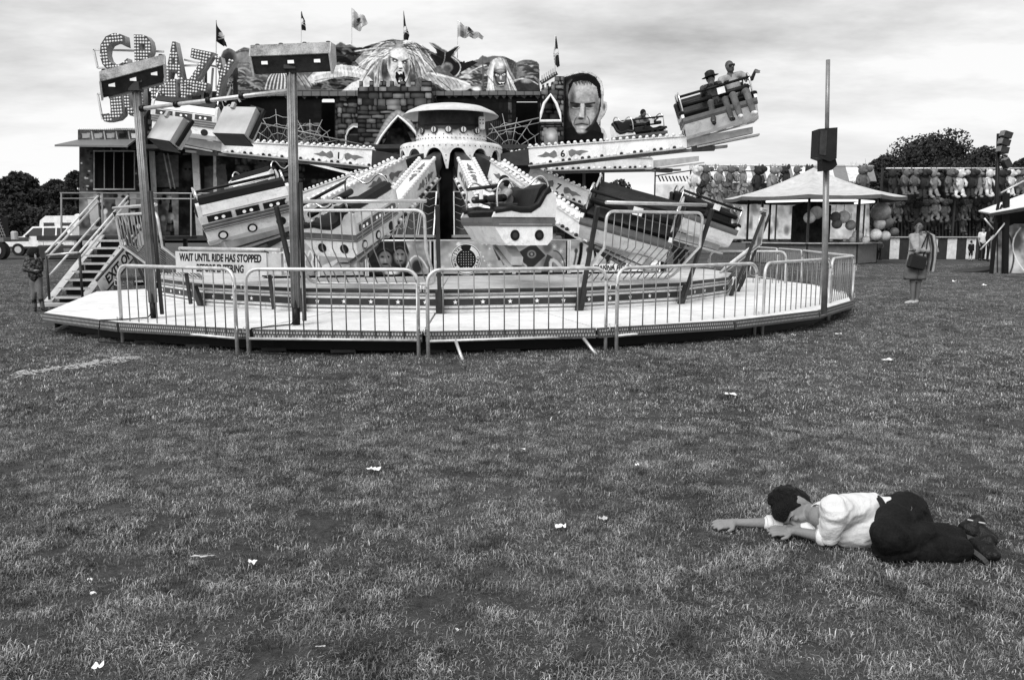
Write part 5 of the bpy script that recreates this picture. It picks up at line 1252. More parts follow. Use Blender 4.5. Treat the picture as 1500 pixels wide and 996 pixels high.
Cc.build('cabin_wall', cab, plane_at(YF-.8), .05)
mb = MB(); wbox(mb, 117, 197, 215, 346, YF-.72, YF+1.6, YF-.8); mb.build('cabin_body', darkin, cab, world=True)
for px in (138, 153, 167, 181, 197):
    mb = MB(); mb.bar(at(px, 222, YF-.86), at(px, 277, YF-.86), .025); mb.build('window_bar', steel, cab, world=True)
for y_ in (221.5, 277.5): mb = MB(); mb.bar(at(137, y_, YF-.86), at(198, y_, YF-.86), .04); mb.build('window_frame', lgrey, cab, world=True)
mb = MB(); p = [at(80, 215, YF-2.4), at(187, 216, YF-2.4), at(200, 206, YF-.8), at(116, 207, YF-.8)]; q = [v+Vector((0,0,.05)) for v in p]; mb.add(p+q, [(3,2,1,0),(4,5,6,7),(0,1,5,4),(1,2,6,5),(2,3,7,6),(3,0,4,7)]); mb.build('raised_flap', M('flap_grey', .16, .5), cab, world=True)
F_ = Art(114, 190, 206, 208, 1.3, v=.10); F_.noise(1.0, 8)
for i in range(5): F_.poly([(120+i*18, 196),(132+i*18, 195),(131+i*18, 202),(121+i*18, 203)], rng.choice([.3, .5, .03])); F_.line([(134+i*18, 193),(136+i*18, 205)], 1, .5)
F_.build('fascia', cab, plane_at(YF-.95), .1)
mb = MB()
for i in range(30): mb.ball(at(116+i*3, 189.5, YF-.95), .035, 6, 4)
mb.build('bulbs', bulbm, cab, world=True, kind='stuff')
# --- illuminated letters CRAZY JUMP
sign = thing('letter_sign', 'big bulb-studded letters CRAZY JUMP on a light frame at the castle\'s left end', 'sign', tuple(at(230, 180, YF-1.2)))
ivs = WM[sign.name].inverted()
facem = M('letter_face', .07, .4, var=.3); sidem = M('letter_side', .36, .45, var=.25)
def letter(ch, px0, px1, py0, py1, rot=0, Y=YF-1.2, persp=0, yaw=0):
    s = Y/FPX; w, h = (px1-px0)*s, (py1-py0)*s
    c = at((px0+px1)/2, (py0+py1)/2, Y)
    me = text_mesh(ch, 1.0, depth=.12, bold=.045); n = len(me.vertices); a = np.empty(n*3); me.vertices.foreach_get('co', a); a = a.reshape(-1, 3)
    a[:,0] *= w/(a[:,0].max()-a[:,0].min()); a[:,1] *= h/(a[:,1].max()-a[:,1].min()); me.vertices.foreach_set('co', a.ravel()); me.materials.append(facem); me.materials.append(sidem)
    for p in me.polygons: p.material_index = 0 if p.normal.z > .7 else 1
    Fm = ivs @ frame(c, Vector((1, yaw, 0)), Vector((yaw, -1, 0))) @ Matrix.Rotation(R(rot), 4, 'Z')
    o = inst('letter', me, sign, mat4=Fm)
    # bulbs on the face: rows inside the letter outline
    tris = [[a[i] for i in p.vertices] for p in me.polygons if p.normal.z > .7]
    mb = MB(); st = .084
    def inside(x, y):
        for t_ in tris:
            r = False; m = len(t_)
            for i in range(m):
                xa, ya = t_[i][0], t_[i][1]; xb, yb = t_[(i+1)%m][0], t_[(i+1)%m][1]
                if (ya > y) != (yb > y) and x < (xb-xa)*(y-ya)/(yb-ya)+xa: r = not r
            if r: return True
        return False
    ny = int(h/st); 
    for j in range(ny+1):
        for i in range(int(w/st)+1):
            x, y = -w/2+st*(i+.5), -h/2+st*(j+.5)
            if inside(x, y) and all(inside(x+e*.018, y+f*.018) for e in (-1,1) for f in (-1,1)): mb.ball((x, y, .13), (.034,.034,.03), 6, 4)
    mb.v = [tuple(v) for v in mb.v]; mb_me = mb.mesh('bulbs'); mb_me.materials.append(bulbm); b_ = inst('bulbs', mb_me, o); b_['kind'] = 'stuff'
letter('C', 149, 190, 53, 108, 3, yaw=-.12); letter('R', 200, 235, 55, 110, -2, yaw=-.12); letter('A', 243, 273, 65, 121, -4, yaw=-.12); letter('Z', 276, 313, 77, 132, -12, yaw=-.12); letter('Y', 312, 343, 88, 142, -14, yaw=-.12)
letter('J', 149, 184, 118, 177, 2, yaw=-.12); letter('U', 185, 214, 124, 171, 0, yaw=-.12); letter('M', 224, 262, 118, 152, -2, yaw=-.12); letter('P', 268, 296, 119, 154, -6, yaw=-.12)
frm = M('sign_frame_pale', .6, .4)
for pts in ([(137,73),(143,100),(290,96)], [(137,73),(240,76)], [(143,138),(150,175)], [(143,138),(200,132)], [(270,88),(335,102)], [(300,100),(296,150)], [(312,100),(308,150)]):
    for p, q in zip(pts[:-1], pts[1:]):
        mb = MB(); mb.bar(at(p[0], p[1], YF-.9), at(q[0], q[1], YF-.9), .05); mb.build('frame_tube', frm, sign, world=True)
mb = MB(); mb.bar(at(218, 60, YF-.8), at(212, 200, YF-.8), .1); mb.bar(at(300, 90, YF-.8), at(300, 215, YF-.8), .1); mb.bar(at(345, 100, YF-.8), at(345, 215, YF-.8), .1); mb.build('sign_post', dgrey, sign, world=True)
mb = MB(); mb.bar(at(316, 128, YF-.8), at(352, 118, YF-.8), .05); mb.bar(at(330, 108, YF-.8), at(352, 150, YF-.8), .05); mb.bar(at(330, 150, YF-.8), at(345, 112, YF-.8), .05); mb.build('lattice', frm, sign, world=True)
# --- flags
def flag(px, ytop, pts, v, label, kind):
    f = thing('flag', label, 'flag', tuple(at(px, 130, YF+.1)), group='pennants flying above the castle'); mb = MB(); mb.tube([at(px, 132, YF+.1), at(px, ytop, YF+.1)], .015, 6); mb.build('flagpole', M('flagpole_pale', .55, .4), f, world=True)
    x0, x1 = min(p[0] for p in pts)-1, max(p[0] for p in pts)+1; y0, y1 = min(p[1] for p in pts)-1, max(p[1] for p in pts)+1
    A = Art(x0, y0, x1, y1, 3.0, v=v, alpha=0); A.poly(pts, 1, 1, 'A'); A.noise(.7, 8); cx_, cy_ = (x0+x1)/2, (y0+y1)/2
    l = .55 if v < .1 else .05
    A.ell(cx_-1, cy_, 3, 3.4, l, soft=.2); A.line([(cx_-4, cy_+3), (cx_+5, cy_+7)], 1, l); A.line([(cx_+4, cy_+1), (cx_-4, cy_+8)], 1, l)
    pf = plane_at(YF+.1)
    def wav(X, Y):
        P = pf(X, Y); return (P[0], P[1]-.12*np.sin((X-px)*.45)-.01*(X-px), P[2])
    A.build('cloth', f, wav, .01, mat=M('flag_cloth', .5, .8, var=.15, attr='Col'))
flag(316.5, 30, [(317,30),(322,42),(336,66),(337,72),(327,68),(316,60)], .03, 'dark skull pennant flying from the castle corner beside the letters', 0)
flag(441, 18, [(443,18),(448,32),(449,46),(444,47),(441,34),(440,23)], .03, 'furled dark pennant above the thick lighting pole\'s lamp box', 0)
flag(515, 12, [(515,12),(526,22),(536,26),(540,36),(530,48),(518,42),(514,38)], .42, 'pale patterned flag bellying out above the castle left of the white-haired ghoul', 0)
flag(591, 16, [(591,16),(596,40),(600,52),(597,66),(593,72),(590,60)], .025, 'narrow dark pennant rising over the white-haired ghoul\'s forehead', 0)
flag(670, 31, [(670,31),(690,45),(709,57),(707,62),(692,58),(670,55)], .42, 'pale pointed pennant streaming right over the bat wing', 0)
flag(813, 52, [(814,52),(818,80),(820,98),(816,101),(812,92),(811,78)], .03, 'thin dark pennant on the right castle turret', 0)
# ================================================================== EXIT STAIRS
st = thing('exit_stairs', 'metal steps with white handrails and an EXIT ONLY side board, left of the ride', 'stairs', (-8.7, 15.6, 0))
XL, XRr, Y0s, Y1s, ZT = -9.05, -8.40, 15.6, 17.7, 1.34
for i in range(8):
    u = (i+.5)/8; y, z = Y0s+(Y1s-Y0s)*u, .10+(ZT-.10)*u
    mb = MB(); mb.box(((XL+XRr)/2, y, z), (XRr-XL-.04, .26, .03)); mb.build('tread', M('tread_plate', .22, .5, metal=.4), st, world=True)
    mb = MB(); mb.box(((XL+XRr)/2, y+.12, z-.08), (XRr-XL-.05, .012, .13)); mb.build('riser', dgrey, st, world=True)
    mb = MB(); mb.box(((XL+XRr)/2, y-.135, z), (XRr-XL-.04, .014, .045)); mb.build('nosing', alu, st, world=True)
for x in (XL, XRr):
    mb = MB(); mb.bar((x, Y0s-.1, .10), (x, Y1s, ZT+.03), .04, .16, up=(1,0,0)); mb.build('stringer', alu if x == XL else lgrey, st, world=True)
    mb = MB()
    mb.tube([(x, Y0s-.05, .05), (x, Y0s-.05, 1.05)], .025, 8); mb.build('newel', darksteel, st, world=True)
    for dz in (1.0, .88, .52):
        if x == XRr and dz == .52: continue
        mb = MB(); mb.tube([(x, Y0s-.05, .05+dz), (x, Y1s, ZT+dz-.1)], .021, 8); mb.build('handrail', white2, st, world=True)
    mb = MB(); mb.tube([(x, Y1s, ZT-.3), (x, Y1s, ZT+.95)], .025, 8); mb.build('newel', darksteel, st, world=True)
for k in range(6):
    y = Y0s+.0; mb = MB(); x = XL+(XRr-XL)*(k+.5)/6
    mb.tube([(x, Y0s-.12, .10), (x, Y0s-.12, .95)], .008, 6); 
mb = MB(); mb.tube([(XL, Y0s-.05, 1.0), (XRr, Y0s-.1, 1.06)], .02, 8); mb.build('cross_rail', alu, st, world=True)
mb = MB(); mb.box((XL+.3, Y0s-.25, .06), (.75, .35, .05)); mb.build('foot_plate', lgrey, st, world=True)
e0, e1 = Vector((-8.22, 15.55, .33)), Vector((-8.22, 17.45, 1.36)); dd = (e1-e0).normalized(); nn0 = Vector((.62, -.78, 0)); 
e1 = Vector((-7.95, 17.3, 1.36)); e0 = Vector((-8.15, 15.75, .36)); dd = (e1-e0).normalized(); nb_ = Vector((dd.y, -dd.x, 0)).normalized()
Fe = frame((e0+e1)/2, dd, nb_); mb = MB(); mb.box((0,0,0), ((e1-e0).length, .30, .03)); mb.v = [tuple(Fe @ Vector(v)) for v in mb.v]; eb = mb.build('side_board', white2, st, world=True)
me = text_mesh('EXIT ONLY', .27, depth=.003, bold=.03, xs=1.0); me.materials.append(black); inst('lettering', me, eb, mat4=WM[st.name].inverted() @ frame((e0+e1)/2+nb_*.018, dd, nb_))
mb = MB(); mb.box((0, -.17, 0), ((e1-e0).length*1.0, .03, .04)); mb.box((0, .17, 0), ((e1-e0).length*1.0, .03, .04)); mb.v = [tuple(Fe @ Vector(v)) for v in mb.v]; mb.build('board_edge', dgrey, st, world=True)
mb = MB(); mb.box((XL+.3, 18.6, ZT-.02), (2.2, 1.8, .06)); mb.build('landing', dgrey, st, world=True)
mb = MB()
for x, y in ((XL-.6, 19.4), (XL-.6, 17.9), (XRr+.5, 19.4), (XRr+.6, 17.9)): mb.bar((x, y, 0), (x, y, ZT-.04), .08)
mb.build('landing_leg', darksteel, st, world=True)

# ================================================================== TREES
leafm = M('leaves_dark', .05, .8, var=.8, scale=.7, spec=.1); leafm2 = M('leaves_mid', .07, .7, var=.5, scale=1.3)
def leaf_tree(x, y, h, rx, label, seed, n=7000, mat=None, leaf=.15, low=.12, lumps=16):
    n = int(n*1.8); rng = np.random.RandomState(seed); t_ = thing('leafy_tree', label, 'tree', (x, y, 0))
    mb = MB(); mb.tube([(0,0,-.1),(.1,0,h*.2),(0,.1,h*.45),(.1,0,h*.7)], [h*.045,h*.032,h*.024,h*.01], 8); mb.build('trunk', barkm, t_)
    mb = MB(); C = []
    for i in range(lumps):
        a = rng.rand()*2*PI; zz_ = h*(low+.12+(.74-low)*rng.rand()**.8); k = math.sqrt(max(.08, 1-((zz_/h-.48)/.56)**2)); rr = rx*k*(.25+.75*rng.rand()**.5)*.8
        C.append((rr*math.cos(a), rr*math.sin(a)*.8, zz_, rx*rng.uniform(.22, .42)))
        mb.tube([(0,0,h*.3*min(1,zz_/h*1.3)), (rr*math.cos(a)*.5, rr*math.sin(a)*.4, (h*.3+zz_)/2), (rr*math.cos(a), rr*math.sin(a)*.8, zz_)], [h*.014,h*.009,h*.003], 5)
    C.append((0,0,h-rx*.30,rx*.34)); C.append((rx*.25,0,h-rx*.42,rx*.34)); C.append((-rx*.28,0,h-rx*.45,rx*.33)); mb.build('limbs', barkm, t_, kind='stuff')
    C = np.array(C); which = rng.randint(0, len(C), n); d = rng.normal(size=(n, 3)); d /= np.linalg.norm(d, axis=1)[:, None]
    r = C[which, 3]*(.45+.62*rng.rand(n)**.6); P = C[which, :3]+d*r[:, None]*np.array([1, 1, .78]); P[:, 2] = np.clip(P[:, 2], h*low*.6, h*1.02)
    u = rng.normal(size=(n, 3)); u /= np.linalg.norm(u, axis=1)[:, None]; v = np.cross(u, rng.normal(size=(n, 3))); v /= np.linalg.norm(v, axis=1)[:, None]
    s_ = (leaf*(.6+.8*rng.rand(n)))[:, None]; V = np.concatenate([P-u*s_, P+v*s_*.55, P+u*s_, P-v*s_*.55], 1).reshape(-1, 3)
    me = bpy.data.meshes.new('crown'); me.from_pydata(V.tolist(), [], np.arange(n*4).reshape(-1, 4).tolist()); me.materials.append(mat or leafm)
    o = inst('crown', me, t_); o['kind'] = 'stuff'; return t_
def pt_tree(px, ptop, wpx, Y, *a, **k):
    g = at(px, 340, Y); top = at(px, ptop, Y); return leaf_tree(g.x, Y, top.z, wpx/FPX*Y/2, *a, **k)
pt_tree(1352, 192, 178, 72, 'largest round dark tree behind the prize stall at the right', 1, 13000, low=.1, lumps=26)
pt_tree(1436, 212, 92, 80, 'dark tree right of the largest one, behind the floodlight mast', 2, 6000)
pt_tree(1292, 226, 76, 66, 'low dark tree between the speaker pole and the largest tree', 3, 5000)
pt_tree(1494, 230, 60, 78, 'dark tree cut by the right edge of the picture', 4, 4000)
pt_tree(1395, 230, 130, 66, 'low bushy dark tree under the two round crowns at the right', 14, 6000)
pt_tree(34, 250, 86, 62, 'tall dark tree left of the show cabin, nearest the left edge', 5, 7000, lumps=20)
pt_tree(88, 262, 70, 66, 'dark tree between the tall left tree and the show cabin', 6, 6000)
pt_tree(-8, 278, 60, 58, 'dark tree cut by the left edge above the truck', 7, 4000)
pt_tree(118, 250, 50, 64, 'dark tree just beside the wall of the show cabin', 8, 4000)
pt_tree(60, 300, 150, 58, 'low dark bushy tree behind the white car and caravan', 9, 8000, low=.02)
pt_tree(905, 262, 60, 90, 'thin dark tree seen under the raised right arm, behind the castle end', 10, 2200, leaf=.18)
def bare_tree(px, ptop, wpx, Y, label, seed):
    g = at(px, 340, Y); h = at(px, ptop, Y).z; w = wpx/FPX*Y/2; rng = random.Random(seed); t_ = thing('bare_tree', label, 'tree', (g.x, Y, 0), group='pale bare trees on the horizon')
    mb = MB(); mb2 = MB()
    def grow(p, d, L, r, dep):
        q = p+d*L; (mb if dep < 2 else mb2).tube([p, q], [r, r*.7], 5 if dep < 3 else 3, cap=False)
        if dep >= 6: return
        for i in range(3 if dep < 5 else 2):
            dd_ = (d+Vector((rng.uniform(-.8, .8), rng.uniform(-.6, .6), rng.uniform(-.15, .55)))).normalized(); grow(q if i else p.lerp(q, .75), dd_, L*rng.uniform(.62, .82), r*.62, dep+1)
    grow(Vector((0,0,0)), Vector((0,0,1)), h*.27, .22, 0)
    for b_, nm in ((mb, 'trunk'), (mb2, 'twigs')): o = b_.build1(nm, barkp, t_, 'stuff')
bare_tree(1238, 210, 60, 95, 'pale bare tree directly behind the pole with the speaker', 1); bare_tree(1262, 216, 50, 95, 'pale bare tree between the speaker pole and the dark trees', 2)
bare_tree(1066, 232, 60, 100, 'faint bare tree above the striped awning at the right', 3); bare_tree(1218, 222, 40, 98, 'small faint bare tree just left of the speaker pole', 4)
# far hedge line
rng = np.random.RandomState(5); n = 16000; X = rng.uniform(-130, 130, n); Z = rng.rand(n)**.7*(2.6+1.3*np.sin(X*.12)+.9*np.sin(X*.37)); Yh = 118+rng.normal(0, 1.5, n)
P = np.stack([X, Yh, Z], 1); u = rng.normal(size=(n, 3))*.5; v = rng.normal(size=(n, 3))*.4; V = np.concatenate([P-u, P+v, P+u, P-v], 1).reshape(-1, 3)
me = bpy.data.meshes.new('hedge'); me.from_pydata(V.tolist(), [], np.arange(n*4).reshape(-1, 4).tolist()); me.materials.append(leafm2)
o = bpy.data.objects.new('hedge', me); COL.objects.link(o); tag(o, kind='stuff')

names = ['first', 'second', 'third', 'fourth', 'fifth', 'sixth', 'seventh', 'eighth', 'ninth', 'tenth', 'eleventh', 'twelfth', 'thirteenth', 'fourteenth', 'fifteenth']
# ================================================================== ROUND STALL with pale conical roof
KX, KY = at(1187, 340, 39).x, 39.0
k_ = thing('round_stall', 'round prize stall with a pale pointed canvas roof, right of the ride', 'stall', (KX, KY, 0))
zt, ze, rr_ = at(1187, 246, KY).z, 3.08, 4.15
for i in range(8):
    a, b_ = PI/4*i+R(22.5), PI/4*(i+1)+R(22.5); mb = MB(); Vv = []; m = 6
    for j in range(m+1):
        u = j/m
        for kk in range(5):
            t = kk/4; p = Vector((math.cos(a), math.sin(a), 0)).lerp(Vector((math.cos(b_), math.sin(b_), 0)), t)*rr_*u
            sag = -.18*math.sin(PI*u)*(1+.8*math.sin(PI*t)); Vv.append((p.x, p.y, zt+(ze-zt)*u+sag-(.06*math.sin(PI*t) if j == m else 0)))
    mb.add(Vv, [(j*5+q, j*5+q+1, (j+1)*5+q+1, (j+1)*5+q) for j in range(m) for q in range(4)], True)
    pn_ = mb.build('roof_panel', canvas, k_)
    mb = MB(); e = Vv[-5:]; mb.add(e+[(x, y, z-.16) for x, y, z in e], [(q, q+1, q+6, q+5) for q in range(4)]); mb.build('valance', canvasd, pn_)
    p = Vector((math.cos(a), math.sin(a), 0))*2.95; mb = MB(); mb.bar(p, p+Vector((0,0,ze)), .09); mb.build('post', darksteel, k_)
    q = Vector((math.cos(b_), math.sin(b_), 0))*2.95; mb = MB(); mb.bar(p+Vector((0,0,.48)), q+Vector((0,0,.48)), .08, .88); mb.build('counter_front', mgrey, k_); mb = MB(); mb.bar(p*1.03+Vector((0,0,.95)), q*1.03+Vector((0,0,.95)), .35, .05); mb.build('counter_top', lgrey, k_)
    if i in (4, 5, 6, 7): mb = MB(); mb.tube([p*.93+Vector((0,0,ze-.22)), q*.93+Vector((0,0,ze-.22))], .05, 8); mb.build('strip_light', M('lit_tube', .9, .3, emit=1.0), k_)
mb = MB(); mb.lathe([(.9, 0), (.9, 2.7), (.2, 2.9)], (0,0,0), 12); mb.build('prize_core', M('prize_core_dark', .03, .9, var=.8, scale=3), k_)
bal = [(1186, 319, 8, .75), (1236, 318, 8.5, .75), (1224, 318, 7, .12), (1226, 328, 7, .2), (1246, 330, 7, .3), (1196, 312, 9, .5), (1290, 311, 13, .38), (1300, 326, 8, .14), (1289, 328, 8, .6), (1256, 345, 7, .6), (1283, 344, 8, .7), (1297, 346, 7, .5), (1250, 352, 6, .4), (1310, 340, 6, .2), (1268, 352, 6, .6)]
mats_b = {}
for i, (px, py, r, v) in enumerate(bal):
    c = at(px, py, KY-2.3); t_ = thing('prize_ball', '%s inflatable prize ball %s, %s from the left' % ('white' if v > .55 else 'grey' if v > .25 else 'dark', 'hung in the round stall' if px < 1275 and py < 340 else 'heaped low at the round stall' if py > 340 else 'hung right of the round stall', names[sorted(q[0] for q in bal).index(px)]), 'ball', tuple(c), group='inflatable balls hanging round the stall')
    mb = MB(); mb.ball((0,0,0), r/FPX*KY*1.0, 16, 10); mb.build('ball', M('ball_%s' % {0: 'dark', 1: 'grey', 2: 'pale', 3: 'white'}[min(3, int(v*4.4))], v, .4, var=.5, scale=2), t_); mb = MB(); mb.tube([(0,0,r/FPX*KY), (0,0,r/FPX*KY+.3)], .012, 4); mb.build('string', dgrey, t_)

# ================================================================== PRIZE STALL with hanging plush toys
YP = 44.0
ps = thing('prize_stall', 'long prize stall with striped counter and rails of hanging plush toys at the right', 'stall', tuple(Vector((at(1400, 340, YP).x, YP, 0))))
def xz(px, py, Y): p = at(px, py, Y); return p
mb = MB(); a, b_ = xz(1298, 247, YP-.2), xz(1520, 247, YP-.2); mb.tube([a, b_], .05, 6); mb.build('hanging_rail', galv, ps, world=True)
for px in (1293, 1402, 1520): mb = MB(); a = xz(px, 246, YP+.1); mb.bar(a, (a.x, a.y, 0), .10); mb.build('post', dgrey, ps, world=True)
N_ = Art(1292, 262, 1524, 352, .8, v=.03); N_.noise(1.8, 9)
for i in range(150): N_.ell(rng.uniform(1294, 1520), rng.uniform(296, 330), rng.uniform(2, 6), rng.uniform(3, 8), float(rng.choice([.10, .05, .02, .2, .3])), soft=.4, op=.7)
for x in range(1296, 1520, 5): N_.line([(x, 312), (x, 350)], 1.6, .28, .55)
N_.line([(1294, 324), (1520, 326)], 1.4, .02)
N_.build('back_netting', ps, plane_at(YP+1.4), .05)
for i in range(17):
    px = 1290+i*14; a, b_ = at(px, 349, YP-1.2), at(px+14, 349, YP-1.2); mb = MB(); mb.box(((a.x+b_.x)/2, YP-1.2, a.z/2), ((b_.x-a.x)*.98, .06, a.z-.05)); mb.build('counter_panel', white2 if i % 2 else dgrey, ps, world=True)
mb = MB(); a, b_ = at(1288, 348, YP-1.25), at(1530, 348, YP-1.25); mb.box(((a.x+b_.x)/2, YP-1.1, a.z+.02), (b_.x-a.x, .5, .05)); mb.build('counter_top', lgrey, ps, world=True)
plushm = {k: M('plush_'+k, v, .95, var=.5, scale=5, bump=.6, bscale=30) for k, v in (('dark', .035), ('grey', .13), ('mid', .26), ('white', .68))}
def plush_mesh(seed):
    rg = random.Random(seed*7+1); mb = MB(); q = rg.uniform; mb.ball((q(-.05,.05),0,-.62-q(-.05,.1)), (.22*q(.8,1.2),.18,.40*q(.85,1.15)), 10, 8); mb.ball((.03*q(-3,3),-.06,-.18), (.19*q(.85,1.25),.18,.19*q(.9,1.2)), 10, 8); mb.ball((.10,-.18,-.22), (.09,.12,.08), 8, 6)
    for s_ in (-1, 1):
        mb.ball((.13*s_,0,-.02), (.05*q(.8,1.6),.03,.09*q(.7,1.8)), 6, 5); mb.tube([(.14*s_,-.05,-.42), (.22*s_,-.18,-.62), (.16*s_,-.25,-.78)], [.07,.06,.06], 6); mb.tube([(.10*s_,-.02,-.90), (.13*s_+q(-.08,.08),-.12,-1.20), (.12*s_+q(-.1,.1),-.20,-1.42+q(0,.3))], [.10,.08,.07], 6); mb.ball((.13*s_,-.26,-1.46+q(-.02,.25)), (.08,.14,.07), 8, 5)
    if rg.random() < .5: mb.ball((.22,-.2,-.14), .13, 8, 6)
    mb.tube([(0,0,.0), (0,0,.12)], .012, 4); me = mb.mesh('plush_toy'); return me
PM = {}
def plush(px, py, Y, tone, sc, label, group, rz=0):
    key = (tone, int(px) % 7)
    if key not in PM: me = plush_mesh(int(px) % 7); me.materials.append(plushm[tone]); PM[key] = me
    o = bpy.data.objects.new('plush_toy', PM[key]); COL.objects.link(o); o.location = at(px, py, Y); o.rotation_euler = (0, 0, rz); o.scale = (sc*1.08, sc, sc); tag(o, label, 'plush toy', group); return o
row = [(1310,'dark'),(1325,'grey'),(1339,'grey'),(1353,'dark'),(1368,'mid'),(1392,'grey'),(1407,'white'),(1423,'dark'),(1436,'mid'),(1449,'white'),(1467,'dark'),(1481,'white'),(1496,'grey')]
rg = random.Random(9)
for i, (px, tn) in enumerate(row): plush(px, 249, YP-.25, tn, rg.uniform(1.0, 1.2), '%s plush toy, %s from the left on the prize stall\'s top rail' % ({'dark':'dark','grey':'grey','mid':'two-tone grey','white':'bright white'}[tn], names[i]), 'plush toys on the top rail of the prize stall', rg.uniform(-.6, .6))
for i in range(15):
    px = 1302+i*14; tn = rg.choice(['dark', 'grey', 'grey', 'dark', 'mid']); plush(px, 293+rg.uniform(-3, 3), YP+.5, tn, rg.uniform(.8, 1.0), 'shaded plush toy in the prize stall\'s lower row, %s from the left' % names[i], 'plush toys in the lower row of the prize stall', rg.uniform(-.8, .8))
for i in range(10):
    px = 1306+i*21; plush(px, 314+rg.uniform(-3, 3), YP+.8, rg.choice(['dark', 'grey', 'dark']), .72, 'dark plush toy low against the stall netting, %s from the left' % names[i], 'plush toys low against the netting', rg.uniform(-.8, .8))
# ---- striped awning stall behind the round stall
YA = 50.0
aw = thing('awning_stall', 'stall with a grey and white striped awning behind the pale pointed roof', 'stall', tuple(Vector((at(1140, 340, YA).x, YA, 0))))
for i in range(13):
    x0_, x1_ = 1010+i*20, 1030+i*20; a, b_, c, d = at(x0_+8, 243, YA+1.5), at(x1_+8, 243, YA+1.5), at(x1_+14, 266, YA-.2), at(x0_+14, 266, YA-.2)
    mb = MB(); up_ = Vector((0,0,.04)); P = [a, b_, c, d]; mb.add(P+[p+up_ for p in P], [(3,2,1,0),(4,5,6,7),(0,1,5,4),(1,2,6,5),(2,3,7,6),(3,0,4,7)]); mb.build('awning_stripe', white2 if i % 2 else M('awning_grey', .20, .8), aw, world=True)
for px in (960, 1012, 1140, 1270): a = at(px, 244, YA); mb = MB(); mb.bar((a.x, a.y, 0), (a.x, a.y, a.z), .08); mb.build('post', dgrey, aw, world=True)
mb = MB(); mb.tube([at(960, 258, YA-.1), at(1012, 250, YA-.1), at(1110, 251, YA-.1)], .04, 6); mb.build('front_rail', dgrey, aw, world=True)
Bk = Art(958, 268, 1275, 352, .7, v=.55); Bk.noise(.5, 14); 
for i in range(80): Bk.ell(rng.uniform(960, 1274), rng.uniform(280, 345), rng.uniform(2, 7), rng.uniform(4, 10), float(rng.choice([.4, .15, .06, .6])), soft=.4, op=.6)
Bk.poly([(1110,268),(1275,268),(1275,300),(1110,300)], .10, .7); Bk.build('back_sheet', aw, plane_at(YA+1.6), .05)
for i in range(24):
    c = at(966+i*5.2, 262, YA-.1); mb = MB(); mb.bar(c+Vector((-.08,0,.16)), c+Vector((.08,0,-.16)), .07); mb.build('hanging_prize', black, aw, world=True)
mb = MB(); mb.tube([at(1016, 242, YP-.3), at(1280, 244, YP-.3)], .04, 6); rl = mb.build('plush_rail', galv); tag(rl, 'thin high rail with plush toys hung above the pale pointed roof', 'rail')
for i, (px, tn) in enumerate(((1017,'white'),(1033,'grey'),(1052,'mid'),(1070,'grey'),(1088,'mid'),(1112,'dark'),(1132,'mid'),(1151,'dark'),(1170,'grey'),(1186,'dark'),(1264,'grey'))):
    plush(px, 244, YP-.35, tn, rg.uniform(.95, 1.25), '%s plush toy, %s from the left on the rail above the pale roof' % ({'dark':'dark','grey':'grey','mid':'pale grey','white':'white'}[tn], names[i]), 'plush toys on the rail behind the pale roof', rg.uniform(-.6, .6))
for i, px in enumerate((1024, 1046, 1062, 1090)): plush(px, 268, YP-.5, ['dark','mid','grey','mid'][i], .8, ['dark', 'pale', 'grey', 'light grey'][i]+' plush toy hung lower beside the right ride cars, '+names[i]+' from the left', 'plush toys hung lower beside the ride', .3)

# ================================================================== RIGHT EDGE: small ride with canopy, ramp, floodlight mast
YR = 29.0
sr = thing('small_ride', 'small covered ride with painted side panel and white canopy at the right edge', 'ride', tuple(Vector((at(1470, 340, YR).x, YR, 0))))
def quad(pts, th, name, mat, par):
    P = [Vector(p) for p in pts]; n_ = (P[1]-P[0]).cross(P[2]-P[1]).normalized()*th; mb = MB(); mb.add(P+[p+n_ for p in P], [(3,2,1,0),(4,5,6,7),(0,1,5,4),(1,2,6,5),(2,3,7,6),(3,0,4,7)]); return mb.build(name, mat, par, world=True)
quad([at(1433, 309, YR+1), at(1560, 262, YR+1), at(1560, 292, YR-2), at(1450, 312, YR-1)], .05, 'canopy', M('canopy_white', .75, .8), sr)
quad([at(1450, 313, YR-1), at(1560, 293, YR-2), at(1560, 300, YR-2), at(1450, 317, YR-1)], .03, 'canopy_edge', dgrey, sr)
Pn = Art(1452, 328, 1530, 404, 1.2, v=.30); Pn.noise(.9, 12); Pn.poly([(1452,328),(1500,320),(1452,346)], .03); Pn.ell(1488, 352, 9, 14, .12, soft=.3); Pn.ell(1486, 384, 10, 14, .5, soft=.4); Pn.curve((1476,340),(1492,370),(1480,400),2.5,.06); Pn.line([(1461,330),(1461,403)], 2, .02); Pn.curve((1495,334),(1470,360),(1500,396),1.6,.6)
Pn.build('painted_panel', sr, plane_at(YR-.5), .06)
mb = MB(); a, b_ = at(1452, 404, YR-.52), at(1540, 412, YR-.52); mb.bar(a, b_, .08, .06); mb.build('bottom_trim', lgrey, sr, world=True)
for (p, q, w_) in (((1459, 326), (1452, 402), .10), ((1474, 283), (1472, 405), .16), ((1464, 290), (1456, 335), .07), ((1455, 330), (1468, 300), .05)): mb = MB(); mb.bar(at(p[0], p[1], YR-.9), at(q[0], q[1], YR-.9), w_); mb.build('post', black, sr, world=True)
for (p, q) in (((1466, 283), (1500, 265)), ((1452, 352), (1476, 322)), ((1442, 320), (1455, 336)), ((1436, 366), (1456, 345))): mb = MB(); mb.tube([at(p[0], p[1], YR-.95), at(q[0], q[1], YR-.95)], .03, 6); mb.build('brace', galv, sr, world=True)
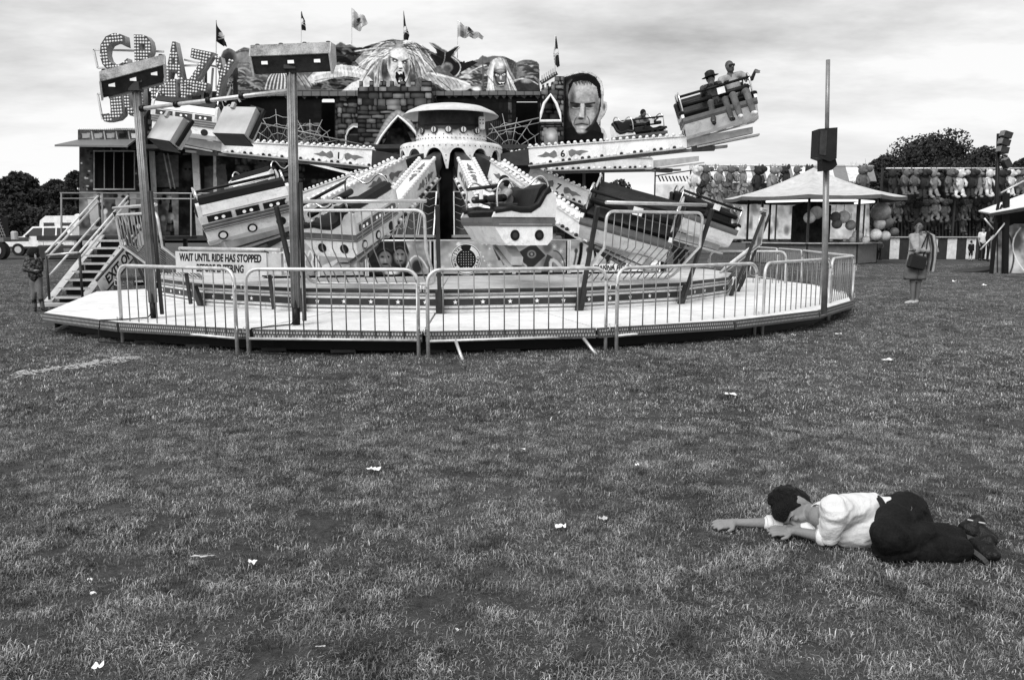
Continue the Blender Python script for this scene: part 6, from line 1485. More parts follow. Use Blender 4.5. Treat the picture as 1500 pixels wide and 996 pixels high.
mb = MB(); mb.prism([(0,0),(1.9,0),(1.9,.22)], -.6, .6, lambda u, v, w_: Vector((at(1397, 392, YR+1).x+u, YR+w_+.5, v+.02))); mb.build('ramp', M('ramp_dark', .03, .6), sr, world=True)
mb = MB(); c = at(1500, 345, YR+2.5); mb.box((c.x+1.6, c.y, 1.3), (4.0, 2.5, 2.3)); mb.build('ride_body', darkin, sr, world=True)
fm = thing('floodlight_mast', 'thin black mast with a stack of three floodlights and one below, at the right edge', 'floodlight', tuple(Vector((at(1458, 395, 28).x, 30.0, 0))))
mb = MB(); mb.tube([at(1456, 394, 30), at(1463, 196, 30)], .07, 8); mb.build('mast', black, fm, world=True)
def flood(px, py, r):
    c = at(px, py, 29.8); Rm = Matrix.Rotation(r, 3, 'Y'); mb = MB(); mb.box(c, (.30, .3, .22), rot=Rm); f = mb.build('floodlight', darksteel, fm, world=True); mb = MB(); mb.box(c+Rm @ Vector((-.19, -.05, 0)), (.04, .26, .19), rot=Rm); mb.build('lens', steel, f, world=True)
    mb = MB(); mb.bar(c, Vector((at(1462, py, 30).x, 30, c.z-.05)), .04); mb.build('arm', black, f, world=True)
flood(1474, 198, .3); flood(1471, 209, .25); flood(1469, 220, .2); flood(1474, 240, 1.0)

# ================================================================== LEFT EDGE: truck, white car, caravan
def wheel(par, c, r=.36, w=.24):
    mb = MB(); mb.tube([Vector(c)-Vector((0,w/2,0)), Vector(c)+Vector((0,w/2,0))], r, 20); t = mb.build('wheel', rubber, par, world=True); mb = MB(); mb.disc(Vector(c)-Vector((0,w/2,0)), (0,-1,0), r*.55, .02, 16); mb.build('rim', alu, t, world=True)
YC = 54; a = at(70, 340, YC); cv = thing('caravan', 'white touring caravan parked behind the exit steps at the left', 'caravan', (a.x, YC, 0))
prof = [(0,.45),(0,1.6),(.12,2.2),(.5,2.5),(4.6,2.55),(5.0,2.2),(5.1,1.2),(5.0,.45)]
mb = MB(); mb.prism(prof, -1.0, 1.0, lambda u, v, w_: (u, w_, v)); mb.build('body', white, cv)
for (x0_, w_) in ((.35, .7), (1.45, .75), (2.6, .9), (3.9, .7)): mb = MB(); mb.box((x0_+w_/2, -1.01, 1.75), (w_, .03, .62)); mb.build('window', glassd, cv)
mb = MB(); mb.box((2.5, -1.01, .95), (5.0, .02, .06)); mb.build('trim_line', lgrey, cv); mb = MB(); mb.box((1.9, -1.01, .85), (.6, .02, .4)); mb.build('hatch', dgrey, cv); mb = MB(); mb.ball((2.2,0,2.55), (.3,.3,.12), 10, 6); mb.build('roof_vent', white2, cv)
wheel(cv, (a.x+2.7, YC-.9, .34)); mb = MB(); mb.bar((-.9,0,.5), (0,0,.5), .1); mb.build('tow_bar', dgrey, cv)
YC = 50; a = at(18, 340, YC); ca = thing('parked_car', 'white four-wheel-drive car parked between the truck and the caravan', 'car', (a.x, YC, 0))
body = [(0,.45),(0,.95),(.15,1.08),(1.15,1.18),(1.75,1.78),(3.9,1.82),(4.25,1.2),(4.3,.45)]
mb = MB(); mb.prism(body, -.9, .9, lambda u, v, w_: (u, w_*(1 if v < 1.25 else .86), v)); mb.build('body', white, ca)
for pts in ([(1.30,1.20),(1.80,1.68),(2.35,1.70),(2.35,1.20)], [(2.45,1.20),(2.45,1.70),(3.15,1.70),(3.15,1.20)], [(3.25,1.20),(3.25,1.70),(3.80,1.70),(3.98,1.20)]): mb = MB(); mb.prism(pts, -.905, -.86, lambda u, v, w_: (u, w_*(1 if v < 1.25 else .90), v)); mb.build('window', glassd, ca)
for x in (2.4, 3.2): mb = MB(); mb.box((x-.0, -.903, .85), (.02, .012, .66)); mb.build('door_gap', dgrey, ca)
mb = MB(); mb.box((-.02, -.6, .85), (.06, .3, .16)); mb.build('headlight', alu, ca); mb = MB(); mb.box((1.5, -1.0, 1.2), (.12, .18, .14)); mb.build('mirror', dgrey, ca); mb = MB(); mb.box((2.15, -.905, .5), (4.2, .03, .14)); mb.build('sill', dgrey, ca)
for x in (.85, 3.4): wheel(ca, (a.x+x, YC-.82, .38), .38)
YC = 43; a = at(-70, 340, YC); tr = thing('truck', 'dark flatbed truck with double rear wheels and a mesh cage at the left edge', 'truck', (a.x, YC, 0))
mb = MB(); mb.box((1.6, 0, 1.05), (3.6, 2.2, .22)); mb.build('bed', mgrey, tr); mb = MB(); mb.box((.9, 0, 1.55), (2.2, 2.0, .8)); mb.build('load', dgrey, tr)
for x in (2.35, 3.05): wheel(tr, (a.x+x-.05, YC-.95, .5), .50, .4)
for i in range(8):
    mb = MB(); mb.bar((2.55+.12*i-.1*0, -.9, 1.2), (2.25+.10*i, -.9, 2.5), .03); mb.build('cage_bar', steel, tr)
for i in range(8):
    mb = MB(); z = 1.3+.16*i; mb.bar((2.5-.035*i, -.91, z), (3.4-.035*i, -.91, z), .03); mb.build('cage_bar', steel, tr)
mb = MB(); mb.box((2.9, -.6, 1.7), (.7, .5, 1.0)); mb.build('machine', black, tr)
mb = MB(); mb.box((3.75, -.7, 1.25), (.3, .3, .5), bev=.1); mb.build('lamp_cluster', lgrey, tr)
# low equipment in front of the caravan
a = at(97, 374, 40); eq = thing('generator', 'low dark equipment box on the grass left of the exit steps', 'equipment', (a.x, 40, 0))
mb = MB(); mb.box((0,0,.45), (2.4,.9,.7), bev=.06); mb.build('box', dgrey, eq); mb = MB(); mb.tube([(-1.1,-.4,1.0),(1.1,-.4,1.0)], .03, 6); mb.build('rail', steel, eq); mb = MB(); mb.box((.4,-.46,.5), (.5,.02,.3)); mb.build('panel', mgrey, eq)

# ================================================================== CROWD BARRIERS
def barrier_mesh(L_):
    fr = MB(); r = .15; h = 1.02; zb = .20; pts = [(0,0,0),(0,0,h-r)]+[(r*(1-math.cos(PI/2*i/5)), 0, h-r+r*math.sin(PI/2*i/5)) for i in range(1, 6)]+[(L_-r+r*math.sin(PI/2*i/5), 0, h-r*(1-math.cos(PI/2*i/5))) for i in range(0, 6)]+[(L_,0,h-r),(L_,0,0)]
    fr.tube(pts, .0225, 8); lo = MB(); lo.tube([(0,0,zb),(L_,0,zb)], .017, 8); return fr, lo
barm = MB().tube([(0,0,.20),(0,0,1.01)], .0082, 6).mesh('barrier_bar'); barm.materials.append(steel)
def barrier(p, q, label, splay=False, nb=11):
    p, q = Vector((p[0], p[1], 0)), Vector((q[0], q[1], 0)); L_ = (q-p).length; yaw = math.atan2(q.y-p.y, q.x-p.x)
    t_ = thing('crowd_barrier', label, 'barrier', tuple(p), (0,0,yaw), group='steel crowd barriers round the ride'); fr, lo = barrier_mesh(L_)
    fr.build('frame', galv, t_); lo.build('bottom_rail', galv, t_)
    for i in range(nb): inst('barrier_bar', barm, t_, loc=(L_*(i+1)/(nb+1), 0, 0))
    for x in (.02, L_-.02):
        mb = MB(); s_ = 1 if x < 1 else -1
        for z in (.82, .33): mb.tube([(x-.02*s_, -.02, z), (x-.06*s_, -.03, z+.02), (x-.065*s_, -.03, z-.05), (x-.03*s_, -.02, z-.06)], .007, 6)
        mb.build('hook', alu, t_)
    if splay:
        for x, dx in ((.32, .04), (L_-.30, .10)): mb = MB(); mb.tube([(x, .0, .20), (x+dx, -.26, .0)], .020, 8); mb.build('foot', alu, t_)
    return t_
F = [(-5.12,10.38),(-3.27,9.38),(-3.13,9.36),(-1.09,9.2),(-.97,9.12),(1.14,9.62),(1.27,9.60),(3.40,11.08),(3.53,11.14),(5.16,12.95),(5.22,13.05),(6.17,14.41)]
labs = ['leftmost front crowd barrier, before the notice board', 'crowd barrier in front of the thick lighting pole', 'crowd barrier with two splayed feet, centre front', 'crowd barrier right of the one with splayed feet', 'crowd barrier ending at the tall speaker pole', 'short-looking crowd barrier right of the speaker pole, at the corner']
for i in range(6): barrier(F[2*i], F[2*i+1], labs[i], splay=(i == 2), nb=(11 if i < 4 else 12 if i == 4 else 11))
chain = [(6.2,14.5),(6.5,16.7),(6.85,18.9),(7.0,21.1),(6.95,23.3)]
for i in range(4): barrier(chain[i], chain[i+1], 'far-side crowd barrier running back behind the ride, %s from the corner' % names[i], nb=12)
barrier((4.55, 18.4), (6.2, 18.1), 'white crowd barrier on the far side of the ride, seen under the right car', nb=11)
# ================================================================== PEOPLE
def figure(name, label, J, k, loc=(0,0,0), rz=0, mat4=None, top=cloth_m, legs=cloth_d, shoes=black, sk=skin, hair=hairm, sleeves=1.0, legc=1.0, boots=0.0, hairstyle='short', vox=.022, group=None, skirt=None, bulk=1.0):
    t_ = thing(name, label, 'person', loc, (0,0,rz), group=group, mat=mat4)
    V = {a: Vector(b)*k for a, b in J.items()}; s = k; hd = V['head']; hw = .078*s
    fd = Vector(J.get('face', (0,-1,0))).normalized()
    S_ = [('e', hd, (hw, hw*1.18, .115*s)), ('e', hd+fd*.03*s-Vector((0,0,.05*s)), (.055*s, .055*s, .06*s)), ('c', hd+fd*.085*s+Vector((0,0,.005*s)), hd+fd*.108*s-Vector((0,0,.022*s)), .010*s, .015*s), ('c', V['neck'], hd-Vector((0,0,.04*s)), .055*s, .05*s),
      ('c', V['neck'], V['chest'], .07*s, .13*s), ('c', V['chest'], V['pelvis'], .13*s, .12*s), ('c', V['lsh'], V['rsh'], .055*s, .055*s)]
    side = fd.cross(Vector((0,0,1))).normalized()
    for g in (-1, 1): S_.append(('e', hd+side*g*hw*.98, (.016*s, .022*s, .030*s)))
    for a in 'lr':
        S_ += [('c', V[a+'sh'], V[a+'el'], .048*s, .038*s), ('c', V[a+'el'], V[a+'wr'], .038*s, .027*s), ('c', V[a+'hip'], V[a+'kn'], .080*s, .055*s), ('c', V[a+'kn'], V[a+'an'], .055*s, .036*s), ('c', V[a+'an'], V[a+'toe'], .036*s, .03*s)]
        d = (V[a+'wr']-V[a+'el']).normalized(); d = Vector(J.get(a+'hd', tuple(d))).normalized(); pm = V[a+'wr']+d*.05*s; n = d.cross(Vector((0,.3,1))).normalized(); S_.append(('c', V[a+'wr'], pm+d*.02*s, .028*s, .032*s))
        for i in range(4): o_ = n*(i-1.5)*.019*s; L_ = (.065, .078, .074, .058)[i]*s; S_.append(('c', pm+d*.03*s+o_, pm+d*(.03*s+L_)+o_*1.25-Vector((0,0,.012*s)), .0105*s, .009*s))
        S_.append(('c', pm-n*.03*s, pm-n*.055*s+d*.035*s, .012*s, .010*s))
    body = fuse('body', sk, t_, S_, voxel=vox*.62, smooth=2, world=False)
    b = bulk; T = [('c', V['neck']-Vector((0,0,.03*s)), V['chest'], .075*s*b, .150*s*b), ('c', V['chest'], V['pelvis'], .150*s*b, .140*s*b), ('c', V['lsh'], V['rsh'], .070*s*b, .070*s*b), ('e', V['pelvis']+Vector((0,0,.0)), (.165*s*b, .135*s*b, .10*s))]
    for a in 'lr':
        T.append(('c', V[a+'sh'], V[a+'el'] if sleeves >= .5 else V[a+'sh'].lerp(V[a+'el'], .7), .066*s*b, .056*s*b))
        if sleeves > .5: T.append(('c', V[a+'el'], V[a+'el'].lerp(V[a+'wr'], min(1, (sleeves-.5)*2)*.92), .056*s*b, .044*s*b))
    fuse('top', top, t_, T, voxel=vox, smooth=3, world=False)
    T = [('e', V['pelvis'], (.150*s, .125*s, .11*s))]
    for a in 'lr':
        T.append(('c', V[a+'hip'], V[a+'kn'], .094*s, .070*s))
        if legc > .5: T.append(('c', V[a+'kn'], V[a+'kn'].lerp(V[a+'an'], (legc-.5)*2*.95), .070*s, .058*s))
    fuse('trousers' if skirt is None else 'shorts', legs, t_, T, voxel=vox, smooth=3, world=False)
    for a in 'lr':
        T = [('c', V[a+'an']-Vector((0,0,.02*s)), V[a+'toe'], .048*s, .040*s)]
        if boots: T.append(('c', V[a+'an'].lerp(V[a+'kn'], boots), V[a+'an'], .066*s, .052*s))
        fuse('boot' if boots else 'shoe', shoes, t_, T, voxel=vox*.8, smooth=2, world=False)
    if hairstyle == 'short': T = [('e', hd-fd*.018*s+Vector((0,0,.030*s)), (hw*1.22, hw*1.32, .118*s))]
    elif hairstyle == 'bun': T = [('e', hd-fd*.022*s+Vector((0,0,.028*s)), (hw*1.24, hw*1.32, .118*s)), ('e', hd-fd*.12*s+Vector((0,0,.01*s)), (.05*s,)*3)]
    elif hairstyle == 'curly': T = [('e', hd-fd*.03*s+Vector((0,0,.02*s)), (hw*1.8, hw*1.8, .155*s))]+[('e', hd-fd*.05*s+Vector((math.cos(q*1.1)*hw*1.3, math.sin(q*1.1)*hw*1.2, (.10-.028*q)*s)), (.065*s,)*3) for q in range(9)]
    elif hairstyle == 'shaved': T = [('e', hd-fd*.010*s+Vector((0,0,.03*s)), (hw*1.02, hw*1.16, .092*s))]
    else: T = []
    if T:
        hh = fuse('hair', hair, t_, T, voxel=vox*.7, smooth=1, world=False)
    # sockets, brows and mouth
    mb = MB()
    for g in (-1, 1): mb.ball(hd+fd*(.083*s)+side*g*.030*s+Vector((0,0,.010*s)), (.013*s, .013*s, .007*s), 8, 5)
    mb.build('eye', black, t_); mb = MB(); mb.ball(hd+fd*.090*s-Vector((0,0,.055*s)), (.022*s, .010*s, .006*s), 8, 5); mb.build('mouth', M('lips', .06, .5), t_)
    return t_, V
STAND = dict(head=(0,-.02,1.59), neck=(0,0,1.43), chest=(0,0,1.25), pelvis=(0,0,.95), lsh=(-.17,0,1.38), rsh=(.17,0,1.38), lel=(-.22,.0,1.10), rel=(.22,.0,1.10), lwr=(-.20,-.10,.86), rwr=(.20,-.10,.86), lhip=(-.09,0,.90), rhip=(.09,0,.90), lkn=(-.10,-.02,.49), rkn=(.10,-.02,.49), lan=(-.10,0,.08), ran=(.10,0,.08), ltoe=(-.12,-.16,.035), rtoe=(.12,-.16,.035))
def P_(**k): d = dict(STAND); d.update(k); return d
# ---- woman with a shawl at the right, hand at her mouth (turned to the left)
g0 = onz(1338, 446, 0)
wJ = P_(face=(-.55,-.85,-.05), head=(-.02,-.04,1.57), lsh=(-.15,-.06,1.36), rsh=(.15,.05,1.36), lel=(-.13,-.24,1.08), lwr=(-.09,-.15,1.42), lhd=(.1,.2,1), rel=(.16,-.10,1.08), rwr=(-.17,-.26,1.10), rhd=(-1,-.1,-.1), lan=(-.05,-.05,.08), ran=(.07,.03,.08), ltoe=(-.20,-.10,.035), rtoe=(-.06,-.08,.035), lkn=(-.06,-.04,.48), rkn=(.07,0,.48), lhip=(-.08,0,.88), rhip=(.08,0,.88))
wt, wv = figure('person', 'woman in pale top and shorts with striped shawl and dark bag, hand at her mouth', wJ, 1.0, tuple(g0), .0, top=cloth_l, legs=M('khaki_cloth', .16, .9, var=.4, bump=.5), shoes=lgrey, sk=M('woman_skin', .13, .5), hairstyle='bun', legc=.5, sleeves=1.0)
mb = MB(); V = []
def strip(mb, pts, w, out, th=.02):
    V = []
    for p in pts: p = Vector(p); V += [p-Vector(w)/2, p+Vector(w)/2]
    n = len(pts); V2 = [v+Vector(out)*th for v in V]; fs = []
    for i in range(n-1): a = 2*i; fs += [(a, a+1, a+3, a+2), (a+2*n, a+2+2*n, a+3+2*n, a+1+2*n), (a, a+2, a+2+2*n, a+2*n), (a+1, a+1+2*n, a+3+2*n, a+3)]
    mb.add(V+V2, fs, True)
mb = MB(); strip(mb, [(.0,.10,1.42),(.12,.04,1.46),(.20,-.05,1.38),(.25,-.06,1.15),(.27,-.03,.9),(.26,0,.66)], (.10,-.10,0), (1,-.5,.2), .03); strip(mb, [(.20,.06,1.40),(.27,.02,1.25),(.36,.02,1.13),(.40,.04,1.05)], (.10,.04,0), (.5,-1,.2), .03); sh = mb.build('shawl', M('pale_shawl', .42, .9, var=.3, bump=.5), wt)
for dx in (-.03, .03): mb = MB(); strip(mb, [(.16+dx,-.03,1.46),(.235+dx,-.10,1.38),(.285+dx,-.11,1.15),(.305+dx,-.08,.9),(.295+dx,-.05,.68)], (.018,-.018,0), (1,-.5,.2), .012); mb.build('stripe', dgrey, sh)
mb = MB(); mb.box((-.10,-.22,.86), (.34,.12,.28), bev=.05, rot=Matrix.Rotation(.2, 3, 'Y')); bg_ = mb.build('shoulder_bag', M('bag_leather', .015, .5, bump=.3), wt); mb = MB(); mb.tube([(-.22,-.22,.98),(-.02,-.20,1.12),(.16,-.06,1.42)], .012, 6); mb.tube([(.03,-.20,.98),(.10,-.17,1.15),(.17,-.06,1.42)], .012, 6); mb.build('strap', black, bg_)
# skirt flap of the shorts
for s_, q in ((-1, .0), (1, .02)): mb = MB(); mb.lathe([(.10,.90),(.125,.72),(.135,.55),(.125,.50),(.10,.52)], (.088*s_-.01, q-.01, 0), 16); mb.build('shorts_leg', MATS['khaki_cloth'], wt)
mb = MB(); mb.lathe([(.165,1.02),(.185,.90),(.20,.80),(.19,.80)], (0,-.01,0), 20); mb.build('tunic_hem', cloth_l, wt)
# ---- girl with curly hair and boots at the left
g1 = onz(56, 456, 0)
gJ = P_(face=(.85,-.45,.05), head=(.02,-.02,1.56), lel=(-.20,-.14,1.12), lwr=(.12,-.24,1.10), lhd=(1,-.1,.1), rel=(.22,-.10,1.12), rwr=(.14,-.14,1.40), rhd=(-.2,0,1), lan=(-.08,.0,.08), ran=(.14,-.02,.08), ltoe=(-.0,-.14,.035), rtoe=(.28,-.10,.035), rkn=(.11,-.04,.49), lkn=(-.07,-.03,.49))
figure('person', 'girl with bushy dark hair, patterned jacket and tall dark boots at the left edge', gJ, 1.165/1.70, tuple(g1), .0, top=M('patterned_jacket', .09, .85, var=1.6, scale=22), legs=M('grey_jeans', .15, .9, var=.5, bump=.4), shoes=M('boot_leather', .012, .4), hairstyle='curly', boots=.62, vox=.018, bulk=1.15)
# ---- far people at the right
g2 = onz(1437, 382, 0); figure('person', 'man in white shirt and dark trousers standing by the ramp at the right', P_(face=(-.9,-.2,0)), 1.0, tuple(g2), 0, top=cloth_w, sleeves=.4, vox=.03)
g3 = onz(1449, 383, 0); figure('person', 'person all in dark clothes beside the man in the white shirt', P_(face=(-.5,.6,0)), 1.04, tuple(g3), 0, top=cloth_d, vox=.03, sk=skind)
g4 = onz(1421, 383, 0); figure('person', 'small child in dark clothes with pale socks left of the white-shirted man', P_(face=(.9,-.3,0)), .60, tuple(g4), 0, top=cloth_d, legs=cloth_d, legc=.5, sk=skinl, vox=.02)
g5 = onz(1287, 381, 0); figure('person', 'dark-clothed child crouched against the round stall counter', P_(face=(.2,-.9,0), rel=(.2,-.2,1.1), rwr=(.05,-.3,1.0)), .68, tuple(g5), .4, top=M('dull_jacket', .06, .9), vox=.025, sk=skind)
g6 = Vector((at(812, 340, 22.6).x, 22.6, at(812, 386, 22.6).z)); figure('person', 'dark-haired person seen from behind through the ride, below the arm marked 5', P_(face=(0,1,0)), .92, tuple(g6-Vector((0,0,.55))), 0, top=cloth_m, vox=.03, sk=skind)
g7 = Vector((4.9, 23.5, 0)); figure('person', 'dark-clothed person standing beyond the ride, seen under the right cars', P_(face=(-.3,.9,0)), 1.0, tuple(g7), 0, top=cloth_d, vox=.03, sk=skind)
# ---- riders in the raised car
SIT = dict(head=(0,.06,1.16), neck=(0,.10,1.04), chest=(0,.12,.84), pelvis=(0,.10,.60), lsh=(-.18,.10,1.0), rsh=(.18,.10,1.0), lel=(-.26,-.08,.80), rel=(.26,-.10,.82), lwr=(-.20,-.36,.86), rwr=(.20,-.40,.92), lhip=(-.09,.05,.60), rhip=(.09,.05,.60), lkn=(-.12,-.44,.60), rkn=(.12,-.44,.60), lan=(-.11,-.62,.20), ran=(.13,-.60,.20), ltoe=(-.12,-.80,.16), rtoe=(.14,-.78,.15), face=(.1,-1,0))
def SP(**k): d = dict(SIT); d.update(k); return d
cF = CARM[5]
mt, mv = figure('person', 'shaven-headed man in sunglasses riding the raised car, arm over its end', SP(face=(.35,-.9,-.05), rel=(.34,-.02,.84), rwr=(.38,-.34,.93), rhd=(.1,-1,-.5), head=(.02,.06,1.18)), 1.06, mat4=cF @ Matrix.Translation((.44,.02,-.08)), top=cloth_l, legs=M('rider_trousers', .14, .9, var=.5, bump=.5), shoes=white2, hairstyle='shaved', hair=M('cropped_hair', .07, .7), sleeves=.4, vox=.022, sk=skind)
hd = mv['head']; fd = Vector((.35,-.9,-.05)).normalized(); sd_ = fd.cross(Vector((0,0,1))); mb = MB(); mb.bar(hd+fd*.088-sd_*.06+Vector((0,0,.015)), hd+fd*.088+sd_*.06+Vector((0,0,.015)), .03, .045); mb.build('sunglasses', black, mt)
wt2, wv2 = figure('person', 'rider in a dark hat bowing forward beside the man in sunglasses', SP(face=(-.2,-.8,-.6), head=(-.02,-.12,1.10), lel=(-.24,-.14,.82), lwr=(-.22,-.42,.92), rel=(.2,-.14,.82), rwr=(.1,-.42,.92), lkn=(-.16,-.42,.62), lan=(-.20,-.50,.24), ltoe=(-.22,-.68,.18)), .98, mat4=cF @ Matrix.Translation((.04,.02,-.06)), top=M('rider_top', .08, .9, var=.6), legs=M('rider_jeans', .09, .9, var=.5, bump=.5), shoes=black, hairstyle='short', vox=.022, sk=skin)
h2 = wv2['head']; mb = MB(); mb.lathe([(.17,0),(.10,.02),(.095,.09),(.05,.12),(0,.125)], tuple(h2+Vector((0,-.03,.05))), 20); mb.lathe([(.17,0),(.10,.005)], tuple(h2+Vector((0,-.03,.05))), 20); mb.build('hat', black, wt2)
cS = CARM[8]; figure('person', 'small far rider in the car behind arm 6', SP(face=(-.2,-1,0), head=(0,-.05,1.14)), .78, mat4=cS @ Matrix.Translation((.2,0,-.08)), top=cloth_m, vox=.028, sk=skind)
figure('person', 'rider half hidden inside the front-centre car', SP(face=(-.3,-1,0), lkn=(-.12,-.36,.66), rkn=(.12,-.36,.66), lan=(-.12,-.30,.60), ran=(.12,-.30,.60), ltoe=(-.12,-.38,.58), rtoe=(.12,-.38,.58)), .86, mat4=CARM[3] @ Matrix.Translation((-.30,-.02,-.08)), top=cloth_l, vox=.028, sk=skin)
# ================================================================== SLEEPING BOY
hc = onz(1163, 746, .145)
nk = onz(1200, 757, .150)
sR = onz(1206, 778, .075); sL = onz(1220, 741, .235)
ch = onz(1234, 757, .135); wa = onz(1278, 759, .125); pv = onz(1318, 757, .135)
eL = onz(1213, 787, .075); wL = onz(1163, 777, .065); eR = onz(1137, 766, .062); wR = onz(1078, 765, .060)
hipL = onz(1324, 744, .185); hipR = onz(1322, 776, .08)
kL = onz(1300, 786, .135); kR = onz(1303, 801, .068); aL = onz(1396, 787, .075); aR = onz(1402, 806, .052)
def Q(px, py, Y): return at(px, py, Y)
boy = thing('person', 'boy in white shirt and dark jeans asleep on his side on the grass', 'person', tuple(Vector((1.6, 3.75, 0))))
ax = Vector((-.93, .02, .31)).normalized()   # chin -> crown
fc = Vector((-.15, -.76, -.63)); fc = (fc-ax*fc.dot(ax)).normalized()     # face looks to the camera and down
sx = ax.cross(fc).normalized()
if sx.y > 0: sx = -sx                                     # sx: towards the ear that shows (upwards)
def HP(a, f, s_): return hc+ax*a+fc*f+sx*s_
Rh = Matrix((( sx.x, fc.x, ax.x), (sx.y, fc.y, ax.y), (sx.z, fc.z, ax.z)))
sh = [('e', hc, (.068, .080, .098), Rh), ('e', HP(.018, -.012, 0), (.072, .086, .088), Rh), ('e', HP(-.045, .038, 0), (.050, .040, .052), Rh), ('e', HP(-.078, .050, 0), (.026, .024, .022), Rh),
  ('e', HP(-.020, .055, .030), (.024, .022, .024), Rh), ('e', HP(-.020, .055, -.030), (.024, .022, .024), Rh), ('e', HP(.030, .066, 0), (.050, .016, .014), Rh),
  ('c', HP(.018, .072, 0), HP(-.020, .087, 0), .0075, .0105), ('e', HP(-.024, .082, .009), (.007,.008,.006), Rh), ('e', HP(-.024, .082, -.009), (.007,.008,.006), Rh),
  ('e', HP(-.048, .074, 0), (.020, .010, .005), Rh), ('e', HP(-.057, .072, 0), (.016, .010, .005), Rh),
  ('e', HP(.006, .071, .029), (.015, .010, .010), Rh), ('e', HP(.006, .071, -.029), (.015, .010, .010), Rh),
  ('e', HP(-.006, -.012, .069), (.008, .016, .027), Rh), ('c', HP(.016, -.022, .075), HP(-.016, -.016, .074), .006, .006),
  ('c', nk, HP(-.05, -.015, 0), .046, .043), ('c', nk, ch, .05, .09), ('c', ch, wa, .09, .078), ('c', wa, pv, .078, .085), ('c', sR, sL, .046, .046),
  ('c', sL, eL, .036, .030), ('c', eL, wL, .029, .019), ('c', sR, eR, .036, .029), ('c', eR, wR, .028, .018),
  ('c', hipL, kL, .06, .045), ('c', kL, aL, .042, .03), ('c', hipR, kR, .06, .045), ('c', kR, aR, .042, .03)]
def hand(w, d, nrm, thumb, splay, curl=.25, k=.83):
    d = Vector(d).normalized(); nrm = Vector(nrm).normalized(); s_ = d.cross(nrm).normalized(); res = [('c', w, w+d*.022, .019, .021)]
    pc = w+d*.047*k
    for o_ in (-.020, -.007, .007, .020): res.append(('c', w+d*.018+s_*o_*.7, w+d*.075*k+s_*o_*1.05, .0115, .0095))
    for i, o_ in enumerate((-.024, -.008, .008, .024)):
        L_ = (.050, .066, .070, .060)[i]*k; a = w+d*.072*k+s_*o_; dd_ = (d+s_*splay*(i-1.5)*.35).normalized(); b_ = a+dd_*L_*.45+nrm*.004; c_ = b_+(dd_-nrm*curl).normalized()*L_*.33; e_ = c_+(dd_-nrm*curl*2.0).normalized()*L_*.26
        res += [('c', a, b_, .0088, .0078), ('c', b_, c_, .0078, .0070), ('c', c_, e_, .0070, .0058)]
    a = w+d*.022+s_*thumb*.018; b_ = a+(d*.6+s_*thumb).normalized()*.032*k; c_ = b_+(d+s_*thumb*.35-nrm*.1).normalized()*.030*k; res += [('c', a, b_, .012, .0095), ('c', b_, c_, .0092, .0066)]
    return res
tR = onz(1035, 771, .048)
for k_ in range(len(sh)):
    pass
sh += hand(wR, tR-wR, (0,-.35,1), -1, .16, .30); tL = onz(1119, 778, .050)
sh += hand(wL, tL-wL, (0,-.45,1), -1, .14, .34)
body = fuse('body', skin, boy, sh, voxel=.0042, smooth=2)
# hair: cap over the crown and back, leaving the face and ear clear
hs = [('e', HP(.036, -.034, 0), (.077, .074, .083), Rh), ('e', HP(.000, -.052, 0), (.071, .056, .078), Rh), ('e', HP(.066, .030, 0), (.058, .050, .040), Rh), ('e', HP(.046, .00, .046), (.030, .052, .040), Rh), ('e', HP(.046, .00, -.046), (.030, .052, .040), Rh), ('c', HP(.006, .014, .067), HP(.036, .030, .060), .007, .014)]
rg = random.Random(4)
for i in range(60):
    a = rg.uniform(0, 2*PI); e = rg.uniform(-.2, PI/2); c = HP(.036+.084*math.sin(e), -.028+.08*math.cos(e)*math.cos(a)*(1 if math.cos(a) < 0 or e > .9 else .8), .077*math.cos(e)*math.sin(a)); hs.append(('e', c, (.008,.008,.008)))
for i in range(9): u = (i-4)/4; hs.append(('c', HP(.070-.006*abs(u), .066-.018*u*u, u*.046), HP(.046+.010*((i*3) % 3)/2, .082-.022*u*u, u*.048+.004), .010, .004))
fuse('hair', hairm, boy, hs, voxel=.0045, smooth=1)
for g in (1, -1):        # closed eyes with lashes, brows
    mb = MB(); mb.tube([HP(.0015+.0035*math.sin(PI*t), .0795-.010*abs(t-.5), g*(.017+.024*t)) for t in (0,.25,.5,.75,1)], .0017, 6); mb.build('eyelashes', black, boy, world=True)
    mb = MB(); mb.tube([HP(.029+.004*math.sin(PI*t), .0815-.012*t, g*(.014+.032*t)) for t in (0,.25,.5,.75,1)], [.002,.0035,.0035,.003,.0015], 6); mb.build('eyebrow', hairm, boy, world=True)
mb = MB(); mb.tube([HP(-.0555, .0865-.010*abs(t-.5)*2, (t-.5)*.034) for t in (0,.25,.5,.75,1)], .0016, 6); mb.build('mouth_line', M('lip_line', .04, .6), boy, world=True)
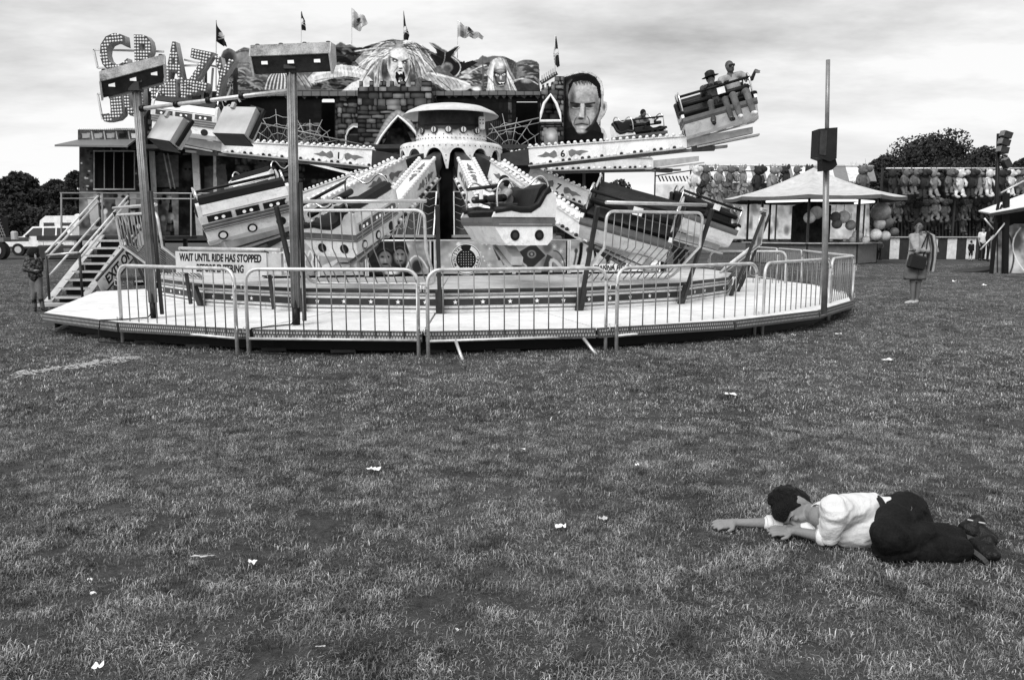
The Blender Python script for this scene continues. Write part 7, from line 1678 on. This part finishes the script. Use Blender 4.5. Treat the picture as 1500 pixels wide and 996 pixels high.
# shirt
cuffR = eR.lerp(wR, .18); cuffL = eL.lerp(wL, .15)
T = [('c', nk+Vector((.014,0,0)), ch, .052, .098), ('c', sR+Vector((.01,0,.01)), sL+Vector((.006,0,-.012)), .054, .054), ('c', sL+Vector((.015,.02,-.02)), wa+Vector((0,.02,.03)), .062, .085), ('c', ch+Vector((-.01,-.02,.02)), sL+Vector((.01,-.01,-.03)), .085, .055), ('c', ch, wa, .102, .100), ('c', wa, pv+Vector((-.035,0,0)), .100, .102),
  ('c', ch+Vector((.01,-.03,-.045)), wa+Vector((.0,-.05,-.035)), .085, .085), ('c', wa+Vector((0,-.05,-.035)), pv+Vector((-.045,-.03,-.03)), .085, .09),
  ('c', sL, sL.lerp(eL, .5)+Vector((.006,-.01,0)), .053, .049), ('c', sL.lerp(eL, .5)+Vector((.006,-.01,0)), eL+Vector((.006,0,.008)), .050, .044), ('c', eL+Vector((.008,0,.010)), cuffL, .042, .037), ('c', sR, eR, .050, .042), ('c', eR, cuffR, .041, .034)]
shirt = fuse('shirt', cloth_w, boy, T, voxel=.006, smooth=14)
def wrinkle(o, amp, f, seed, stretch=(1,1,1)):
    me = o.data; n = len(me.vertices); a = np.empty(n*3); me.vertices.foreach_get('co', a); a = a.reshape(-1, 3); nm = np.empty(n*3); me.vertices.foreach_get('normal', nm); nm = nm.reshape(-1, 3)
    h = np.array([mnoise.noise(Vector((p[0]*f*stretch[0], p[1]*f*stretch[1], p[2]*f*stretch[2]))+Vector((seed,0,0))) for p in a]); r = (1-np.abs(h)*2.4)   # ridged folds
    a += nm*(amp*r)[:, None]; me.vertices.foreach_set('co', a.ravel()); me.update()
wrinkle(shirt, .0050, 12, 3, (1.0, .8, 1.7))
# collar, buttons, cuffs
mb = MB(); pts = []
cd_ = (nk-ch).normalized(); u1 = cd_.cross(Vector((0,0,1))).normalized(); u2 = u1.cross(cd_)
ring = [nk+Vector((.006,0,0))+(u1*math.cos(2*PI*i/20)+u2*math.sin(2*PI*i/20))*.056 for i in range(20)]
V = []
for i, p in enumerate(ring): o_ = (p-nk).normalized(); V += [p+cd_*.020, p+o_*.016-cd_*.016]
mb.add(V, [(2*i, 2*i+1, (2*i+3) % 40, (2*i+2) % 40) for i in range(20)], True); co = mb.build('collar', cloth_w, boy, world=True); md = co.modifiers.new('thickness', 'SOLIDIFY'); md.thickness = .004
for i, (px, py) in enumerate(((1201, 764), (1270, 781))):
    c = onz(px, py, .12 if i == 0 else .06); mb = MB(); mb.disc(c, (-.1,-1,.2), .006, .003, 10); mb.build('button', black, boy, world=True)
for a, b_, r in ((eL, wL, .0395), (eR, wR, .036)):
    d = (b_-a).normalized(); c = a+d*((b_-a).length*(.17)); mb = MB(); mb.tube([c-d*.016, c-d*.008, c+d*.010, c+d*.016], [r*.98, r*1.08, r*1.07, r*.9], 18, cap=False); q = mb.build('cuff', cloth_w, boy, world=True); q.modifiers.new('thickness', 'SOLIDIFY').thickness = .003
# jeans
T = [('c', pv+Vector((-.035,0,0)), pv+Vector((.03,0,0)), .098, .102), ('e', onz(1332, 748, .15), (.078,.085,.080)), ('c', hipL+Vector((.01,0,-.015)), kL, .088, .073), ('c', hipR+Vector((.02,0,0)), kR, .092, .070),
  ('c', kL, aL, .072, .056), ('c', kR, aR, .068, .060), ('c', kL.lerp(aL, .3)+Vector((0,.01,-.02)), aL+Vector((-.03,.0,-.02)), .066, .055), ('c', hipR+Vector((.04,.0,.03)), kR.lerp(aR, .4), .088, .066), ('e', kL.lerp(hipL, .5), (.082,.095,.08))]
jeans = fuse('jeans', denim, boy, T, voxel=.007, smooth=5); wrinkle(jeans, .009, 10, 8, (1.6, .8, 1.0))
mb = MB(); d = Vector((1,.02,.06)).normalized(); c = pv+Vector((-.108,0,0)); mb.tube([c-d*.014, c+d*.014], .103, 24, cap=False); bl = mb.build('belt', black, boy, world=True); bl.modifiers.new('thickness', 'SOLIDIFY').thickness = .004
mb = MB(); mb.tube([onz(1332, 734, .235), onz(1336, 744, .23), onz(1332, 753, .215)], .0016, 5); mb.build('pocket_seam', M('seam_thread', .12, .8), boy, world=True)
# shoes
def shoe(heel, toe, up, name_label):
    heel, toe, up = Vector(heel), Vector(toe), Vector(up).normalized(); d = (toe-heel).normalized(); up = (up-d*up.dot(d)).normalized(); w = d.cross(up).normalized(); L_ = (toe-heel).length
    up_ = fuse('shoe', M('shoe_leather', .007, .45, bump=.4, bscale=60, var=.6), boy, [('c', heel+d*.03+up*.035, heel+d*L_*.5+up*.032, .038, .038), ('c', heel+d*L_*.5+up*.028, toe-d*.032+up*.024, .037, .030), ('c', heel+d*.04+up*.05, heel+d*.055+up*.085, .034, .034), ('c', heel+d*.09+up*.055, heel+d*.13+up*.042, .026, .026)], voxel=.006, smooth=2)
    mb = MB(); out = []
    for i in range(24):
        a = 2*PI*i/24; x = L_/2+math.cos(a)*L_*.52; y = math.sin(a)*.043*(1.0+.15*math.cos(a)); out.append(heel+d*x+w*y-up*.006)
    n = len(out); mb.add([p-up*.012 for p in out]+[p+up*.008 for p in out], [tuple(range(n-1,-1,-1)), tuple(range(n, 2*n))]+[(i, (i+1)%n, n+(i+1)%n, n+i) for i in range(n)]); so = mb.build('sole', M('rubber_sole', .05, .7, var=.4), up_, world=True)
    for i in range(9):
        u = .08+.84*i/8; p = heel+d*(L_*u)-up*.021; mb = MB(); mb.bar(p-w*.030, p+w*.030, .011, .008); mb.build('tread', black, up_, world=True)
    for i in range(4):
        p = heel+d*(L_*.46+.016*i)+up*(.068-.004*i); mb = MB(); mb.tube([p-w*.022, p+up*.004, p+w*.022], .0028, 5); mb.build('lace', M('grey_lace', .16, .8), up_, world=True)
    if name_label: mb = MB(); p = heel+d*.02+up*.070; mb.tube([p+w*.030, heel+d*.09+up*.085+w*.026], .004, 6); mb.build('trim', M('pale_trim', .5, .6), up_, world=True)
shoe(onz(1414, 801, .045), onz(1449, 824, .030), Vector((.6,.5,.62)), '')
shoe(onz(1402, 780, .06), onz(1441, 796, .035), Vector((.1,.5,.8)), 'pale')
